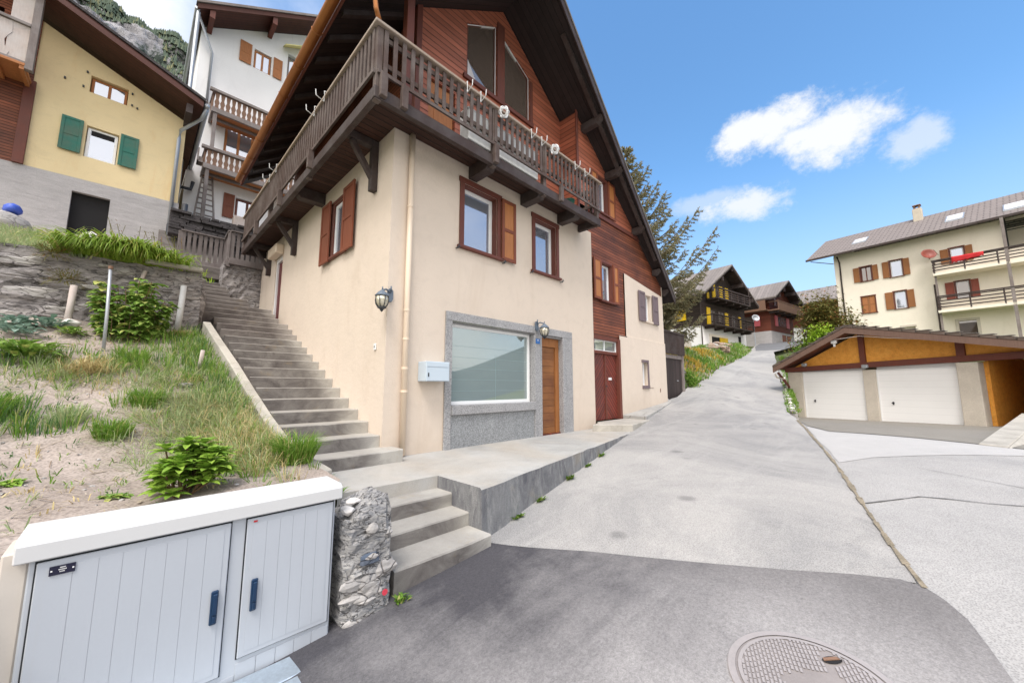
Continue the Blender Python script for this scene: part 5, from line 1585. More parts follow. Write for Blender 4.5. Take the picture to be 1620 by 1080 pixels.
# roof falling to the right
m = MB(); sl = (11.95 - 10.45) / (5.46 - 1.85)
def yr(x): return 10.50 + (-1.88 - x) * sl
a = [(-1.72, 9.9, yr(-1.72) - .26), (-8.6, 9.9, yr(-8.6) - .26), (-8.6, 18.2, yr(-8.6) - .26), (-1.72, 18.2, yr(-1.72) - .26)]
m.hexa(a, [(p[0], p[1], p[2] + .2) for p in a]); rf = m.build('roof', M['soffit_red'], YH)
m = MB(); a = [(p[0] + (.05 if p[0] > -2 else -.05), p[1] + (-.05 if p[1] < 12 else .05), p[2] + .203) for p in a]
m.hexa(a, [(p[0], p[1], p[2] + .08) for p in a]); m.build('roof_covering', M['slate_dark'], rf)
m = MB(); m.hexa([(-1.72, 9.86, yr(-1.72) - .29), (-8.6, 9.86, yr(-8.6) - .29), (-8.6, 9.895, yr(-8.6) - .29), (-1.72, 9.895, yr(-1.72) - .29)],
                 [(-1.72, 9.86, yr(-1.72) - .13), (-8.6, 9.86, yr(-8.6) - .13), (-8.6, 9.895, yr(-8.6) - .13), (-1.72, 9.895, yr(-1.72) - .13)]); m.build('barge_board', M['trim_dark'], rf)
m = MB(); m.box(-2.12, 10.0, 9.85, -1.96, 11, 10.15); m.build('purlin_end', M['beam'], YH)
m = MB(); m.tube([(-1.62, 9.9, yr(-1.72) - .16), (-1.62, 18, yr(-1.72) - .16)], .07, 10); gy = m.build('gutter', M['zinc'], YH, 0, True)
m = MB(); m.tube([(-1.62, 10.0, 10.2), (-1.72, 10.3, 9.95), (-2.16, 10.9, 9.62), (-2.18, 10.91, 9.3), (-2.18, 10.91, 6.3)], .05, 10); m.build('downpipe', M['zinc'], gy, 0, True)
m = MB(); m.tube([(-2.18, 10.91, 6.3), (-2.18, 10.91, 4.9)], .062, 10); m.build('pipe_foot', M['iron'], gy, 0, True)
pole((-1.86, 10.6, 4.7), (-1.86, 10.6, 7.0), .075, 'iron', 'standpipe', 'thick dark standpipe beside the yellow house corner', 'pipe', 12)
m = MB(); m.lathe((-5.15, 9.6, 4.75), [(.5, 0), (.5, .2), (.42, .36), (.25, .46), (.02, .5)], 14); o = m.build('covered_stone', M['rock_pale'], None, 0, True, loc=(-5.15, 9.6, 4.75)); tag(o, 'rounded pale boulder against the grey rendered base', 'boulder')
m = MB(); rr = random.Random(6); rock(m, (-4.99, 9.5, 5.33), (.15, .12, .12), rr); o = m.build('blue_bag', M['blue_cloth'], None, 0, True, loc=(-4.99, 9.5, 5.3)); tag(o, 'crumpled blue plastic bag on top of the pale boulder', 'bag')
m = MB(); rock(m, (-3.75, 10.4, 5.1), (.32, .25, .2), rr); o = m.build('white_stone', M['rock_white'], None, 0, True, loc=(-3.75, 10.4, 5)); tag(o, 'white stone in front of the dark cellar opening', 'stone')

# ------------------------------------------------------------------ white house behind
WH = thing('white_house', 'tall white apartment house with two carved wooden balconies on the hill', 'house', (0, 15, 8))
FW = (V((0, 15, 0)), X, V((0, -1, 0)))
def wr(x): return 17.15 + (x + 1.47) * .64
m = MB(FW)
m.wall([(-1.75, 6.5), (6, 6.5), (6, wr(6)), (-1.75, wr(-1.75))],
       [(.20, 16.30, .92, 17.30), (.02, 7.9, .95, 9.62), (-.60, 11.6, 1.0, 13.0), (1.60, 16.2, 2.4, 18.0)], 0, .2)
m.poly([(-1.75, 0, 6.5), (-1.75, -9, 6.5), (-1.75, -9, 17), (-1.75, 0, wr(-1.75))])
m.build('wall', M['white_wall'], WH)
window(WH, FW, .22, 16.30, .90, 17.28, -.08, .08, 'larch', 'pane', 1)
for a, b in ((-.36, .10), (1.0, 1.38)): shutter(WH, FW, a, 16.30, b, 17.36, .03, 'larch', 'larch')
window(WH, FW, .04, 7.9, .93, 9.6, -.1, .09, 'trim', 'pane', 1)
shutter(WH, FW, -.42, 8.55, -.02, 9.66, .03, 'shut', 'shut')
window(WH, FW, -.58, 11.6, .98, 12.98, -.1, .09, 'larch', 'pane', 2)
window(WH, FW, 1.62, 16.2, 2.38, 17.9, -.1, .08, 'grey_wood', 'pane', 0)
m = MB(FW); m.hexa([(1.35, .55, 17.95), (3, .55, 18.9), (3, .02, 19.1), (1.35, .02, 18.2)], [(1.35, .55, 18.0), (3, .55, 18.95), (3, .02, 19.15), (1.35, .02, 18.25)]); m.build('awning', M['awning'], WH)
m = MB()
a = [(-2.0, 13.9, wr(-2.0) + .05), (6.2, 13.9, wr(6.2) + .05), (6.2, 24, wr(6.2) + .05), (-2.0, 24, wr(-2.0) + .05)]
m.hexa(a, [(p[0], p[1], p[2] + .22) for p in a]); rw = m.build('roof', M['soffit_red'], WH)
m = MB(); a = [(p[0] + (-.05 if p[0] < 0 else .05), p[1] - (.05 if p[1] < 20 else 0), p[2] + .223) for p in a]; m.hexa(a, [(p[0], p[1], p[2] + .12) for p in a]); m.build('roof_covering', M['grey_wood'], rw)
m = MB()
for x in (-1.5, .75): m.box(x - .09, 13.95, wr(x) - .32, x + .09, 15, wr(x) + .04)
m.build('purlin_end', M['trim'], WH, split=True)
m = MB(); m.tube([(-2.0, 14.0, wr(-2) + .1), (-2.0, 23, wr(-2) + .1)], .09, 8); m.tube([(-1.95, 14.05, wr(-2) + .0), (-1.95, 14.4, 8.0)], .07, 8); m.tube([(-1.95, 14.2, 16.9), (-1.33, 14.9, 15.9), (-1.33, 14.93, 13.2)], .05, 8)
m.build('downpipe', M['zinc'], WH, 0, True, split=True)
for (zt, zd, xr2, xl2) in ((13.62, 12.78, 3.4, -1.18), (10.98, 10.20, 3.4, -1.25)):
    m = MB(FW); m.box(xl2, .0, zd - .1, xr2, 1.05, zd); b = m.build('balcony', M['larch'], WH)
    m = MB(FW); m.box(xl2 - .04, 1.0, zd - .18, xr2, 1.1, zd + .04); m.box(xl2 - .04, .02, zd - .18, xl2 + .06, 1.0, zd + .04); m.box(xl2, .45, zd - .2, xr2, .58, zd - .1); m.build('beam', M['grey_wood'], b, .01)
    m = MB(FW); m.box(xl2 - .15, .98, zt - .10, xr2, 1.14, zt + .02); m.box(xl2 - .05, .02, zt - .08, xl2 + .06, .98, zt); m.build('handrail', M['grey_wood'], b, .01)
    m = MB(FW); x = xl2 + .02; k = 0
    while x < xr2 - .2:
        h = zt - .1 - zd; pr = [(.02, 0), (.18, 0), (.15, .18), (.186, .38), (.145, .55), (.165, .8), (.18, 1), (.02, 1), (.035, .8), (.055, .55), (.014, .38), (.05, .18)]
        pts = [(x + p[0], zd + .03 + p[1] * h) for p in pr]; n = len(pts); tr = tessellate_polygon([[V((p[0], p[1], 0)) for p in pts]])
        m.add([(p[0], 1.03, p[1]) for p in pts] + [(p[0], 1.06, p[1]) for p in pts], [tuple(t) for t in tr] + [tuple(n + i for i in t) for t in tr] + [(i, (i + 1) % n, n + (i + 1) % n, n + i) for i in range(n)])
        x += .19
    for y in (.15, .35, .55, .75): m.box(xl2 - .02, y, zd, xl2 + .02, y + .1, zt - .08)
    m.build('balusters', M['larch_dull'], b)
    m = MB(FW); m.box(xl2 + .04, .93, zd - (2.0 if zt > 12 else 2.3), xl2 + .17, 1.05, zd - .1); m.build('prop', M['grey_wood'], b, .01)
m = MB(FW); m.box(-1.48, .5, 10.3, -1.3, .9, 10.36); m.box(-1.48, .5, 10.3, -1.44, .9, 10.9); m.box(-1.47, .55, 10.37, -1.32, .85, 10.55)
m.build('wall_bracket', M['grey_wood'], WH)
ld = thing('ladder', 'grey wooden ladder leaning on the white house beneath its balcony', 'ladder', (-1.0, 14.3, 7.6))
m = MB()
m.bar((-1.42, 14.05, 7.7), (-1.2, 14.9, 10.35), .05, .07); m.bar((-.74, 14.05, 7.7), (-.90, 14.9, 10.35), .05, .07); m.build('side_rail', M['grey_wood'], ld, split=True)
m = MB()
for k in range(10):
    t = (k + .5) / 10; m.bar((-1.42 + .22 * t, 14.05 + .85 * t, 7.7 + 2.65 * t), (-.74 - .16 * t, 14.05 + .85 * t, 7.7 + 2.65 * t), .04, .05)
m.build('rung', M['grey_wood'], ld, split=True)
m = MB(); m.tube([(-2.2, 14.7, 9.2), (-1.55, 14.7, 9.25), (-1.5, 14.72, 9.6)], .07, 8); o = m.build('waste_pipe', M['iron'], None, 0, True, loc=(-2, 14.7, 9.2)); tag(o, 'black bent waste pipe on the white house wall', 'pipe')

# ------------------------------------------------------------------ shed at the far end of the chalet
SH = thing('lean_to_shed', 'dark plank shed with balcony railing built against the cream house', 'shed', (11.8, .3, .7))
m = MB(); m.box(11.02, .32, .4, 12.62, .36, 2.10); m.build('door_boards', boards('shed_boards', (0.05, .036, .034), (.01, .008, .008), .14, 0, .08, .5, .75, (8, 8, 1)), SH)
m = MB(); m.box(10.96, .28, 2.10, 12.85, .42, 2.24); m.box(12.62, .26, .3, 12.76, .44, 3.1); m.box(10.95, .29, .4, 11.02, .4, 2.1); sf = m.build('frame', M['grey_wood'], SH, .006)
m = MB(); m.box(12.1, .295, 1.25, 12.2, .32, 1.29); m.build('latch', M['zinc'], SH)
m = MB(); m.box(10.42, .37, .3, 12.7, 5, 2.2); m.build('side_wall', M['stone'], SH)
m = MB(); rr = random.Random(11)
x = 10.55
while x < 12.8:
    m.box(x, .22, 2.26, x + .07, .25, 3.08 + rr.uniform(-.01, .01)); x += .115
m.build('balusters', M['beam'], SH)
m = MB(); m.box(10.5, .2, 3.06, 12.85, .30, 3.12); m.box(10.5, .25, 2.3, 12.8, .29, 2.36); m.build('handrail', M['beam'], SH, .005)
fw2 = rough_wall('bank_wall', 12.78, 13.8, .45, .6, .5, .8, 1.9, 1.75, .6, M['stone'], 28, .12, .05); tag(fw2, 'short dry stone wall beside the dark shed', 'wall')

# ------------------------------------------------------------------ garage
ang = R(-114.05)
GU = V((math.cos(ang), math.sin(ang), 0)); GN = V((GU.y, -GU.x, 0))
GA = thing('garage_building', 'low double garage with white doors, concrete piers and orange boarded gable', 'garage', (17.25, -2.91, -.3))
FG = (V((17.25, -2.91, 0)), GU, GN)
m = MB(FG)
for (a, b) in ((-.55, 0.0), (2.09, 2.45)): m.box(a, -.5, -.6, b, .0, 1.66)
m.box(4.48, -.35, -.6, 4.93, .05, 1.78)
m.box(-.55, -7, -.6, -.40, -.5, 1.7)
m.build('pier', M['pier'], GA, .012, split=True)
for (a, b) in ((0.0, 2.09), (2.45, 4.48)):
    m = MB(FG); m.box(a + .03, -.16, -.26, b - .03, -.10, 1.62); d = m.build('garage_door', M['garage_door'], GA)
    m = MB(FG); m.box(a, -.22, 1.66, b, -.14, 1.84); m.box(a, -.2, -.3, a + .03, -.08, 1.66); m.box(b - .03, -.2, -.3, b, -.08, 1.66); m.box(a + .03, -.2, 1.62, b - .03, -.08, 1.66); m.build('door_frame', M['white_metal'], d)
    m = MB(FG); m.box(a + .36, -.10, .42, a + .40, -.07, .52); m.box(a + .34, -.07, .46, a + .42, -.055, .49); m.build('handle', M['iron'], d, .005)
    m = MB(FG); m.box(a + .03, -.16, -.30, b - .03, -.11, -.262); m.build('door_seal', M['dark'], d)
def gz(u): return 3.06 - (.50 * (2.0 - u) if u < 2 else .24 * (u - 2.0))
m = MB(FG); m.wall([(-.45, 1.86), (7.6, 1.98), (2.0, gz(2) - .02)] if False else [(-.4, 1.80), (5.9, 1.96), (5.9, gz(5.9) - .03), (2.0, gz(2) - .05), (-.2, gz(-.2) - .05)], [], -.06)
m.build('gable_board', M['osb'], GA)
m = MB(FG); m.hexa([(-.62, -.2, 1.665), (6.15, -.2, 1.84), (6.15, .06, 1.84), (-.62, .06, 1.665)], [(-.62, -.2, 1.86), (6.15, -.2, 2.04), (6.15, .06, 2.04), (-.62, .06, 1.86)])
m.box(2.07, -.12, 1.88, 2.23, .05, gz(2.2)); m.box(4.52, -.12, 1.98, 4.70, .05, gz(4.6))
m.bar((-.52, -.02, 1.0), (-.74, .34, 1.66), .08, .08); m.build('timber_frame', M['trim'], GA, .006)
M['barge_brown'] = wood('brown_barge', (0.17, 0.105, 0.08), .7, .4)
# roof: two slopes
for side, (ua, ub) in (('l', (2.0, -.74)), ('r', (2.0, 6.9))):
    za, zb = gz(ua) + .08, gz(ub) + .08
    m = MB(FG); a = [(ua, .62, za), (ub, .62, zb), (ub, -7.5, zb), (ua, -7.5, za)]
    m.hexa(a, [(p[0], p[1], p[2] + .10) for p in a]); r = m.build('roof', M['trim'], GA)
    m = MB(FG); a = [(p[0], p[1] + (.05 if p[1] > 0 else 0), p[2] + .103) for p in a]; m.hexa(a, [(p[0], p[1], p[2] + .09) for p in a]); m.build('roof_covering', M['tile_brown'], r)
    m = MB(FG); m.hexa([(ua, .62, za - .12), (ub, .62, zb - .12), (ub, .66, zb - .12), (ua, .66, za - .12)], [(ua, .62, za + .09), (ub, .62, zb + .09), (ub, .66, zb + .09), (ua, .66, za + .09)]); m.build('barge_board', M['barge_brown'], r)
    m = MB(FG); rr = random.Random(3)
    for k in range(int(abs(ub - ua) / .32)):
        t = (k + .5) * .32 / abs(ub - ua); u = ua + (ub - ua) * t; z = za + (zb - za) * t
        m.box(u - .15, .45, z + .185, u + .15, .685, z + .200 + rr.uniform(0, .006))
    m.build('edge_tile', M['roof_edge'], r, split=True)
m = MB(FG); m.tube([(-.72, .55, 1.60), (-.7, .5, 1.45), (-.60, .05, 1.35), (-.58, .04, -.3)], .035, 8); m.build('downpipe', M['pier'], GA, 0, True)
# carport on the right
m = MB(FG); m.box(4.78, -.37, -.3, 5.0, -.352, 1.8); m.box(4.95, -5.5, -.3, 5.02, -.36, 1.95); m.build('carport_side', M['osb'], GA)
m = MB(FG); m.box(4.5, -5.6, -.4, 6.3, -5.5, 2.0); m.build('carport_back', M['chalet_red'], GA)
m = MB(FG); m.box(6.1, -5.6, -.4, 6.2, -.3, 1.95); m.build('carport_wall', M['osb'], GA)
m = MB(FG); m.box(6.0, -.3, -.4, 6.3, 0, 1.82); m.build('pier', M['pier'], GA, .012)
m = MB(FG)
for k in range(6): m.box(5.5, -5.1, .15 + k * .17, 6.08, -5.0, .22 + k * .17)
m.build('rack_rails', M['trim'], GA)
for k, (u, mm) in enumerate(((5.52, 'dark'), (5.60, 'grey_wood'), (5.70, 'grey_wood'), (5.84, 'pale_wood'))):
    m = MB(FG); m.hexa([(u, -2.2, -.12), (u + .05, -2.2, -.12), (u + .05, -2.6, -.12), (u, -2.6, -.12)], [(u - .16, -2.35, .75), (u - .11, -2.35, .75), (u - .11, -2.75, .75), (u - .16, -2.75, .75)])
    o = m.build('leaning_board', M[mm], None, .005, loc=tuple(FG[0] + GU * u - GN * 2.3 + V((0, 0, -.1))))
    tag(o, ('dark panel leaning in the carport, leftmost of the leaning boards', 'grey board leaning in the carport next to the dark panel', 'grey board leaning in the carport beside the palest board', 'palest board leaning in the carport, rightmost')[k], 'board', 'boards leaning in the carport')
lampg = ('white floodlight under the garage roof near the ridge', 'small grey lamp on the garage beam over left door', 'small grey lamp on the garage beam between doors')
for k, (u, w, z) in enumerate(((1.55, .50, 2.72), (.22, .12, 1.93), (2.24, .12, 1.76))):
    p = FG[0] + GU * u + GN * w + V((0, 0, z))
    rt = thing('outdoor_lamp', lampg[k], 'lamp', p)
    m = MB(FG); m.box(u - .09, w - .05, z - .04, u + .09, w + .06, z + .09); m.build('housing', M['white_metal' if k == 0 else 'zinc'], rt, .02)
    m = MB(FG); m.box(u - .03, w - .04, z - (.16 if k == 0 else .06), u + .03, w + .02, z - .042); m.build('sensor', M['white_metal' if k == 0 else 'zinc'], rt, .01)
m = MB(FG); pts = [(1.6, .60, 2.82), (2.4, .62, 2.86), (3.2, .63, 2.70), (4.2, .64, 2.52), (5.6, .65, 2.20)]; m.tube(pts, .012, 5); m.build('cable', M['pale_wood'], GA)
# little ramp wall at the right of the forecourt
m = MB(); m.hexa([(8.55, -6.44, -.4), (8.35, -6.75, -.4), (14.1, -8.25, -.4), (14.27, -7.89, -.4)], [(8.55, -6.44, -.01), (8.35, -6.75, -.02), (14.1, -8.25, .32), (14.27, -7.89, .33)])
m.hexa([(8.30, -6.90, -.4), (8.25, -7.0, -.4), (14.0, -8.6, -.4), (14.1, -8.25, -.4)], [(8.35, -6.75, -.02), (8.3, -6.85, -.1), (14.05, -8.5, .2), (14.1, -8.25, .32)])
o = m.build('ramp_wall', M['kerb_concrete'], None, .015); tag(o, 'low sloping concrete wall at the edge of the garage forecourt', 'wall')
# retaining edge between street and garage: rough white stones
m = MB(); E2 = [(11.9, -3.10), (13.3, -2.86), (15.2, -2.52), (17.2, -2.22), (19.2, -1.9), (22, -1.4)]
for i in range(len(E2) - 1):
    a, b = E2[i], E2[i + 1]; za, zb = road_z(*a) + .05, road_z(*b) + .05
    m.hexa([(a[0], a[1], -.6), (b[0], b[1], -.6), (b[0] + .05, b[1] - .25, -.6), (a[0] + .05, a[1] - .25, -.6)], [(a[0], a[1], za), (b[0], b[1], zb), (b[0] + .05, b[1] - .25, zb), (a[0] + .05, a[1] - .25, za)])
ew = m.build('street_edge_wall', M['rock_pale'], None, .02); tag(ew, 'low rough wall holding the street above the garage forecourt', 'wall')
rr = random.Random(14)
for i in range(16):
    t = i / 15 * 4.2; k = min(3, int(t)); f = t - k; x = E2[k][0] + (E2[k + 1][0] - E2[k][0]) * f; y = E2[k][1] + (E2[k + 1][1] - E2[k][1]) * f
    m = MB(); rock(m, (x + .03, y - .12, road_z(x, y) + .06), (rr.uniform(.08, .16), rr.uniform(.07, .12), rr.uniform(.05, .09)), rr, 1); m.build('edge_stone', M['rock_white' if i % 2 else 'rock_pale'], ew)

# ------------------------------------------------------------------ tan apartment house
TK = 1.353
tu = V((-.18932, -.98192, 0)); tn = V((-.98192, .18932, 0))
P34 = V((31.35, -3.69, 0)); TO = V((EYE.x, EYE.y, 0)) + (P34 - V((EYE.x, EYE.y, 0))) * TK
FT = (TO, tu, tn)
def tz(z): return 1.03 + (z - 1.03) * TK
def tU(u): return u * TK
TH_ = thing('apartment_house', 'cream apartment house with brown shutters, slate roof and long balconies', 'house', (TO.x, TO.y, 2))
hol = []
wins = [(1.30, 1.87, 8.02, 9.0, .96, 2.17, 'larch', 'pane_dark', 1), (2.72, 3.29, 7.98, 9.03, 2.38, 3.60, 'larch', 'pane', 0), (5.24, 5.79, 8.2, 9.08, 4.88, 6.10, 'larch', 'pane', 0),
        (2.75, 3.30, 5.92, 7.02, 2.35, 3.64, 'shut', 'pane', 0), (5.28, 5.82, 6.1, 7.08, 4.90, 6.14, 'shut_red', 'pane_dark', 0)]
M['shut_red'] = wood('faded_red_shutter', (0.27, 0.075, 0.05), .6, .3)
M['shut_tan'] = wood('tan_shutter', (0.30, 0.125, 0.045), .6, .35)
for w in wins: hol.append((tU(w[0]), tz(w[2]), tU(w[1]), tz(w[3])))
hol += [(tU(1.20), tz(5.88), tU(1.90), tz(7.03)), (tU(5.20), tz(3.4), tU(5.86), tz(4.78)), (tU(7.26), tz(8.42), tU(11.5), tz(9.98)), (tU(2.9), tz(3.7), tU(3.5), tz(4.72))]
m = MB(FT); m.wall([(0, .5), (18, .5), (18, tz(10.12)), (0, tz(10.12))], hol, 0, .25)
m.poly([(0, 0, .5), (0, -11, .5), (0, -11, tz(10.1)), (0, 0, tz(10.1))]); m.poly([(0, 0, tz(10.1)), (0, -11, tz(10.1)), (0, -5.5, tz(12.5))])
m.build('wall', M['tan_wall'], TH_)
for i, w in enumerate(wins):
    u0, u1, z0, z1 = tU(w[0]), tU(w[1]), tz(w[2]), tz(w[3])
    casing(TH_, FT, u0 + .02, z0, u1 - .02, z1, .07, .04, 'trim', True, .1)
    window(TH_, FT, u0 + .03, z0, u1 - .03, z1 - .02, -.12, .07, 'trim' if w[8] else 'pvc', w[7], w[8])
    sm = {'larch': 'shut_tan', 'shut': 'shut', 'shut_red': 'shut_red'}[w[6]]
    if i == 3: sm = 'shut_tan'
    shutter(TH_, FT, tU(w[4]), z0, u0 - .06, z1, .05, sm, sm, 1); shutter(TH_, FT, u1 + .06, z0, tU(w[5]), z1, .05, sm, sm, 1)
c = casing(TH_, FT, tU(1.22), tz(5.88), tU(1.88), tz(7.0), .06, .04, 'trim')
shutter(TH_, FT, tU(1.22), tz(5.88), tU(1.55), tz(7.0), -.06, 'shut_tan', 'larch', 2); shutter(TH_, FT, tU(1.555), tz(5.88), tU(1.88), tz(7.0), -.06, 'shut_tan', 'larch', 2)
m = MB(FT); m.box(tU(5.08), .005, tz(3.4), tU(5.2), .06, tz(4.9)); m.box(tU(5.86), .005, tz(3.4), tU(5.98), .06, tz(4.9)); m.box(tU(5.2), .005, tz(4.78), tU(5.86), .06, tz(4.9)); sc_ = m.build('stone_casing', M['pier'], TH_)
m = MB(FT); m.box(tU(5.2), -.2, tz(3.4), tU(5.86), -.15, tz(4.78)); m.build('pane', M['pane_dark'], sc_)
m = MB(FT); m.box(tU(2.85), .005, tz(4.72), tU(3.55), .06, tz(4.84)); m.box(tU(2.9), -.2, tz(3.7), tU(3.5), -.15, tz(4.72)); m.build('lower_window', M['pier'], TH_)
m = MB(FT); m.box(tU(7.26), -2.2, tz(8.3), tU(11.5), -2.1, tz(10)); m.build('loggia_back', M['tan_wall'], TH_)
m = MB(FT); m.box(tU(7.26), -2.1, tz(8.38), tU(11.5), 0, tz(8.42)); m.build('loggia_floor', M['pier'], TH_)
m = MB(FT)
for k in range(5): m.box(tU(7.3), .1, tz(9.42 + k * .12), tU(11.5), .16, tz(9.46 + k * .12))
m.box(tU(7.24), .02, tz(8.4), tU(7.34), .2, tz(10.1)); m.build('loggia_slats', M['dark'], TH_)
def tbal(zb, zt, u0, lab):
    m = MB(FT); m.box(u0, .0, tz(zb) - .0, 18, 1.3, tz(zb) + .22); b = m.build('balcony', M['tan_wall'], TH_, .02)
    m = MB(FT); h0, h1 = tz(zb) + .22, tz(zt)
    for k in range(4): z = h0 + .18 + (h1 - h0 - .2) * k / 3.6; m.box(u0 + .02, 1.22, z, 18, 1.27, z + .08); m.box(u0 + .02, .05, z, u0 + .07, 1.22, z + .08)
    m.box(u0, 1.2, h1 - .06, 18, 1.32, h1 + .03); m.box(u0, .05, h1 - .06, u0 + .1, 1.2, h1 + .03)
    u = u0 + .05
    while u < 18: m.box(u, 1.18, h0 - .1, u + .08, 1.3, h1); u += 1.55
    m.build('railing', M['beam'], b)
tbal(7.42, 8.33, tU(4.58), ''); tbal(5.24, 6.21, tU(4.60), '')
m = MB(FT); m.box(tU(7.18), 1.15, tz(3), tU(7.30), 1.3, tz(9.98)); m.box(tU(4.62), .95, tz(3), tU(4.70), 1.1, tz(7.4)); m.build('balcony_post', M['grey_wood'], TH_, split=True)
m = MB(FT); m.tube([(tU(4.5), .06, tz(2.5)), (tU(4.5), .06, tz(7.1))], .05, 8); m.tube([(.35, .4, tz(10.0)), (.42, .08, tz(9.6)), (.42, .08, 2)], .06, 8); m.build('downpipe', M['beam'], TH_, 0, True, split=True)
# roof with a low pitch gable end, eave towards us
m = MB(FT); ze, zr = tz(10.13), tz(12.65)
a = [(-1.8, 1.0, ze), (19, 1.0, ze), (19, -5.5, zr), (-1.8 , -5.5, zr)]
m.hexa([(p[0], p[1], p[2] - .12) for p in a], a); m.hexa([(-1.8, -12, ze - .12), (19, -12, ze - .12), (19, -5.5, zr - .12), (-1.8, -5.5, zr - .12)], [(-1.8, -12, ze), (19, -12, ze), (19, -5.5, zr), (-1.8, -5.5, zr)])
M['tile_tan'] = NT('seamed_roof').m
def seamed():
    t = NT('seamed_slate_roof')
    uv = t.sep()
    # distances along the eave and up the slope
    al = t.math('ADD', t.math('MULTIPLY', uv[0], float(tu.x)), t.math('MULTIPLY', uv[1], float(tu.y)))
    up = t.math('MULTIPLY', uv[2], 2.2)
    row = t.math('FLOOR', t.math('DIVIDE', up, .34)); fr = t.math('FRACT', t.math('DIVIDE', up, .34))
    off = t.math('MULTIPLY', t.math('MODULO', row, 2), .5)
    cx = t.math('ADD', t.math('DIVIDE', al, .62), off); fc = t.math('FRACT', cx)
    e = t.math('MINIMUM', t.math('MINIMUM', fr, t.math('SUBTRACT', 1, fr)), t.math('MINIMUM', fc, t.math('SUBTRACT', 1, fc)))
    j = t.ramp(e, .0, .10); n = t.noise(2.5, 5, .65)
    c = t.mix(j, (.085, .07, .065), (.235, .20, .185)); c = t.mul(c, t.math('ADD', .7, t.math('MULTIPLY', n, .6)))
    t.bump(j, .5, .02)
    return t.done(c, .8, 0, .25)
bpy.data.materials.remove(M['tile_tan']); M['tile_tan'] = seamed()
rt_ = m.build('roof', M['tile_tan'], TH_)
m = MB(FT); m.box(-1.85, 1.0, ze - .2, 19, 1.1, ze - .02); m.build('eave_gutter', M['beam'], rt_, .01)
m = MB(FT); m.box(-1.0, .02, tz(9.75), -.05, .10, tz(9.82)) if False else m.bar((-1.6, .6, ze - .15), (0, .1, tz(9.6)), .06, .06); m.build('strut', M['grey_wood'], rt_)
def slope(u, t, du=0, h=.0): return (u, 1.0 + (-6.5) * t, ze + (zr - ze) * t + h)
for (u0, u1, t0, t1, nm, mt) in ((1.2, 2.2, .30, .52, 'skylight', 'pane'), (7.0, 8.0, .30, .58, 'skylight', 'pane'), (9.9, 13.2, .16, .44, 'roof_panel', 'pane')):
    m = MB(FT); m.hexa([slope(u0, t0, 0, .01), slope(u1, t0, 0, .01), slope(u1, t1, 0, .01), slope(u0, t1, 0, .01)], [slope(u0, t0, 0, .10), slope(u1, t0, 0, .10), slope(u1, t1, 0, .10), slope(u0, t1, 0, .10)]); o = m.build(nm, M['zinc'], rt_)
    m = MB(FT); m.hexa([slope(u0 + .08, t0 + .02, 0, .102), slope(u1 - .08, t0 + .02, 0, .102), slope(u1 - .08, t1 - .02, 0, .102), slope(u0 + .08, t1 - .02, 0, .102)], [slope(u0 + .08, t0 + .02, 0, .12), slope(u1 - .08, t0 + .02, 0, .12), slope(u1 - .08, t1 - .02, 0, .12), slope(u0 + .08, t1 - .02, 0, .12)]); m.build('pane', M['curtain'], o)
m = MB(FT); m.box(4.9, -4.9, zr - .9, 5.5, -4.3, zr + .55); ch = m.build('chimney', M['brick'], rt_, .03)
c0 = V((5.2, -4.6, 0)); m = MB(FT); m.box(4.95, -4.85, zr + .55, 5.45, -4.35, zr + .62); m.box(5.0, -4.8, zr + .62, 5.1, -4.4, zr + .85); m.box(5.3, -4.8, zr + .62, 5.4, -4.4, zr + .85); m.box(4.93, -4.87, zr + .85, 5.47, -4.33, zr + .93); m.build('chimney_cap', M['rust'], ch, .02)
# satellite dish
dc = TO + tu * tU(4.45) + tn * .75 + V((0, 0, tz(8.82)))
ds = thing('satellite_dish', 'terracotta coloured satellite dish on the cream apartment house wall', 'satellite dish', dc)
m = MB(); dn = (V((-.8, -.3, .35))).normalized(); q = V((0, 0, 1)).rotation_difference(dn); vs = []; fs = []
for i in range(6):
    r = .46 * i / 5
    for k in range(20): a = 2 * math.pi * k / 20; vs.append(dc + q @ V((math.cos(a) * r, math.sin(a) * r, .32 * (i / 5) ** 2 * .55)))
for i in range(5):
    for k in range(20): fs.append((i * 20 + k, i * 20 + (k + 1) % 20, (i + 1) * 20 + (k + 1) % 20, (i + 1) * 20 + k))
m.add(vs, fs); o = m.build('reflector', M['dish'], ds, 0, True); md = o.modifiers.new('t', 'SOLIDIFY'); md.thickness = .03
m = MB(); m.tube([dc, dc - tn * .7 + V((0, 0, -.15))], .04, 8); m.tube([dc + q @ V((0, -.55, .15)), dc + q @ V((0, -.1, .65))], .018, 6); m.build('mount', M['dish'], ds)
# red towels over the railing
m = MB(FT); rr = random.Random(8)
for (u0, u1, zt, zb0, zb1) in ((tU(5.36), tU(6.5), tz(8.35), tz(8.0), tz(8.13)),):
    n = 14; vs = []; fs = []
    for i in range(n + 1):
        u = u0 + (u1 - u0) * i / n; zb = zb0 + (zb1 - zb0) * i / n + rr.uniform(-.05, .03)
        for k in range(5): vs.append((u, 1.36 + .03 * math.sin(i * 1.3 + k), zt + (zb - zt) * k / 4))
        vs.append((u, 1.16, zt - .02))
    for i in range(n):
        for k in range(4): fs.append((i * 6 + k, i * 6 + k + 1, (i + 1) * 6 + k + 1, (i + 1) * 6 + k))
        fs.append((i * 6, (i + 1) * 6, (i + 1) * 6 + 5, i * 6 + 5))
    m.add(vs, fs)
o = m.build('red_blanket', M['red_cloth'], None, 0, True, loc=tuple(TO + tu * tU(6) + V((0, 0, tz(8.2))))); md = o.modifiers.new('t', 'SOLIDIFY'); md.thickness = .02
tag(o, 'red blanket hung over the upper balcony rail of the apartment house', 'blanket')

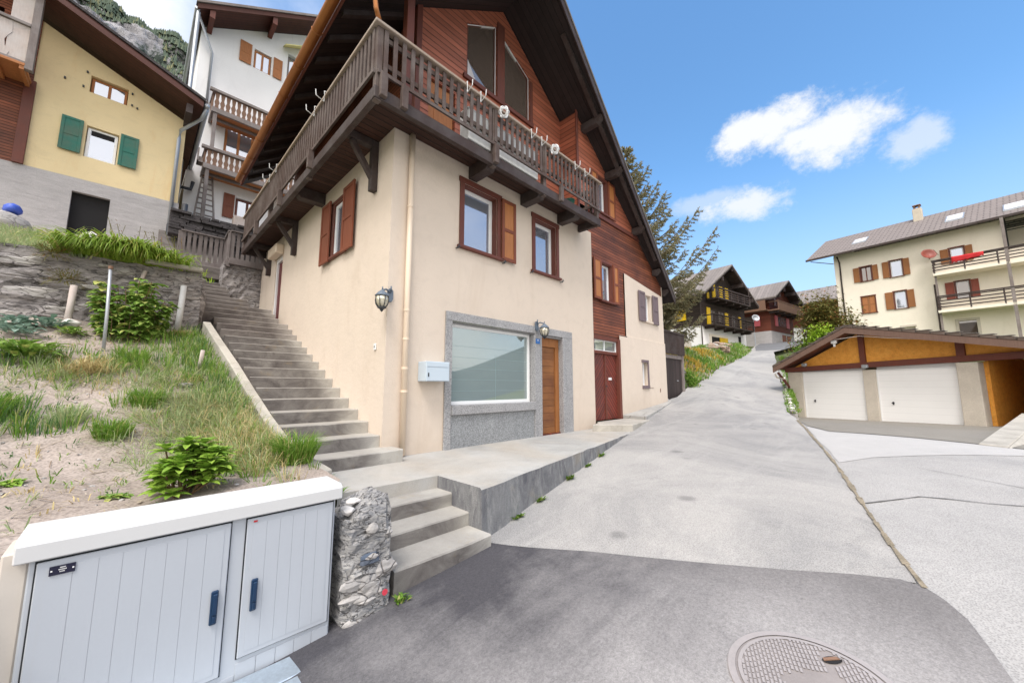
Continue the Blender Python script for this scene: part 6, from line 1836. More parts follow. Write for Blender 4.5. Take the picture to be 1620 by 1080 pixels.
# ------------------------------------------------------------------ chalets up the street
cu = V((.98355, -.18064, 0)); cn = V((-.18064, -.98355, 0))


def chalet(name, label, O, base, W, D, we, wr_, wall, low, zlow, over):
    """gable front of width W (u from 0), ridge in the middle; eave height we, ridge height wr_"""
    root = thing(name, label, 'house', (O[0], O[1], base))
    F = (V((O[0], O[1], 0)), cu, cn)
    m = MB(F); m.box(0, -D, base - 2.5, W, 0, zlow); m.build('masonry_base', M[low], root)
    m = MB(F)
    m.poly([(0, .02, zlow), (W, .02, zlow), (W, .02, we), (W / 2, .02, wr_), (0, .02, we)])
    m.poly([(0, .02, zlow), (0, -D, zlow), (0, -D, we), (0, .02, we)]); m.poly([(W, .02, zlow), (W, -D, zlow), (W, -D, we), (W, .02, we)])
    m.poly([(0, -D, zlow), (W, -D, zlow), (W, -D, we), (W / 2, -D, wr_), (0, -D, we)])
    m.poly([(0, .02, zlow), (W, .02, zlow), (W, -D, zlow), (0, -D, zlow)])
    m.build('timber_wall', M[wall], root)
    s = (wr_ - we) / (W / 2)
    for sg in (-1, 1):
        ua, ub = W / 2, W / 2 + sg * (W / 2 + over); za, zb = wr_ + .12, wr_ + .12 - s * (W / 2 + over)
        m = MB(F); a = [(ua, over * 1.05, za), (ub, over * 1.05, zb), (ub, -D - .6, zb), (ua, -D - .6, za)]
        m.hexa(a, [(p[0], p[1], p[2] + .16) for p in a]); r = m.build('roof', M['beam'], root)
        m = MB(F); a = [(p[0], p[1] + (.05 if p[1] > 0 else 0), p[2] + .165) for p in a]; m.hexa(a, [(p[0], p[1], p[2] + .12) for p in a]); m.build('roof_covering', M['tile_grey'], r)
    m = MB(F)
    for t in (.0, .45, .9):
        for sg in (-1, 1):
            u = W / 2 + sg * t * W / 2; z = wr_ - s * t * W / 2
            m.box(u - .1, .03, z - .28, u + .1, over * 1.1, z + .1)
    m.build('purlin_end', M['beam'], root, split=True)
    return root, F


def cbal(root, F, u0, u1, zd, zt, dep, mat, bars=True):
    m = MB(F); m.box(u0, .03, zd - .12, u1, dep, zd); b = m.build('balcony', M[mat], root)
    m = MB(F)
    if bars:
        for k in range(4): z = zd + .15 + (zt - zd - .15) * k / 3.5; m.box(u0, dep - .06, z, u1, dep - .02, z + .09)
        u = u0
        while u < u1 + .01: m.box(u, dep - .1, zd - .1, u + .1, dep, zt); u += (u1 - u0 - .1) / 5
    else: m.box(u0, dep - .06, zd, u1, dep, zt - .06)
    m.box(u0 - .03, dep - .1, zt - .06, u1 + .03, dep + .03, zt + .04); m.box(u0, .03, zt - .06, u0 + .08, dep, zt + .03); m.box(u1 - .08, .03, zt - .06, u1, dep, zt + .03)
    m.build('railing', M[mat], b)
    m = MB(F)
    for k in range(5): u = u0 + .4 + (u1 - u0 - .8) * k / 4; m.box(u - .08, .03, zd - .34, u + .08, dep - .15, zd - .12)
    m.build('bracket_beam', M['beam'], b, split=True)
    return b


BK, FB = chalet('black_chalet', 'black timber chalet with bright yellow shutters over a white base', (31.78, 5.4), 4.5, 8.5, 10, 9.3, 12.0, 'black_boards', 'white_wall', 6.35, .95)
b2 = cbal(BK, FB, 1.0, 7.4, 8.85, 9.7, 1.1, 'beam'); b1 = cbal(BK, FB, .2, 7.8, 6.42, 7.25, 1.1, 'black_boards')
m = MB(FB)
for (u0, u1, z0, z1) in ((1.2, 1.55, 8.9, 10.3), (2.2, 2.75, 8.9, 10.5), (3.5, 4.1, 8.9, 10.4), (4.6, 5.2, 8.9, 10.4), (1.0, 1.6, 6.5, 8.1), (4.3, 4.9, 6.5, 7.95), (7.0, 7.5, 6.6, 7.85)):
    m.box(u0, .03, z0, u1, .09, z1)
m.build('shutter', M['yellow_paint'], BK, split=True)
for (u0, u1, z0, z1) in ((2.8, 3.45, 8.9, 10.3), (1.65, 2.6, 6.5, 8.0), (3.0, 4.2, 6.5, 8.0), (5.6, 6.4, 6.6, 7.9)): window(BK, FB, u0, z0, u1, z1, .06, .09, 'beam', 'pane_dark', 1)
m = MB(FB); m.box(1.3, .01, 4.55, 4.6, .06, 5.72); m.build('lintel_frame', M['tan_wall'], BK)
m = MB(FB); m.box(1.6, .06, 4.6, 2.9, .10, 5.5); m.build('garage_opening', M['dark'], BK)
m = MB(FB); m.box(2.95, .06, 4.6, 4.4, .14, 5.5); m.build('yellow_door', M['yellow_paint'], BK)
m = MB(FB); m.box(6.8, .01, 4.7, 7.3, .04, 5.9); m.build('base_door', M['dark'], BK)
FBL = (V((31.78, 5.4, 0)), -V((.18064, .98355, 0)), V((-.98355, .18064, 0)))
FBL = (V((31.78, 5.4, 0)), V((cn.x, cn.y, 0)), -cu)
m = MB(FBL); m.box(-3.2, .03, 7.0, -2.3, .1, 8.1); m.build('side_window', M['pane_dark'], BK)
m = MB(FBL); m.box(-2.3, .03, 7.0, -1.3, .1, 8.1); m.build('side_shutter', M['yellow_paint'], BK)
m = MB(FBL); m.box(-2.6, .03, 5.45, -1.3, .06, 6.0); m.build('cellar_window', M['dark'], BK)
m = MB(FB); m.tube([(-.05, .06, 4.4), (-.05, .06, 9.2)], .05, 8); m.tube([(7.2, 1.05, 8.8), (7.2, 1.05, 10.6)], .05, 8); m.build('downpipe', M['beam'], BK, split=True)
# second gable just behind
BR, FBR = chalet('rear_chalet', 'dark timber gable rising behind the black chalet', (39.5, 7.4), 6, 7.5, 8, 10.6, 13.6, 'black_boards', 'white_wall', 7.6, .8)
RC, FRC = chalet('red_chalet', 'red brown chalet with pink shutters and carved balcony over a grey base', (46.74, 2.8), 5.5, 6.6, 9, 11.0, 12.9, 'chalet_red', 'grey_render', 7.25, .95)
b = cbal(RC, FRC, -.6, 6.9, 9.5, 10.4, 1.1, 'larch_dull', False)
for (u0, u1, z0, z1) in ((1.9, 4.3, 7.95, 9.05), (1.2, 2.0, 10.2, 11.3)): window(RC, FRC, u0, z0, u1, z1, .08, .1, 'trim', 'pane', 2)
m = MB(FRC); m.box(1.2, .03, 7.9, 1.85, .1, 9.1); m.box(4.4, .03, 7.9, 5.2, .1, 9.1); m.build('shutter', M['pink_paint'], RC, split=True)
for u in (3.0, 4.4): 
    m = MB(FRC); m.box(u, .01, 5.9, u + 1.0, .05, 7.0); m.build('base_door', M['shut'], RC)
FRL = (V((46.74, 2.8, 0)), cn, -cu)
m = MB(FRL); m.box(-1.7, .03, 7.9, -1.0, .1, 9.1); m.build('shutter', M['pink_paint'], RC, split=True)
m = MB(FRL); m.box(-2.9, .03, 8.0, -1.75, .08, 9.1); m.build('side_window', M['pane_dark'], RC)
m = MB(FRL); m.box(-6, .02, 9.48, -.0, 1.0, 9.6); m.box(-6, .94, 9.6, .0, 1.0, 10.6); m.build('side_balcony', M['larch_dull'], RC)
XC, FXC = chalet('brown_chalet', 'brown chalet with wide grey roof between the red chalet and apartment house', (60.5, -4.0), 7, 9, 9, 12.6, 14.8, 'chalet_red', 'white_wall', 9.2, 1.6)
b = cbal(XC, FXC, .2, 8.8, 10.4, 11.4, 1.2, 'larch_dull', False)
window(XC, FXC, 1.5, 9.4, 3.0, 10.2, .05, .1, 'pvc', 'pane_dark', 1)
YC, FYC = chalet('grey_roof_house', 'pale house with broad grey roof and white window behind brown chalet', (66, -9), 7, 12, 12, 12.5, 15.6, 'white_wall', 'white_wall', 8.2, 1.4)
window(YC, FYC, .8, 10.6, 2.6, 12.0, .05, .12, 'pvc', 'pane', 1)
m = MB(FYC); m.box(4.6, -4.5, 14.5, 5.3, -3.9, 16.2); m.box(5.7, -4.5, 14.5, 6.2, -3.9, 16.0); m.build('chimney', M['brick'], YC, split=True)
# satellite dish between black and red chalet
dc = V((40.2, 3.0, 7.75)); ds = thing('satellite_dish', 'white satellite dish on pole between black and red chalets', 'satellite dish', dc)
m = MB(); dn = V((-.75, -.6, .3)).normalized(); q = V((0, 0, 1)).rotation_difference(dn); vs = []; fs = []
for i in range(5):
    r = .36 * i / 4
    for k in range(16): a = 2 * math.pi * k / 16; vs.append(dc + q @ V((math.cos(a) * r, math.sin(a) * r, .2 * (i / 4) ** 2)))
for i in range(4):
    for k in range(16): fs.append((i * 16 + k, i * 16 + (k + 1) % 16, (i + 1) * 16 + (k + 1) % 16, (i + 1) * 16 + k))
m.add(vs, fs); o = m.build('reflector', M['zinc'], ds, 0, True); md = o.modifiers.new('t', 'SOLIDIFY'); md.thickness = .03
m = MB(); m.tube([dc - dn * .05, dc - dn * .3, V((dc.x + .2, dc.y + .15, 4.6))], .05, 8); m.build('mast', M['zinc'], ds)


# ------------------------------------------------------------------ vegetation
M['grass'] = leafmat('fresh_grass', (0.095, 0.21, 0.022), (0.26, 0.43, 0.065), (0.40, 0.40, 0.13), .6, .3, 1.5)
M['grass_pale'] = leafmat('pale_grass', (0.27, 0.36, 0.15), (0.52, 0.58, 0.33), (0.60, 0.55, 0.32), .65, .3, 1.5)
M['hay'] = leafmat('dry_grass', (0.52, 0.41, 0.19), (0.72, 0.62, 0.36), (0.45, 0.34, 0.16), .75, .25, 2)
M['grass_dark'] = leafmat('dark_grass', (0.05, 0.13, 0.04), (0.13, 0.25, 0.08), None, .6, .3, 1.5)
M['lily'] = leafmat('lily_leaves', (0.15, 0.27, 0.020), (0.34, 0.46, 0.06), (0.45, 0.42, 0.12), .5, .35, 2)
M['rhodo'] = leafmat('rhododendron_leaves', (0.14, 0.28, 0.03), (0.42, 0.58, 0.10), None, .35, .25, 4)
M['rasp'] = leafmat('berry_leaves', (0.12, 0.25, 0.04), (0.36, 0.50, 0.11), (0.50, 0.52, 0.16), .55, .3, 3)
M['cabbage'] = leafmat('cabbage_leaves', (0.15, 0.26, 0.20), (0.36, 0.48, 0.40), None, .5, .2, 4)
M['needles'] = leafmat('spruce_needles', (0.22, 0.215, 0.11), (0.50, 0.46, 0.29), (0.38, 0.27, 0.15), .7, .3, 1.2)
M['olive'] = leafmat('olive_bush', (0.11, 0.115, 0.03), (0.27, 0.235, 0.07), (0.30, 0.14, 0.045), .6, .25, 1.5)
M['lime'] = leafmat('lime_bush', (0.22, 0.38, 0.02), (0.48, 0.62, 0.08), None, .55, .3, 1.5)
M['gold'] = leafmat('golden_brush', (0.50, 0.33, 0.045), (0.72, 0.54, 0.12), (0.32, 0.26, 0.06), .7, .25, 1.5)
M['stem'] = wood('plant_stem', (0.17, 0.11, 0.06), .8, .4)


def blades(m, c, n, h, spread, r2, lean=.5, w=.004, zf=None, wind=None):
    for _ in range(n):
        a = r2.uniform(0, 6.283); rr = spread * math.sqrt(r2.random()); x, y = c[0] + rr * math.cos(a), c[1] + rr * math.sin(a)
        z = zf(x, y) if zf else c[2]
        hh = h * r2.uniform(.5, 1.15); b = a + r2.uniform(-.7, .7); l = lean * r2.uniform(.3, 1.2) * hh
        dx, dy = math.cos(b) * l, math.sin(b) * l
        if wind: dx += wind[0] * hh; dy += wind[1] * hh
        t = r2.uniform(0, 6.283); px, py = math.cos(t) * w, math.sin(t) * w
        k = max(.25, 1 - (abs(dx) + abs(dy)) / (hh * 2.6))
        z1, z2 = z + hh * .62 * min(1, k + .25), z + hh * k
        b0 = len(m.v)
        m.v += [V((x - px, y - py, z - .01)), V((x + px, y + py, z - .01)), V((x + dx * .38 + px * .8, y + dy * .38 + py * .8, z1)), V((x + dx * .38 - px * .8, y + dy * .38 - py * .8, z1)), V((x + dx, y + dy, z2))]
        m.f += [(b0, b0 + 1, b0 + 2, b0 + 3), (b0 + 3, b0 + 2, b0 + 4)]


def leaf(m, p, d, l, w, up=(0, 0, 1), droop=.2, seg=3):
    """a pointed leaf from p along d"""
    p, d = V(p), V(d).normalized(); s = d.cross(V(up))
    if s.length < .05: s = d.cross(V((1, 0, 0)))
    s.normalize(); nrm = s.cross(d); b = len(m.v); K = seg + 1
    for i in range(K + 1):
        t = i / K; ww = w * math.sin(math.pi * min(.97, .12 + .85 * t)) * .5 if i < K else .0
        q = p + d * l * t - V((0, 0, droop * l * t * t))
        if i < K: m.v += [q - s * ww + nrm * ww * .35, q, q + s * ww + nrm * ww * .35]
        else: m.v.append(q)
    for i in range(K - 1):
        o = b + 3 * i
        m.f += [(o, o + 1, o + 4, o + 3), (o + 1, o + 2, o + 5, o + 4)]
    o = b + 3 * (K - 1); m.f += [(o, o + 1, b + 3 * K), (o + 1, o + 2, b + 3 * K)]


gh = garden_h
r2 = random.Random(77)
GP = [V((p[0], p[1])) for p in GPOLY]


def ok(x, y): return inside((x, y), GPOLY) and dseg((x, y), GPOLY) > .03


# loose grass cover: density follows what the plot shows
def dens(x, y):
    d = 0
    d += 1.0 * math.exp(-((x + 1.55) / .28) ** 2) * (1 if y > .9 else .0)            # along the kerb
    d += 1.1 * math.exp(-((x + 1.75) / .30) ** 2 - ((y - 3.2) / 1.1) ** 2)
    d += .8 * math.exp(-((x + 2.1) / .45) ** 2 - ((y - 3.6) / .5) ** 2)
    d += .9 * math.exp(-((x + 3.6) / .35) ** 2 - ((y - 1.1) / .35) ** 2)
    d += .5 * math.exp(-((x + 3.2) / .3) ** 2 - ((y - .9) / .25) ** 2)
    d += .5 * math.exp(-((x + 2.45) / .25) ** 2 - ((y - 2.8) / .35) ** 2)
    d += .35 * math.exp(-((x + 2.5) / .2) ** 2 - ((y - 1.5) / .25) ** 2)
    d += .5 * math.exp(-((x + 3.3) / .6) ** 2 - ((y - 2.9) / .35) ** 2)
    return d


g1, g2, g3, g4 = MB(), MB(), MB(), MB()
for _ in range(2600):
    x, y = r2.uniform(-4.8, -1.2), r2.uniform(-.9, 4.7)
    if not ok(x, y) or r2.random() > dens(x, y): continue
    mm = g1 if r2.random() < .62 else (g3 if r2.random() < .5 else g2)
    blades(mm, (x, y, 0), 15, r2.uniform(.12, .30), .07, r2, .55, .0038, gh)
# flattened pale grass and hay across the middle of the plot
for _ in range(430):
    x, y = r2.gauss(-1.88, .30), r2.gauss(.95, .65)
    if not ok(x, y): continue
    mm = g2 if r2.random() < .78 else (g4 if r2.random() < .6 else g1)
    blades(mm, (x, y, 0), 15, r2.uniform(.16, .34), .07, r2, 1.5, .0034, gh, (-.55, -.25))
for _ in range(330):
    x, y = r2.gauss(-1.62, .2), r2.gauss(-.05, .45)
    if not ok(x, y): continue
    blades(g4 if r2.random() < .45 else (g2 if r2.random() < .6 else g1), (x, y, 0), 14, r2.uniform(.15, .36), .06, r2, .9, .0034, gh, (-.2, -.2))
for _ in range(210):
    x, y = r2.gauss(-2.9, .6), r2.gauss(2.4, .3)
    if not ok(x, y): continue
    blades(g2 if r2.random() < .55 else (g1 if r2.random() < .7 else g4), (x, y, 0), 12, r2.uniform(.12, .28), .06, r2, 1.3, .0036, gh, (.4, -.4))
for _ in range(60):
    x, y = r2.gauss(-3.05, .10), r2.gauss(2.5, .10)
    blades(g4, (x, y, 0), 9, r2.uniform(.15, .3), .05, r2, 1.3, .006, gh, (.2, -.5))
# sparse weeds on the bare soil
for _ in range(520):
    x, y = r2.uniform(-4.5, -1.4), r2.uniform(-1.6, 4.4)
    if not ok(x, y): continue
    blades(r2.choice((g1, g2, g3, g4)), (x, y, 0), r2.randint(3, 8), r2.uniform(.03, .11), .05, r2, 1.1, .005, gh)
for mm, nm, mt in ((g1, 'grass', 'grass'), (g2, 'pale_grass', 'grass_pale'), (g3, 'dark_grass', 'grass_dark'), (g4, 'dry_grass', 'hay')):
    o = mm.build(nm, M[mt], recalc=False); tag(o, {'grass': 'fresh green grass growing on the garden slope', 'pale_grass': 'pale flattened grass across the garden slope', 'dark_grass': 'darker grass among the garden weeds', 'dry_grass': 'straw coloured dry grass lying on the slope'}[nm], 'grass', None, 'stuff')
# small stones and straw crumbs on the soil
mm = MB()
for _ in range(340):
    x, y = r2.uniform(-4.2, -1.3), r2.uniform(-1.7, 4.3)
    if not ok(x, y): continue
    s = r2.uniform(.006, .022); rock(mm, (x, y, gh(x, y) + s * .2), (s, s, s * .5), r2, 1)
o = mm.build('pebbles', M['rock_pale'], None); tag(o, 'small pale stones scattered on the garden soil', 'pebbles', None, 'stuff')
# straw, stalks and dead leaves lying about on the soil
mm = MB()
for _ in range(1500):
    x, y = r2.uniform(-4.4, -1.3), r2.uniform(-1.9, 4.4)
    if not ok(x, y): continue
    a = r2.uniform(0, 6.283); L = r2.uniform(.03, .16); w = r2.uniform(.0015, .004) if r2.random() < .93 else r2.uniform(.006, .012); px, py = -math.sin(a) * w, math.cos(a) * w; x2, y2 = x + math.cos(a) * L, y + math.sin(a) * L; b = len(mm.v)
    z1, z2 = gh(x, y) + .006 + r2.uniform(0, .012), gh(x2, y2) + .006 + r2.uniform(0, .02)
    mm.v += [V((x - px, y - py, z1)), V((x + px, y + py, z1)), V((x2 + px, y2 + py, z2)), V((x2 - px, y2 - py, z2))]; mm.f.append((b, b + 1, b + 2, b + 3))
M['litter'] = leafmat('plant_litter', (0.36, 0.29, 0.20), (0.58, 0.50, 0.40), (0.22, 0.16, 0.11), .8, .1, 3)
o = mm.build('plant_litter', M['litter'], None, recalc=False); tag(o, 'dry stalks and leaf litter strewn on the garden soil', 'litter', None, 'stuff')
# separate tufts
for k, (x, y, n, h, s, mt, lab) in enumerate(((-2.71, .59, 330, .20, .13, 'grass', 'round green grass tuft alone on the bare soil'),
                                    (-2.47, 1.42, 260, .26, .11, 'grass', 'upright grass tuft in front of the flattened hay'),
                                    (-2.62, 2.75, 240, .30, .14, 'grass', 'tall grass tuft below the berry bush'),
                                    (-3.05, .95, 200, .20, .12, 'grass_pale', 'pale green grassy tuft at the left of the plot'),
                                    (-3.70, 1.25, 420, .32, .24, 'grass', 'big green grass clump at the left edge of the plot'),
                                    (-1.30, -.62, 620, .36, .16, 'grass', 'thick bright grass clump at the foot of the stair kerb'))):
    m = MB(); blades(m, (x, y, 0), int(n * 1.5), h, s, r2, .75, .0042, gh)
    o = m.build('grass_tuft', M[mt], None, recalc=False, loc=(x, y, gh(x, y))); tag(o, lab, 'grass tuft', 'separate tufts in the garden')
# low leafy weeds
wl = ('low leafy weed behind the cabinet at the far left', 'small leafy weed right above the cabinet lid', 'leafy weed beside the stair kerb grass', 'spreading leafy weed at the left of the soil', 'leafy weed by the short leaning peg', 'low leafy weed next to the shrub behind cabinet')
for k, (x, y, s) in enumerate(((-3.2, -.35, .10), (-2.62, -1.0, .10), (-1.72, 1.6, .16), (-3.5, .15, .16), (-1.95, 2.25, .16), (-1.75, -.55, .14))):
    m = MB()
    for _ in range(46):
        a = r2.uniform(0, 6.283); e = r2.uniform(.1, 1.1); q = (x + r2.uniform(-s, s) * .6, y + r2.uniform(-s, s) * .6)
        leaf(m, (q[0], q[1], gh(*q) + .01), (math.cos(a), math.sin(a), e), s * r2.uniform(.5, .9), s * .35, droop=.5)
    o = m.build('leafy_weed', M['rasp'] if k % 2 else M['rhodo'], None, recalc=False, loc=(x, y, gh(x, y))); tag(o, wl[k], 'weed', 'leafy weeds in the garden')

# rhododendron behind the cabinet
rh = thing('shrub', 'glossy bright green shrub with whorled leaves right behind the cabinet', 'shrub', (-2.25, -1.25, .2))
m, s_ = MB(), MB()
for _ in range(40):
    a = r2.uniform(0, 6.283); rr = .25 * math.sqrt(r2.random()); x, y = -2.25 + rr * math.cos(a) * 1.12, -1.22 + rr * math.sin(a) * .85
    z = gh(x, y) + .05 + .31 * math.sqrt(max(0, 1 - (rr / .28) ** 2)) * r2.uniform(.25, 1.1)
    s_.tube([(-2.25 + (x + 2.25) * .4, -1.22 + (y + 1.22) * .4, gh(x, y)), (x, y, z)], .006, 5)
    n = r2.randint(7, 10); a0 = r2.uniform(0, 6.28)
    for ring, (el, L, cnt) in enumerate(((.25, .135, n), (.75, .115, n - 2), (1.4, .07, 4))):
        for k in range(cnt):
            t = a0 + ring * .4 + 6.283 * k / cnt + r2.uniform(-.15, .15)
            leaf(m, (x, y, z + ring * .012), (math.cos(t), math.sin(t), el + r2.uniform(-.15, .15)), L * r2.uniform(.8, 1.1), .052, droop=.25)
for _ in range(20):                                  # low rosettes that close the foot of the shrub
    a = r2.uniform(0, 6.283); rr = r2.uniform(.14, .26); x, y = -2.25 + rr * math.cos(a), -1.22 + rr * math.sin(a) * .8; z = gh(x, y) + r2.uniform(.05, .16); a0 = r2.uniform(0, 6.28)
    for ring, (el, L, cnt) in enumerate(((.2, .12, 8), (.8, .09, 6))):
        for k in range(cnt): t = a0 + ring * .4 + 6.283 * k / cnt; leaf(m, (x, y, z + ring * .01), (math.cos(t), math.sin(t), el), L * r2.uniform(.8, 1.1), .048, droop=.25)
m.build('leaves', M['rhodo'], rh, recalc=False); s_.build('stems', M['stem'], rh)
# raspberry bush before the stone wall
rb = thing('berry_bush', 'tall leafy berry bush in front of the dry stone wall', 'bush', (-2.75, 4.1, 1.9))
m, s_ = MB(), MB()
for _ in range(36):
    a = r2.uniform(0, 6.283); rr = .36 * math.sqrt(r2.random()); x, y = -2.72 + rr * math.cos(a), 4.0 + rr * math.sin(a) * .8
    H_ = r2.uniform(.5, 1.12) * (1.1 - rr * .8); z0 = gh(x, y); tip = V((x + math.cos(a) * .14, y + math.sin(a) * .1, z0 + H_))
    s_.tube([(x, y, z0 - .02), (x + math.cos(a) * .03, y + math.sin(a) * .03, z0 + H_ * .6), tip], .006, 5)
    for k in range(16):
        t = r2.uniform(.12, 1.0); p = V((x, y, z0)).lerp(tip, t); b = r2.uniform(0, 6.283)
        for j in (-.7, 0, .7): leaf(m, p + V((math.cos(b), math.sin(b), .2)) * .04, (math.cos(b + j), math.sin(b + j), r2.uniform(-.1, .5)), r2.uniform(.09, .16), r2.uniform(.075, .12), droop=.45)
m.build('leaves', M['rasp'], rb, recalc=False); s_.build('stems', M['stem'], rb)
# dry shrub growing out of the wall
for (x, y, z, rx, mt, lab) in ((-3.55, 4.62, 2.85, .22, 'olive', 'dry olive brown tuft growing out of the stone wall'), (-3.75, 4.8, 3.30, .2, 'olive', 'dull green tuft hanging over the wall top left of the lilies')):
    m = MB()
    for _ in range(420):
        a = r2.uniform(0, 6.283); e = r2.uniform(-.5, 1.0); d = V((math.cos(a), -abs(math.sin(a)), e)).normalized(); p = V((x, y, z)) + d * rx * r2.uniform(.2, 1.1)
        leaf(m, p, d + V((r2.uniform(-.5, .5), r2.uniform(-.5, .5), r2.uniform(-.2, .5))), r2.uniform(.05, .11), .012, droop=.4, seg=1)
    o = m.build('wall_plant', M[mt], None, recalc=False, loc=(x, y, z)); tag(o, lab, 'plant', 'tufts on the stone wall')
# day lilies hanging over the wall
ll = thing('day_lilies', 'lush lime green arching lily leaves spilling over the stone wall', 'plant', (-2.9, 5.0, 3.4))
m, s_ = MB(), MB()
for _ in range(1500):
    x = r2.gauss(-2.88, .42)
    if not -3.75 < x < -2.0: continue
    y = 4.98 + r2.uniform(-.2, .25); a = r2.gauss(-math.pi / 2, 1.0); L = r2.uniform(.55, 1.1) * (1 - .25 * abs(x + 2.9))
    p = V((x, y, 3.40)); b = len(m.v); w = r2.uniform(.010, .018); el = r2.uniform(.9, 1.35)
    pts = []; pos = p.copy(); K = 6
    for i in range(K + 1):
        pts.append(pos.copy()); e2 = el - 2.5 * (i / K) ** 1.1; pos += V((math.cos(a) * math.cos(e2), math.sin(a) * math.cos(e2), math.sin(e2))) * L / K
    sd_ = V((-math.sin(a), math.cos(a), 0))
    for i, q in enumerate(pts):
        ww = w * (1 - (i / K) ** 2 * .95); m.v += [q - sd_ * ww, q + sd_ * ww]
    m.f += [(b + 2 * i, b + 2 * i + 1, b + 2 * i + 3, b + 2 * i + 2) for i in range(K)]
m.build('leaves', M['lily'], ll, recalc=False)
for _ in range(26):
    x = r2.uniform(-3.2, -2.1); y = 5.2 + r2.uniform(-.1, .3); h = r2.uniform(.5, .9); s_.tube([(x, y, 3.4), (x + .03, y, 3.4 + h * .6), (x + r2.uniform(-.1, .1), y, 3.4 + h)], .004, 4)
    for q in range(4): leaf(s_, (x + r2.uniform(-.05, .05), y, 3.4 + h * r2.uniform(.8, 1)), (r2.uniform(-1, 1), r2.uniform(-1, 1), .6), .05, .012, seg=1)
s_.build('flower_stems', M['olive'], ll, recalc=False)
# grass on the terrace edge
m = MB()
for _ in range(1500):
    x, y = r2.uniform(-5.6, -1.9), r2.uniform(4.9, 8.5)
    if x > -3.6 and r2.random() > .3: continue
    blades(m, (x, y, 3.34 + max(0, y - 5.1) * .345), 12, r2.uniform(.10, .28), .14, r2, .8, .007)
o = m.build('terrace_grass', M['grass_pale'], None, recalc=False); tag(o, 'pale grass along the terrace edge above the wall', 'grass', None, 'stuff')
m = MB()
for _ in range(150): x, y = r2.gauss(-1.95, .12), r2.uniform(5.0, 5.6); blades(m, (x, y, 3.42), 7, .2, .08, r2, .8, .007)
o = m.build('yellow_green_tuft', M['lime'], None, recalc=False, loc=(-1.95, 5.3, 3.42)); tag(o, 'feathery yellow green plant at the stair end of the wall top', 'plant')
# vegetables at the left
for k, (x, y, r_, mt, lab) in enumerate(((-3.62, 2.75, .34, 'rasp', 'bushy green vegetable plant at the left edge below the cabbages'),
                                    (-3.95, 4.15, .26, 'cabbage', 'grey green cabbage against the stone wall, leftmost'), (-3.62, 4.2, .24, 'cabbage', 'grey green cabbage beside the wooden stake'),
                                    (-3.85, 3.75, .24, 'cabbage', 'grey green cabbage in front of the other two'), (-3.35, 3.9, .18, 'rasp', 'small green plant right of the cabbages'))):
    m = MB(); z = gh(x, y)
    for _ in range(150 if mt == 'rasp' else 70):
        a = r2.uniform(0, 6.283); e = r2.uniform(.1, 1.4); q = V((x, y, z + .03)) + V((math.cos(a), math.sin(a), 0)) * r_ * r2.uniform(0, .8) + V((0, 0, r2.uniform(0, .5) * r_))
        leaf(m, q, (math.cos(a), math.sin(a), e), r_ * r2.uniform(.35, .65), r_ * (.30 if mt == 'cabbage' else .2), droop=.4)
    o = m.build('vegetable_plant', M[mt], None, recalc=False, loc=(x, y, z)); tag(o, lab, 'vegetable', 'vegetables by the stone wall')
m = MB()
for _ in range(120): x, y = r2.gauss(-2.05, .07), r2.gauss(4.42, .07); blades(m, (x, y, 0), 6, .10, .04, r2, 1.5, .006, gh)
o = m.build('straw_heap', M['hay'], None, recalc=False, loc=(-2.05, 4.42, gh(-2.05, 4.42))); tag(o, 'small brown straw heap at the foot of the plastic post', 'straw heap')
m = MB(); rock(m, (-3.38, 4.30, gh(-3.38, 4.3) + .05), (.10, .08, .07), r2); o = m.build('pale_stone', M['rock_white'], None, 0, True, loc=(-3.38, 4.3, 2)); tag(o, 'round pale stone at the foot of the wooden stake', 'stone')
m = MB(); rock(m, (-2.05, 1.95, gh(-2.05, 1.95) + .03), (.06, .05, .04), r2); o = m.build('pale_stone', M['rock_pale'], None, 0, True, loc=(-2.05, 1.95, 1)); tag(o, 'pale stone lying in the middle of the hay', 'stone')

# weeds at the foot of walkway wall, steps and door slab
wf = ('green weed at the foot of the walkway wall, nearest the steps', 'green weed at the foot of the walkway wall, second from the steps', 'green weed at the foot of the walkway wall, third from the steps', 'green weed at the foot of the walkway wall, fourth from the steps', 'green weed at the foot of the walkway wall, farthest from the steps')
for k, (x, h) in enumerate(((.62, .12), (1.15, .13), (2.05, .17), (2.75, .12), (3.4, .14))):
    y = -2.2 + (x / 4.92) * 1.03 - .10; z = road_z(x, y) + .012; m = MB()
    for _ in range(40): a = r2.uniform(3.3, 6.1); leaf(m, (x + r2.uniform(-.07, .07), y + .045 + r2.uniform(-.01, .01), z), (math.cos(a) * .6, math.sin(a) * .5, r2.uniform(.5, 1.5)), h * r2.uniform(.5, 1), .022, droop=.4)
    o = m.build('kerb_weed', M['grass'], None, recalc=False, loc=(x, y, z)); tag(o, wf[k], 'weed', 'weeds along the walkway wall')
for (x, y, z, h, lab) in ((-1.03, -2.45, -.60, .12, 'small green weed between rubble post and lowest step'), (-1.2, -1.55, .02, .2, 'grass sprouting behind the rubble post'), (-1.02, -.75, .0, .15, 'leafy weed at the foot of the lowest stair'), (-.9, 2.5, 1.22, .12, 'weed growing on the stair treads near the kerb')):
    m = MB()
    for _ in range(34): a = r2.uniform(0, 6.283); leaf(m, (x + r2.uniform(-.04, .04), y + r2.uniform(-.04, .04), z), (math.cos(a) * .5, math.sin(a) * .5, r2.uniform(.4, 1.6)), h * r2.uniform(.5, 1), .018, droop=.4)
    o = m.build('step_weed', M['grass'], None, recalc=False, loc=(x, y, z)); tag(o, lab, 'weed', 'weeds by the steps')

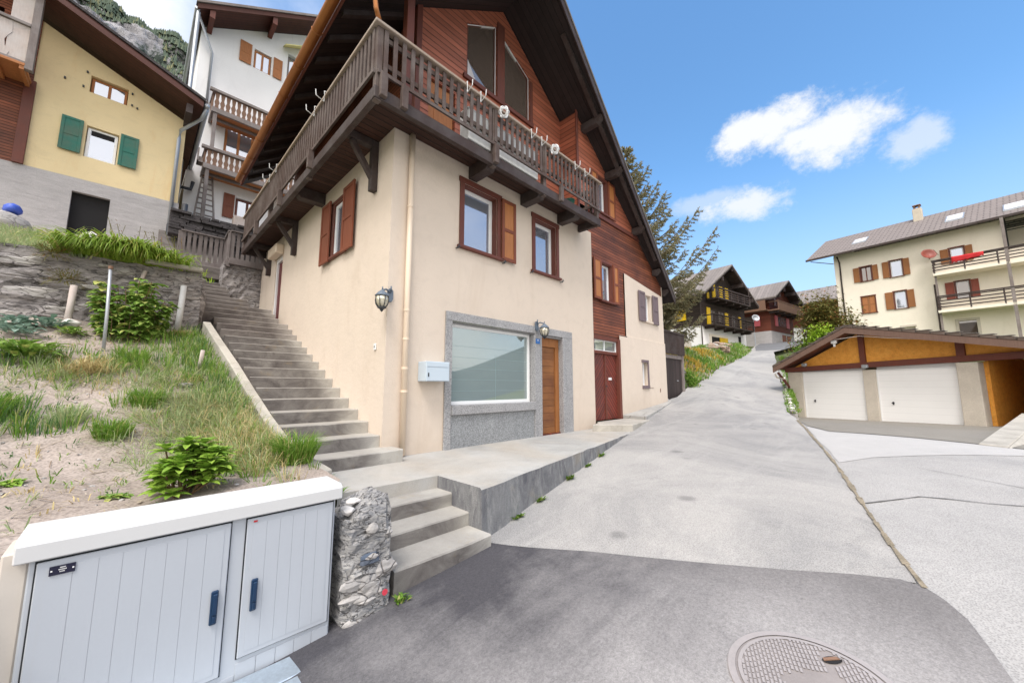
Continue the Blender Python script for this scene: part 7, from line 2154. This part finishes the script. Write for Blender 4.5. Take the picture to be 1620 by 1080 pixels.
# ------------------------------------------------------------------ conifer behind the chalet
def conifer(root, bx, by, z0, prof, seed, nb, mt):
    """boughs in loose layers that sag and turn up at the tip, hung with needle twigs"""
    r3 = random.Random(seed); tr, lf = MB(), MB(); zt = prof[0][0]
    tr.tube([(bx, by, z0), (bx + .06, by, (z0 + zt) / 2), (bx, by, zt - .15)], [.24, .14, .02], 8)

    def rad(z):
        for (za, ra), (zb, rb) in zip(prof, prof[1:]):
            if zb <= z <= za: return ra + (rb - ra) * (za - z) / (za - zb)
        return prof[-1][1]

    def needles(p, q, n, ln):
        e = (q - p).normalized()
        for k in range(n):
            c = p.lerp(q, (k + r3.random()) / n); d = (e * .9 + V((r3.uniform(-1, 1), r3.uniform(-1, 1), r3.uniform(-.9, .9)))).normalized(); s = d.cross(V((r3.uniform(-1, 1), r3.uniform(-1, 1), 1))).normalized() * .014
            b = len(lf.v); l = ln * r3.uniform(.7, 1.25); lf.v += [c - s, c + s, c + d * l * .6 + s * 1.1, c + d * l]; lf.f.append((b, b + 1, b + 2, b + 3))
    for k in range(nb):
        t = (k + .5 * r3.random()) / nb; z = zt - .15 - (zt - .15 - prof[-1][0]) * t ** .85; L = rad(z) * r3.uniform(.62, 1.15); a = k * 2.4 + r3.uniform(-.5, .5)
        d = V((math.cos(a), math.sin(a), 0)); side = V((-d.y, d.x, 0)); n = 8; lift = r3.uniform(.25, .6) if z > 8.5 else r3.uniform(.05, .4); pts = []
        for i in range(n + 1):
            s = i / n; pts.append(V((bx, by, z - L * .25)) + d * L * s + side * L * .07 * math.sin(s * 4 + k) + V((0, 0, L * (lift * s * s + .12 * s - .22 * math.sin(s * 2.8)))))
        tr.tube(pts, [.032 * (1 - i / n) + .006 for i in range(n + 1)], 5, False)
        needles(pts[-2], pts[-1], 30, .11)
        ns = max(5, int(L * 8.5))
        for q in range(ns):
            s = .16 + .84 * q / ns; i = min(n - 1, int(s * n)); p = pts[i].lerp(pts[i + 1], s * n - i)
            for sg in (-1, 1):
                if r3.random() < .12: continue
                l = (.20 + .26 * L * (1 - s)) * r3.uniform(.6, 1.2)
                e = (d * r3.uniform(.6, 1.0) + side * sg * r3.uniform(.45, .9) + V((0, 0, r3.uniform(-.75, .05)))).normalized(); m_ = p + e * l * .55; q2 = p + e * l + V((0, 0, .10 * l))
                needles(p, m_, int(8 + l * 34), .10); needles(m_, q2, int(8 + l * 34), .10)
    tr.build('trunk', M['bark'], root, recalc=False); lf.build('crown', M[mt], root, recalc=False)


ct = thing('conifer_tree', 'tall olive green conifer with drooping boughs behind the chalet roof', 'tree', (14.55, 3.2, 1.5))
conifer(ct, 14.55, 3.2, 1.5, [(13.7, .12), (12.6, .6), (11.6, 1.1), (10.4, 1.75), (9.0, 2.75), (7.4, 3.7), (6.2, 3.5), (4.6, 2.9), (3.0, 2.1)], 5, 170, 'needles')


def bush(name, label, c, r_, n, mt, seed, group=None, ll=.14):
    r3 = random.Random(seed); root = thing(name, label, 'bush', c, group); lf, st_ = MB(), MB()
    nodes = []
    for _ in range(26):
        a = r3.uniform(0, 6.283); e = r3.uniform(.0, 1.4); d = V((math.cos(a) * math.cos(e), math.sin(a) * math.cos(e), math.sin(e)))
        p = V(c) + V((d.x * r_[0], d.y * r_[1], d.z * r_[2])) * r3.uniform(.45, 1.05); nodes.append(p); st_.tube([V(c) - V((0, 0, .1)), V(c).lerp(p, .5) + V((0, 0, .1)), p], [.03, .02, .008], 5, False)
    for _ in range(n):
        p = r3.choice(nodes) + V((r3.gauss(0, .22) * r_[0], r3.gauss(0, .22) * r_[1], r3.gauss(0, .2) * r_[2]))
        leaf(lf, p, (r3.uniform(-1, 1), r3.uniform(-1, 1), r3.uniform(-.4, .9)), ll * r3.uniform(.6, 1.2), ll * .45, seg=1, droop=.2)
    st_.build('branches', M['stem'], root, recalc=False); lf.build('foliage', M[mt], root, recalc=False)


bush('shrub', 'dark olive brown shrub on the bank behind the garage roof', (24.0, -3.35, 2.9), (1.35, 1.25, 2.5), 9500, 'olive', 3, 'shrubs behind the garage', .2)
bush('shrub', 'bright lime green shrub in front of the olive shrubs', (22.6, -3.35, 2.6), (.8, .8, 1.35), 3800, 'lime', 5, 'shrubs behind the garage', .16)
bush('shrub', 'low fresh green growth at the street edge above the garage eave', (22.6, -2.4, 2.2), (.9, .6, .9), 1800, 'grass', 6, 'shrubs behind the garage', .16)

# bank along the street with wild grass, stone heap and a low green bush
BANK = [(13.0, .65), (13.9, .52), (16, .72), (19, .88), (23, 1.1), (28, 1.4), (33, 2.0), (33.5, 4.6), (31, 5.3), (24, 4.6), (13.2, 4)]


def bank_z(x, y):
    b = road_z(x, y); e = max(0, y - (.50 + (x - 13) * .06)); return b + min(1.55 - max(0, min(1, (x - 15) / 6)) * .95, e * .95) * (1 if x < 29 else max(.2, 1 - (x - 29) * .2)) + .06 * math.sin(x * 2.1) * math.sin(y * 3)


o = region('street_bank', BANK, bank_z, M['soil'], .0, .4)
m1, m2_, m3 = MB(), MB(), MB()
for _ in range(2300):
    x, y = r2.uniform(13.1, 31), r2.uniform(.5, 4.2)
    if not inside((x, y), BANK): continue
    u = (x - 13) / 14 + r2.gauss(0, .08); e = y - (.5 + (x - 13) * .06)
    gold = .25 < e < 1.6 and x < 22 and math.sin(x * 1.1 + y * 2.2) > -.45
    mm = m3 if gold and r2.random() < .8 else (m1 if r2.random() < .75 else m2_)
    blades(mm, (x, y, 0), 9, r2.uniform(.15, .42), .16, r2, .7, .012 + .0006 * x, bank_z)
for mm, nm, mt, lb in ((m1, 'bank_grass', 'grass', 'green wild grass on the street bank'), (m2_, 'bank_pale_grass', 'grass_pale', 'pale wild grass on the street bank'), (m3, 'golden_brush', 'gold', 'golden yellow dry brush on the street bank')):
    o = mm.build(nm, M[mt], None, recalc=False); tag(o, lb, 'grass', None, 'stuff')
bush('shrub', 'low dense green bush at the street edge beside the dark shed', (13.9, .62, .98), (.62, .42, .75), 2600, 'grass', 8, None, .13)
for k in range(17):
    x = r2.uniform(22.5, 30.5); y = 1.75 + (x - 22) * .06 + r2.uniform(0, 1.2); s = r2.uniform(.22, .45)
    m = MB(); rock(m, (x, y, bank_z(x, y) + s * .2), (s * 1.3, s, s * .7), r2)
    o = m.build('boulder', M['rubble' if k % 3 else 'rock_pale'], None, loc=(x, y, bank_z(x, y)))
    tag(o, 'warm grey boulder in the heap below the black chalet', 'boulder', 'boulders heaped below the black chalet')
for k, (x, y) in enumerate(((19.4, 3.0), (20.2, 3.1), (21.0, 3.2), (22.3, 3.4))):
    m = MB(); z = bank_z(x, y); m.box(x - .25, y - .2, z - .1, x + .25, y + .2, z + r2.uniform(.6, 1.0)); o = m.build('concrete_block', M['pier'], None, .03, loc=(x, y, z))
    tag(o, ('grey concrete block on the bank top, nearest the shed', 'grey concrete block on the bank top, second from the shed', 'grey concrete block on the bank top, third from the shed', 'grey concrete block on the bank top closest to the boulders')[k], 'concrete block', 'blocks on the bank top')
# grass strip right of the street
m = MB()
for _ in range(600):
    t = r2.random(); x = 11.9 + t * 14; y = -3.14 + t * 2.2 + r2.uniform(-.22, .0)
    blades(m, (x, y, road_z(x, y) + .02), 8, r2.uniform(.05, .16) * (1 + t), .08, r2, .8, .012)
o = m.build('verge_grass', M['grass'], None, recalc=False); tag(o, 'grass along the right edge of the street', 'grass', None, 'stuff')

# ------------------------------------------------------------------ mountain above the roofs
from mathutils import noise as mnoise


def mountain():
    cr = [(-420, 330, 330), (-220, 290, 300), (-110, 262, 262), (-60, 252, 222), (-38, 247, 192), (-27, 244, 184), (-20, 244, 183), (-11, 245, 181), (-3, 245, 181.5), (6, 245, 180), (18, 246, 172), (34, 250, 140), (60, 255, 95), (100, 262, 60), (180, 280, 45), (320, 320, 40)]
    m = MB(); NX, NK = 190, 80; vs = []
    for i in range(NX + 1):
        t = i / NX; tt = t * (len(cr) - 1)
        x = -420 + 0 * t
        k = min(len(cr) - 2, int(tt)); f = tt - k; a, b = V(cr[k]), V(cr[k + 1]); p = a.lerp(b, f)
        for j in range(NK + 1):
            s = j / NK
            q = V((p.x * (1 - .35 * s), p.y - 170 * s ** 1.25, p.z * (1 - s) ** .85 + 8 * s))
            n = mnoise.fractal(q * .03, 1.0, 2.0, 5) * 9 + mnoise.fractal(q * .12, 1.0, 2.0, 4) * 3.2
            q += V((n * .25, -n, n * .35 * min(1, s * 6)))
            vs.append(q)
    m.v = vs; K = NK + 1
    m.f = [(i * K + j, i * K + j + 1, (i + 1) * K + j + 1, (i + 1) * K + j) for i in range(NX) for j in range(NK)]
    t = NT('mountain_rock')
    a = t.noise(.035, 8, .7, (1, 1, .8)); b = t.noise(.12, 8, .72, (1, 1, .45), 1.2); f = t.noise(.6, 5, .7)
    c = t.mix(t.ramp(b, .35, .65), (.27, .26, .275), (.54, .52, .53))  # rock greys lightened, distance haze mixed into the colour
    c = t.mul(c, t.math('ADD', .7, t.math('MULTIPLY', f, .55)))
    g = t.math('MULTIPLY', t.ramp(t.math('ADD', a, t.math('MULTIPLY', t.math('SUBTRACT', b, .5), .35)), .54, .60), .9)
    c = t.mix(g, c, (.055, .082, .06))
    t.bump(t.math('ADD', b, t.math('MULTIPLY', f, .5)), 1.0, 3.0)
    mt = t.done(c, .95, 0, .1)
    o = m.build('mountain', mt, smooth=True, recalc=True); tag(o, kind='structure')
    # conifers along crest and gullies: one far mass
    tm = MB(); r3 = random.Random(15); cnt = 0
    for _ in range(15000):
        i = r3.randint(40, NX - 3); j = int(NK * r3.random() ** 2.2 * .75); p = vs[i * K + j]
        crest = j < 6 + 5 * mnoise.noise(V((p.x * .05, 0, 0)))
        right = p.x > -5 + 8 * mnoise.noise(V((p.z * .04, 3, 0)))
        if not (crest or right and r3.random() < .8 or mnoise.noise(p * .05) > .42): continue
        h = r3.uniform(1.2, 3.6); w = h * .24; b = len(tm.v); p = p + V((r3.uniform(-.7, .7), r3.uniform(-.5, .5), 0))
        n = 5
        for k in range(n): a = 6.283 * k / n + r3.random(); tm.v.append(p + V((math.cos(a) * w, math.sin(a) * w, -.4 + r3.uniform(-.3, .3))))
        tm.v.append(p + V((0, 0, h)))
        tm.f += [(b + k, b + (k + 1) % n, b + n) for k in range(n)]; cnt += 1
    M['forest'] = leafmat('far_conifers', (.085, .115, .085), (.14, .175, .115), (.22, .22, .12), .9, .0, .05)  # greens paled, distance haze is part of the colour
    o = tm.build('mountain_forest', M['forest'], None, recalc=False); tag(o, 'distant conifer forest on the mountain crest', 'forest', None, 'stuff')


mountain()
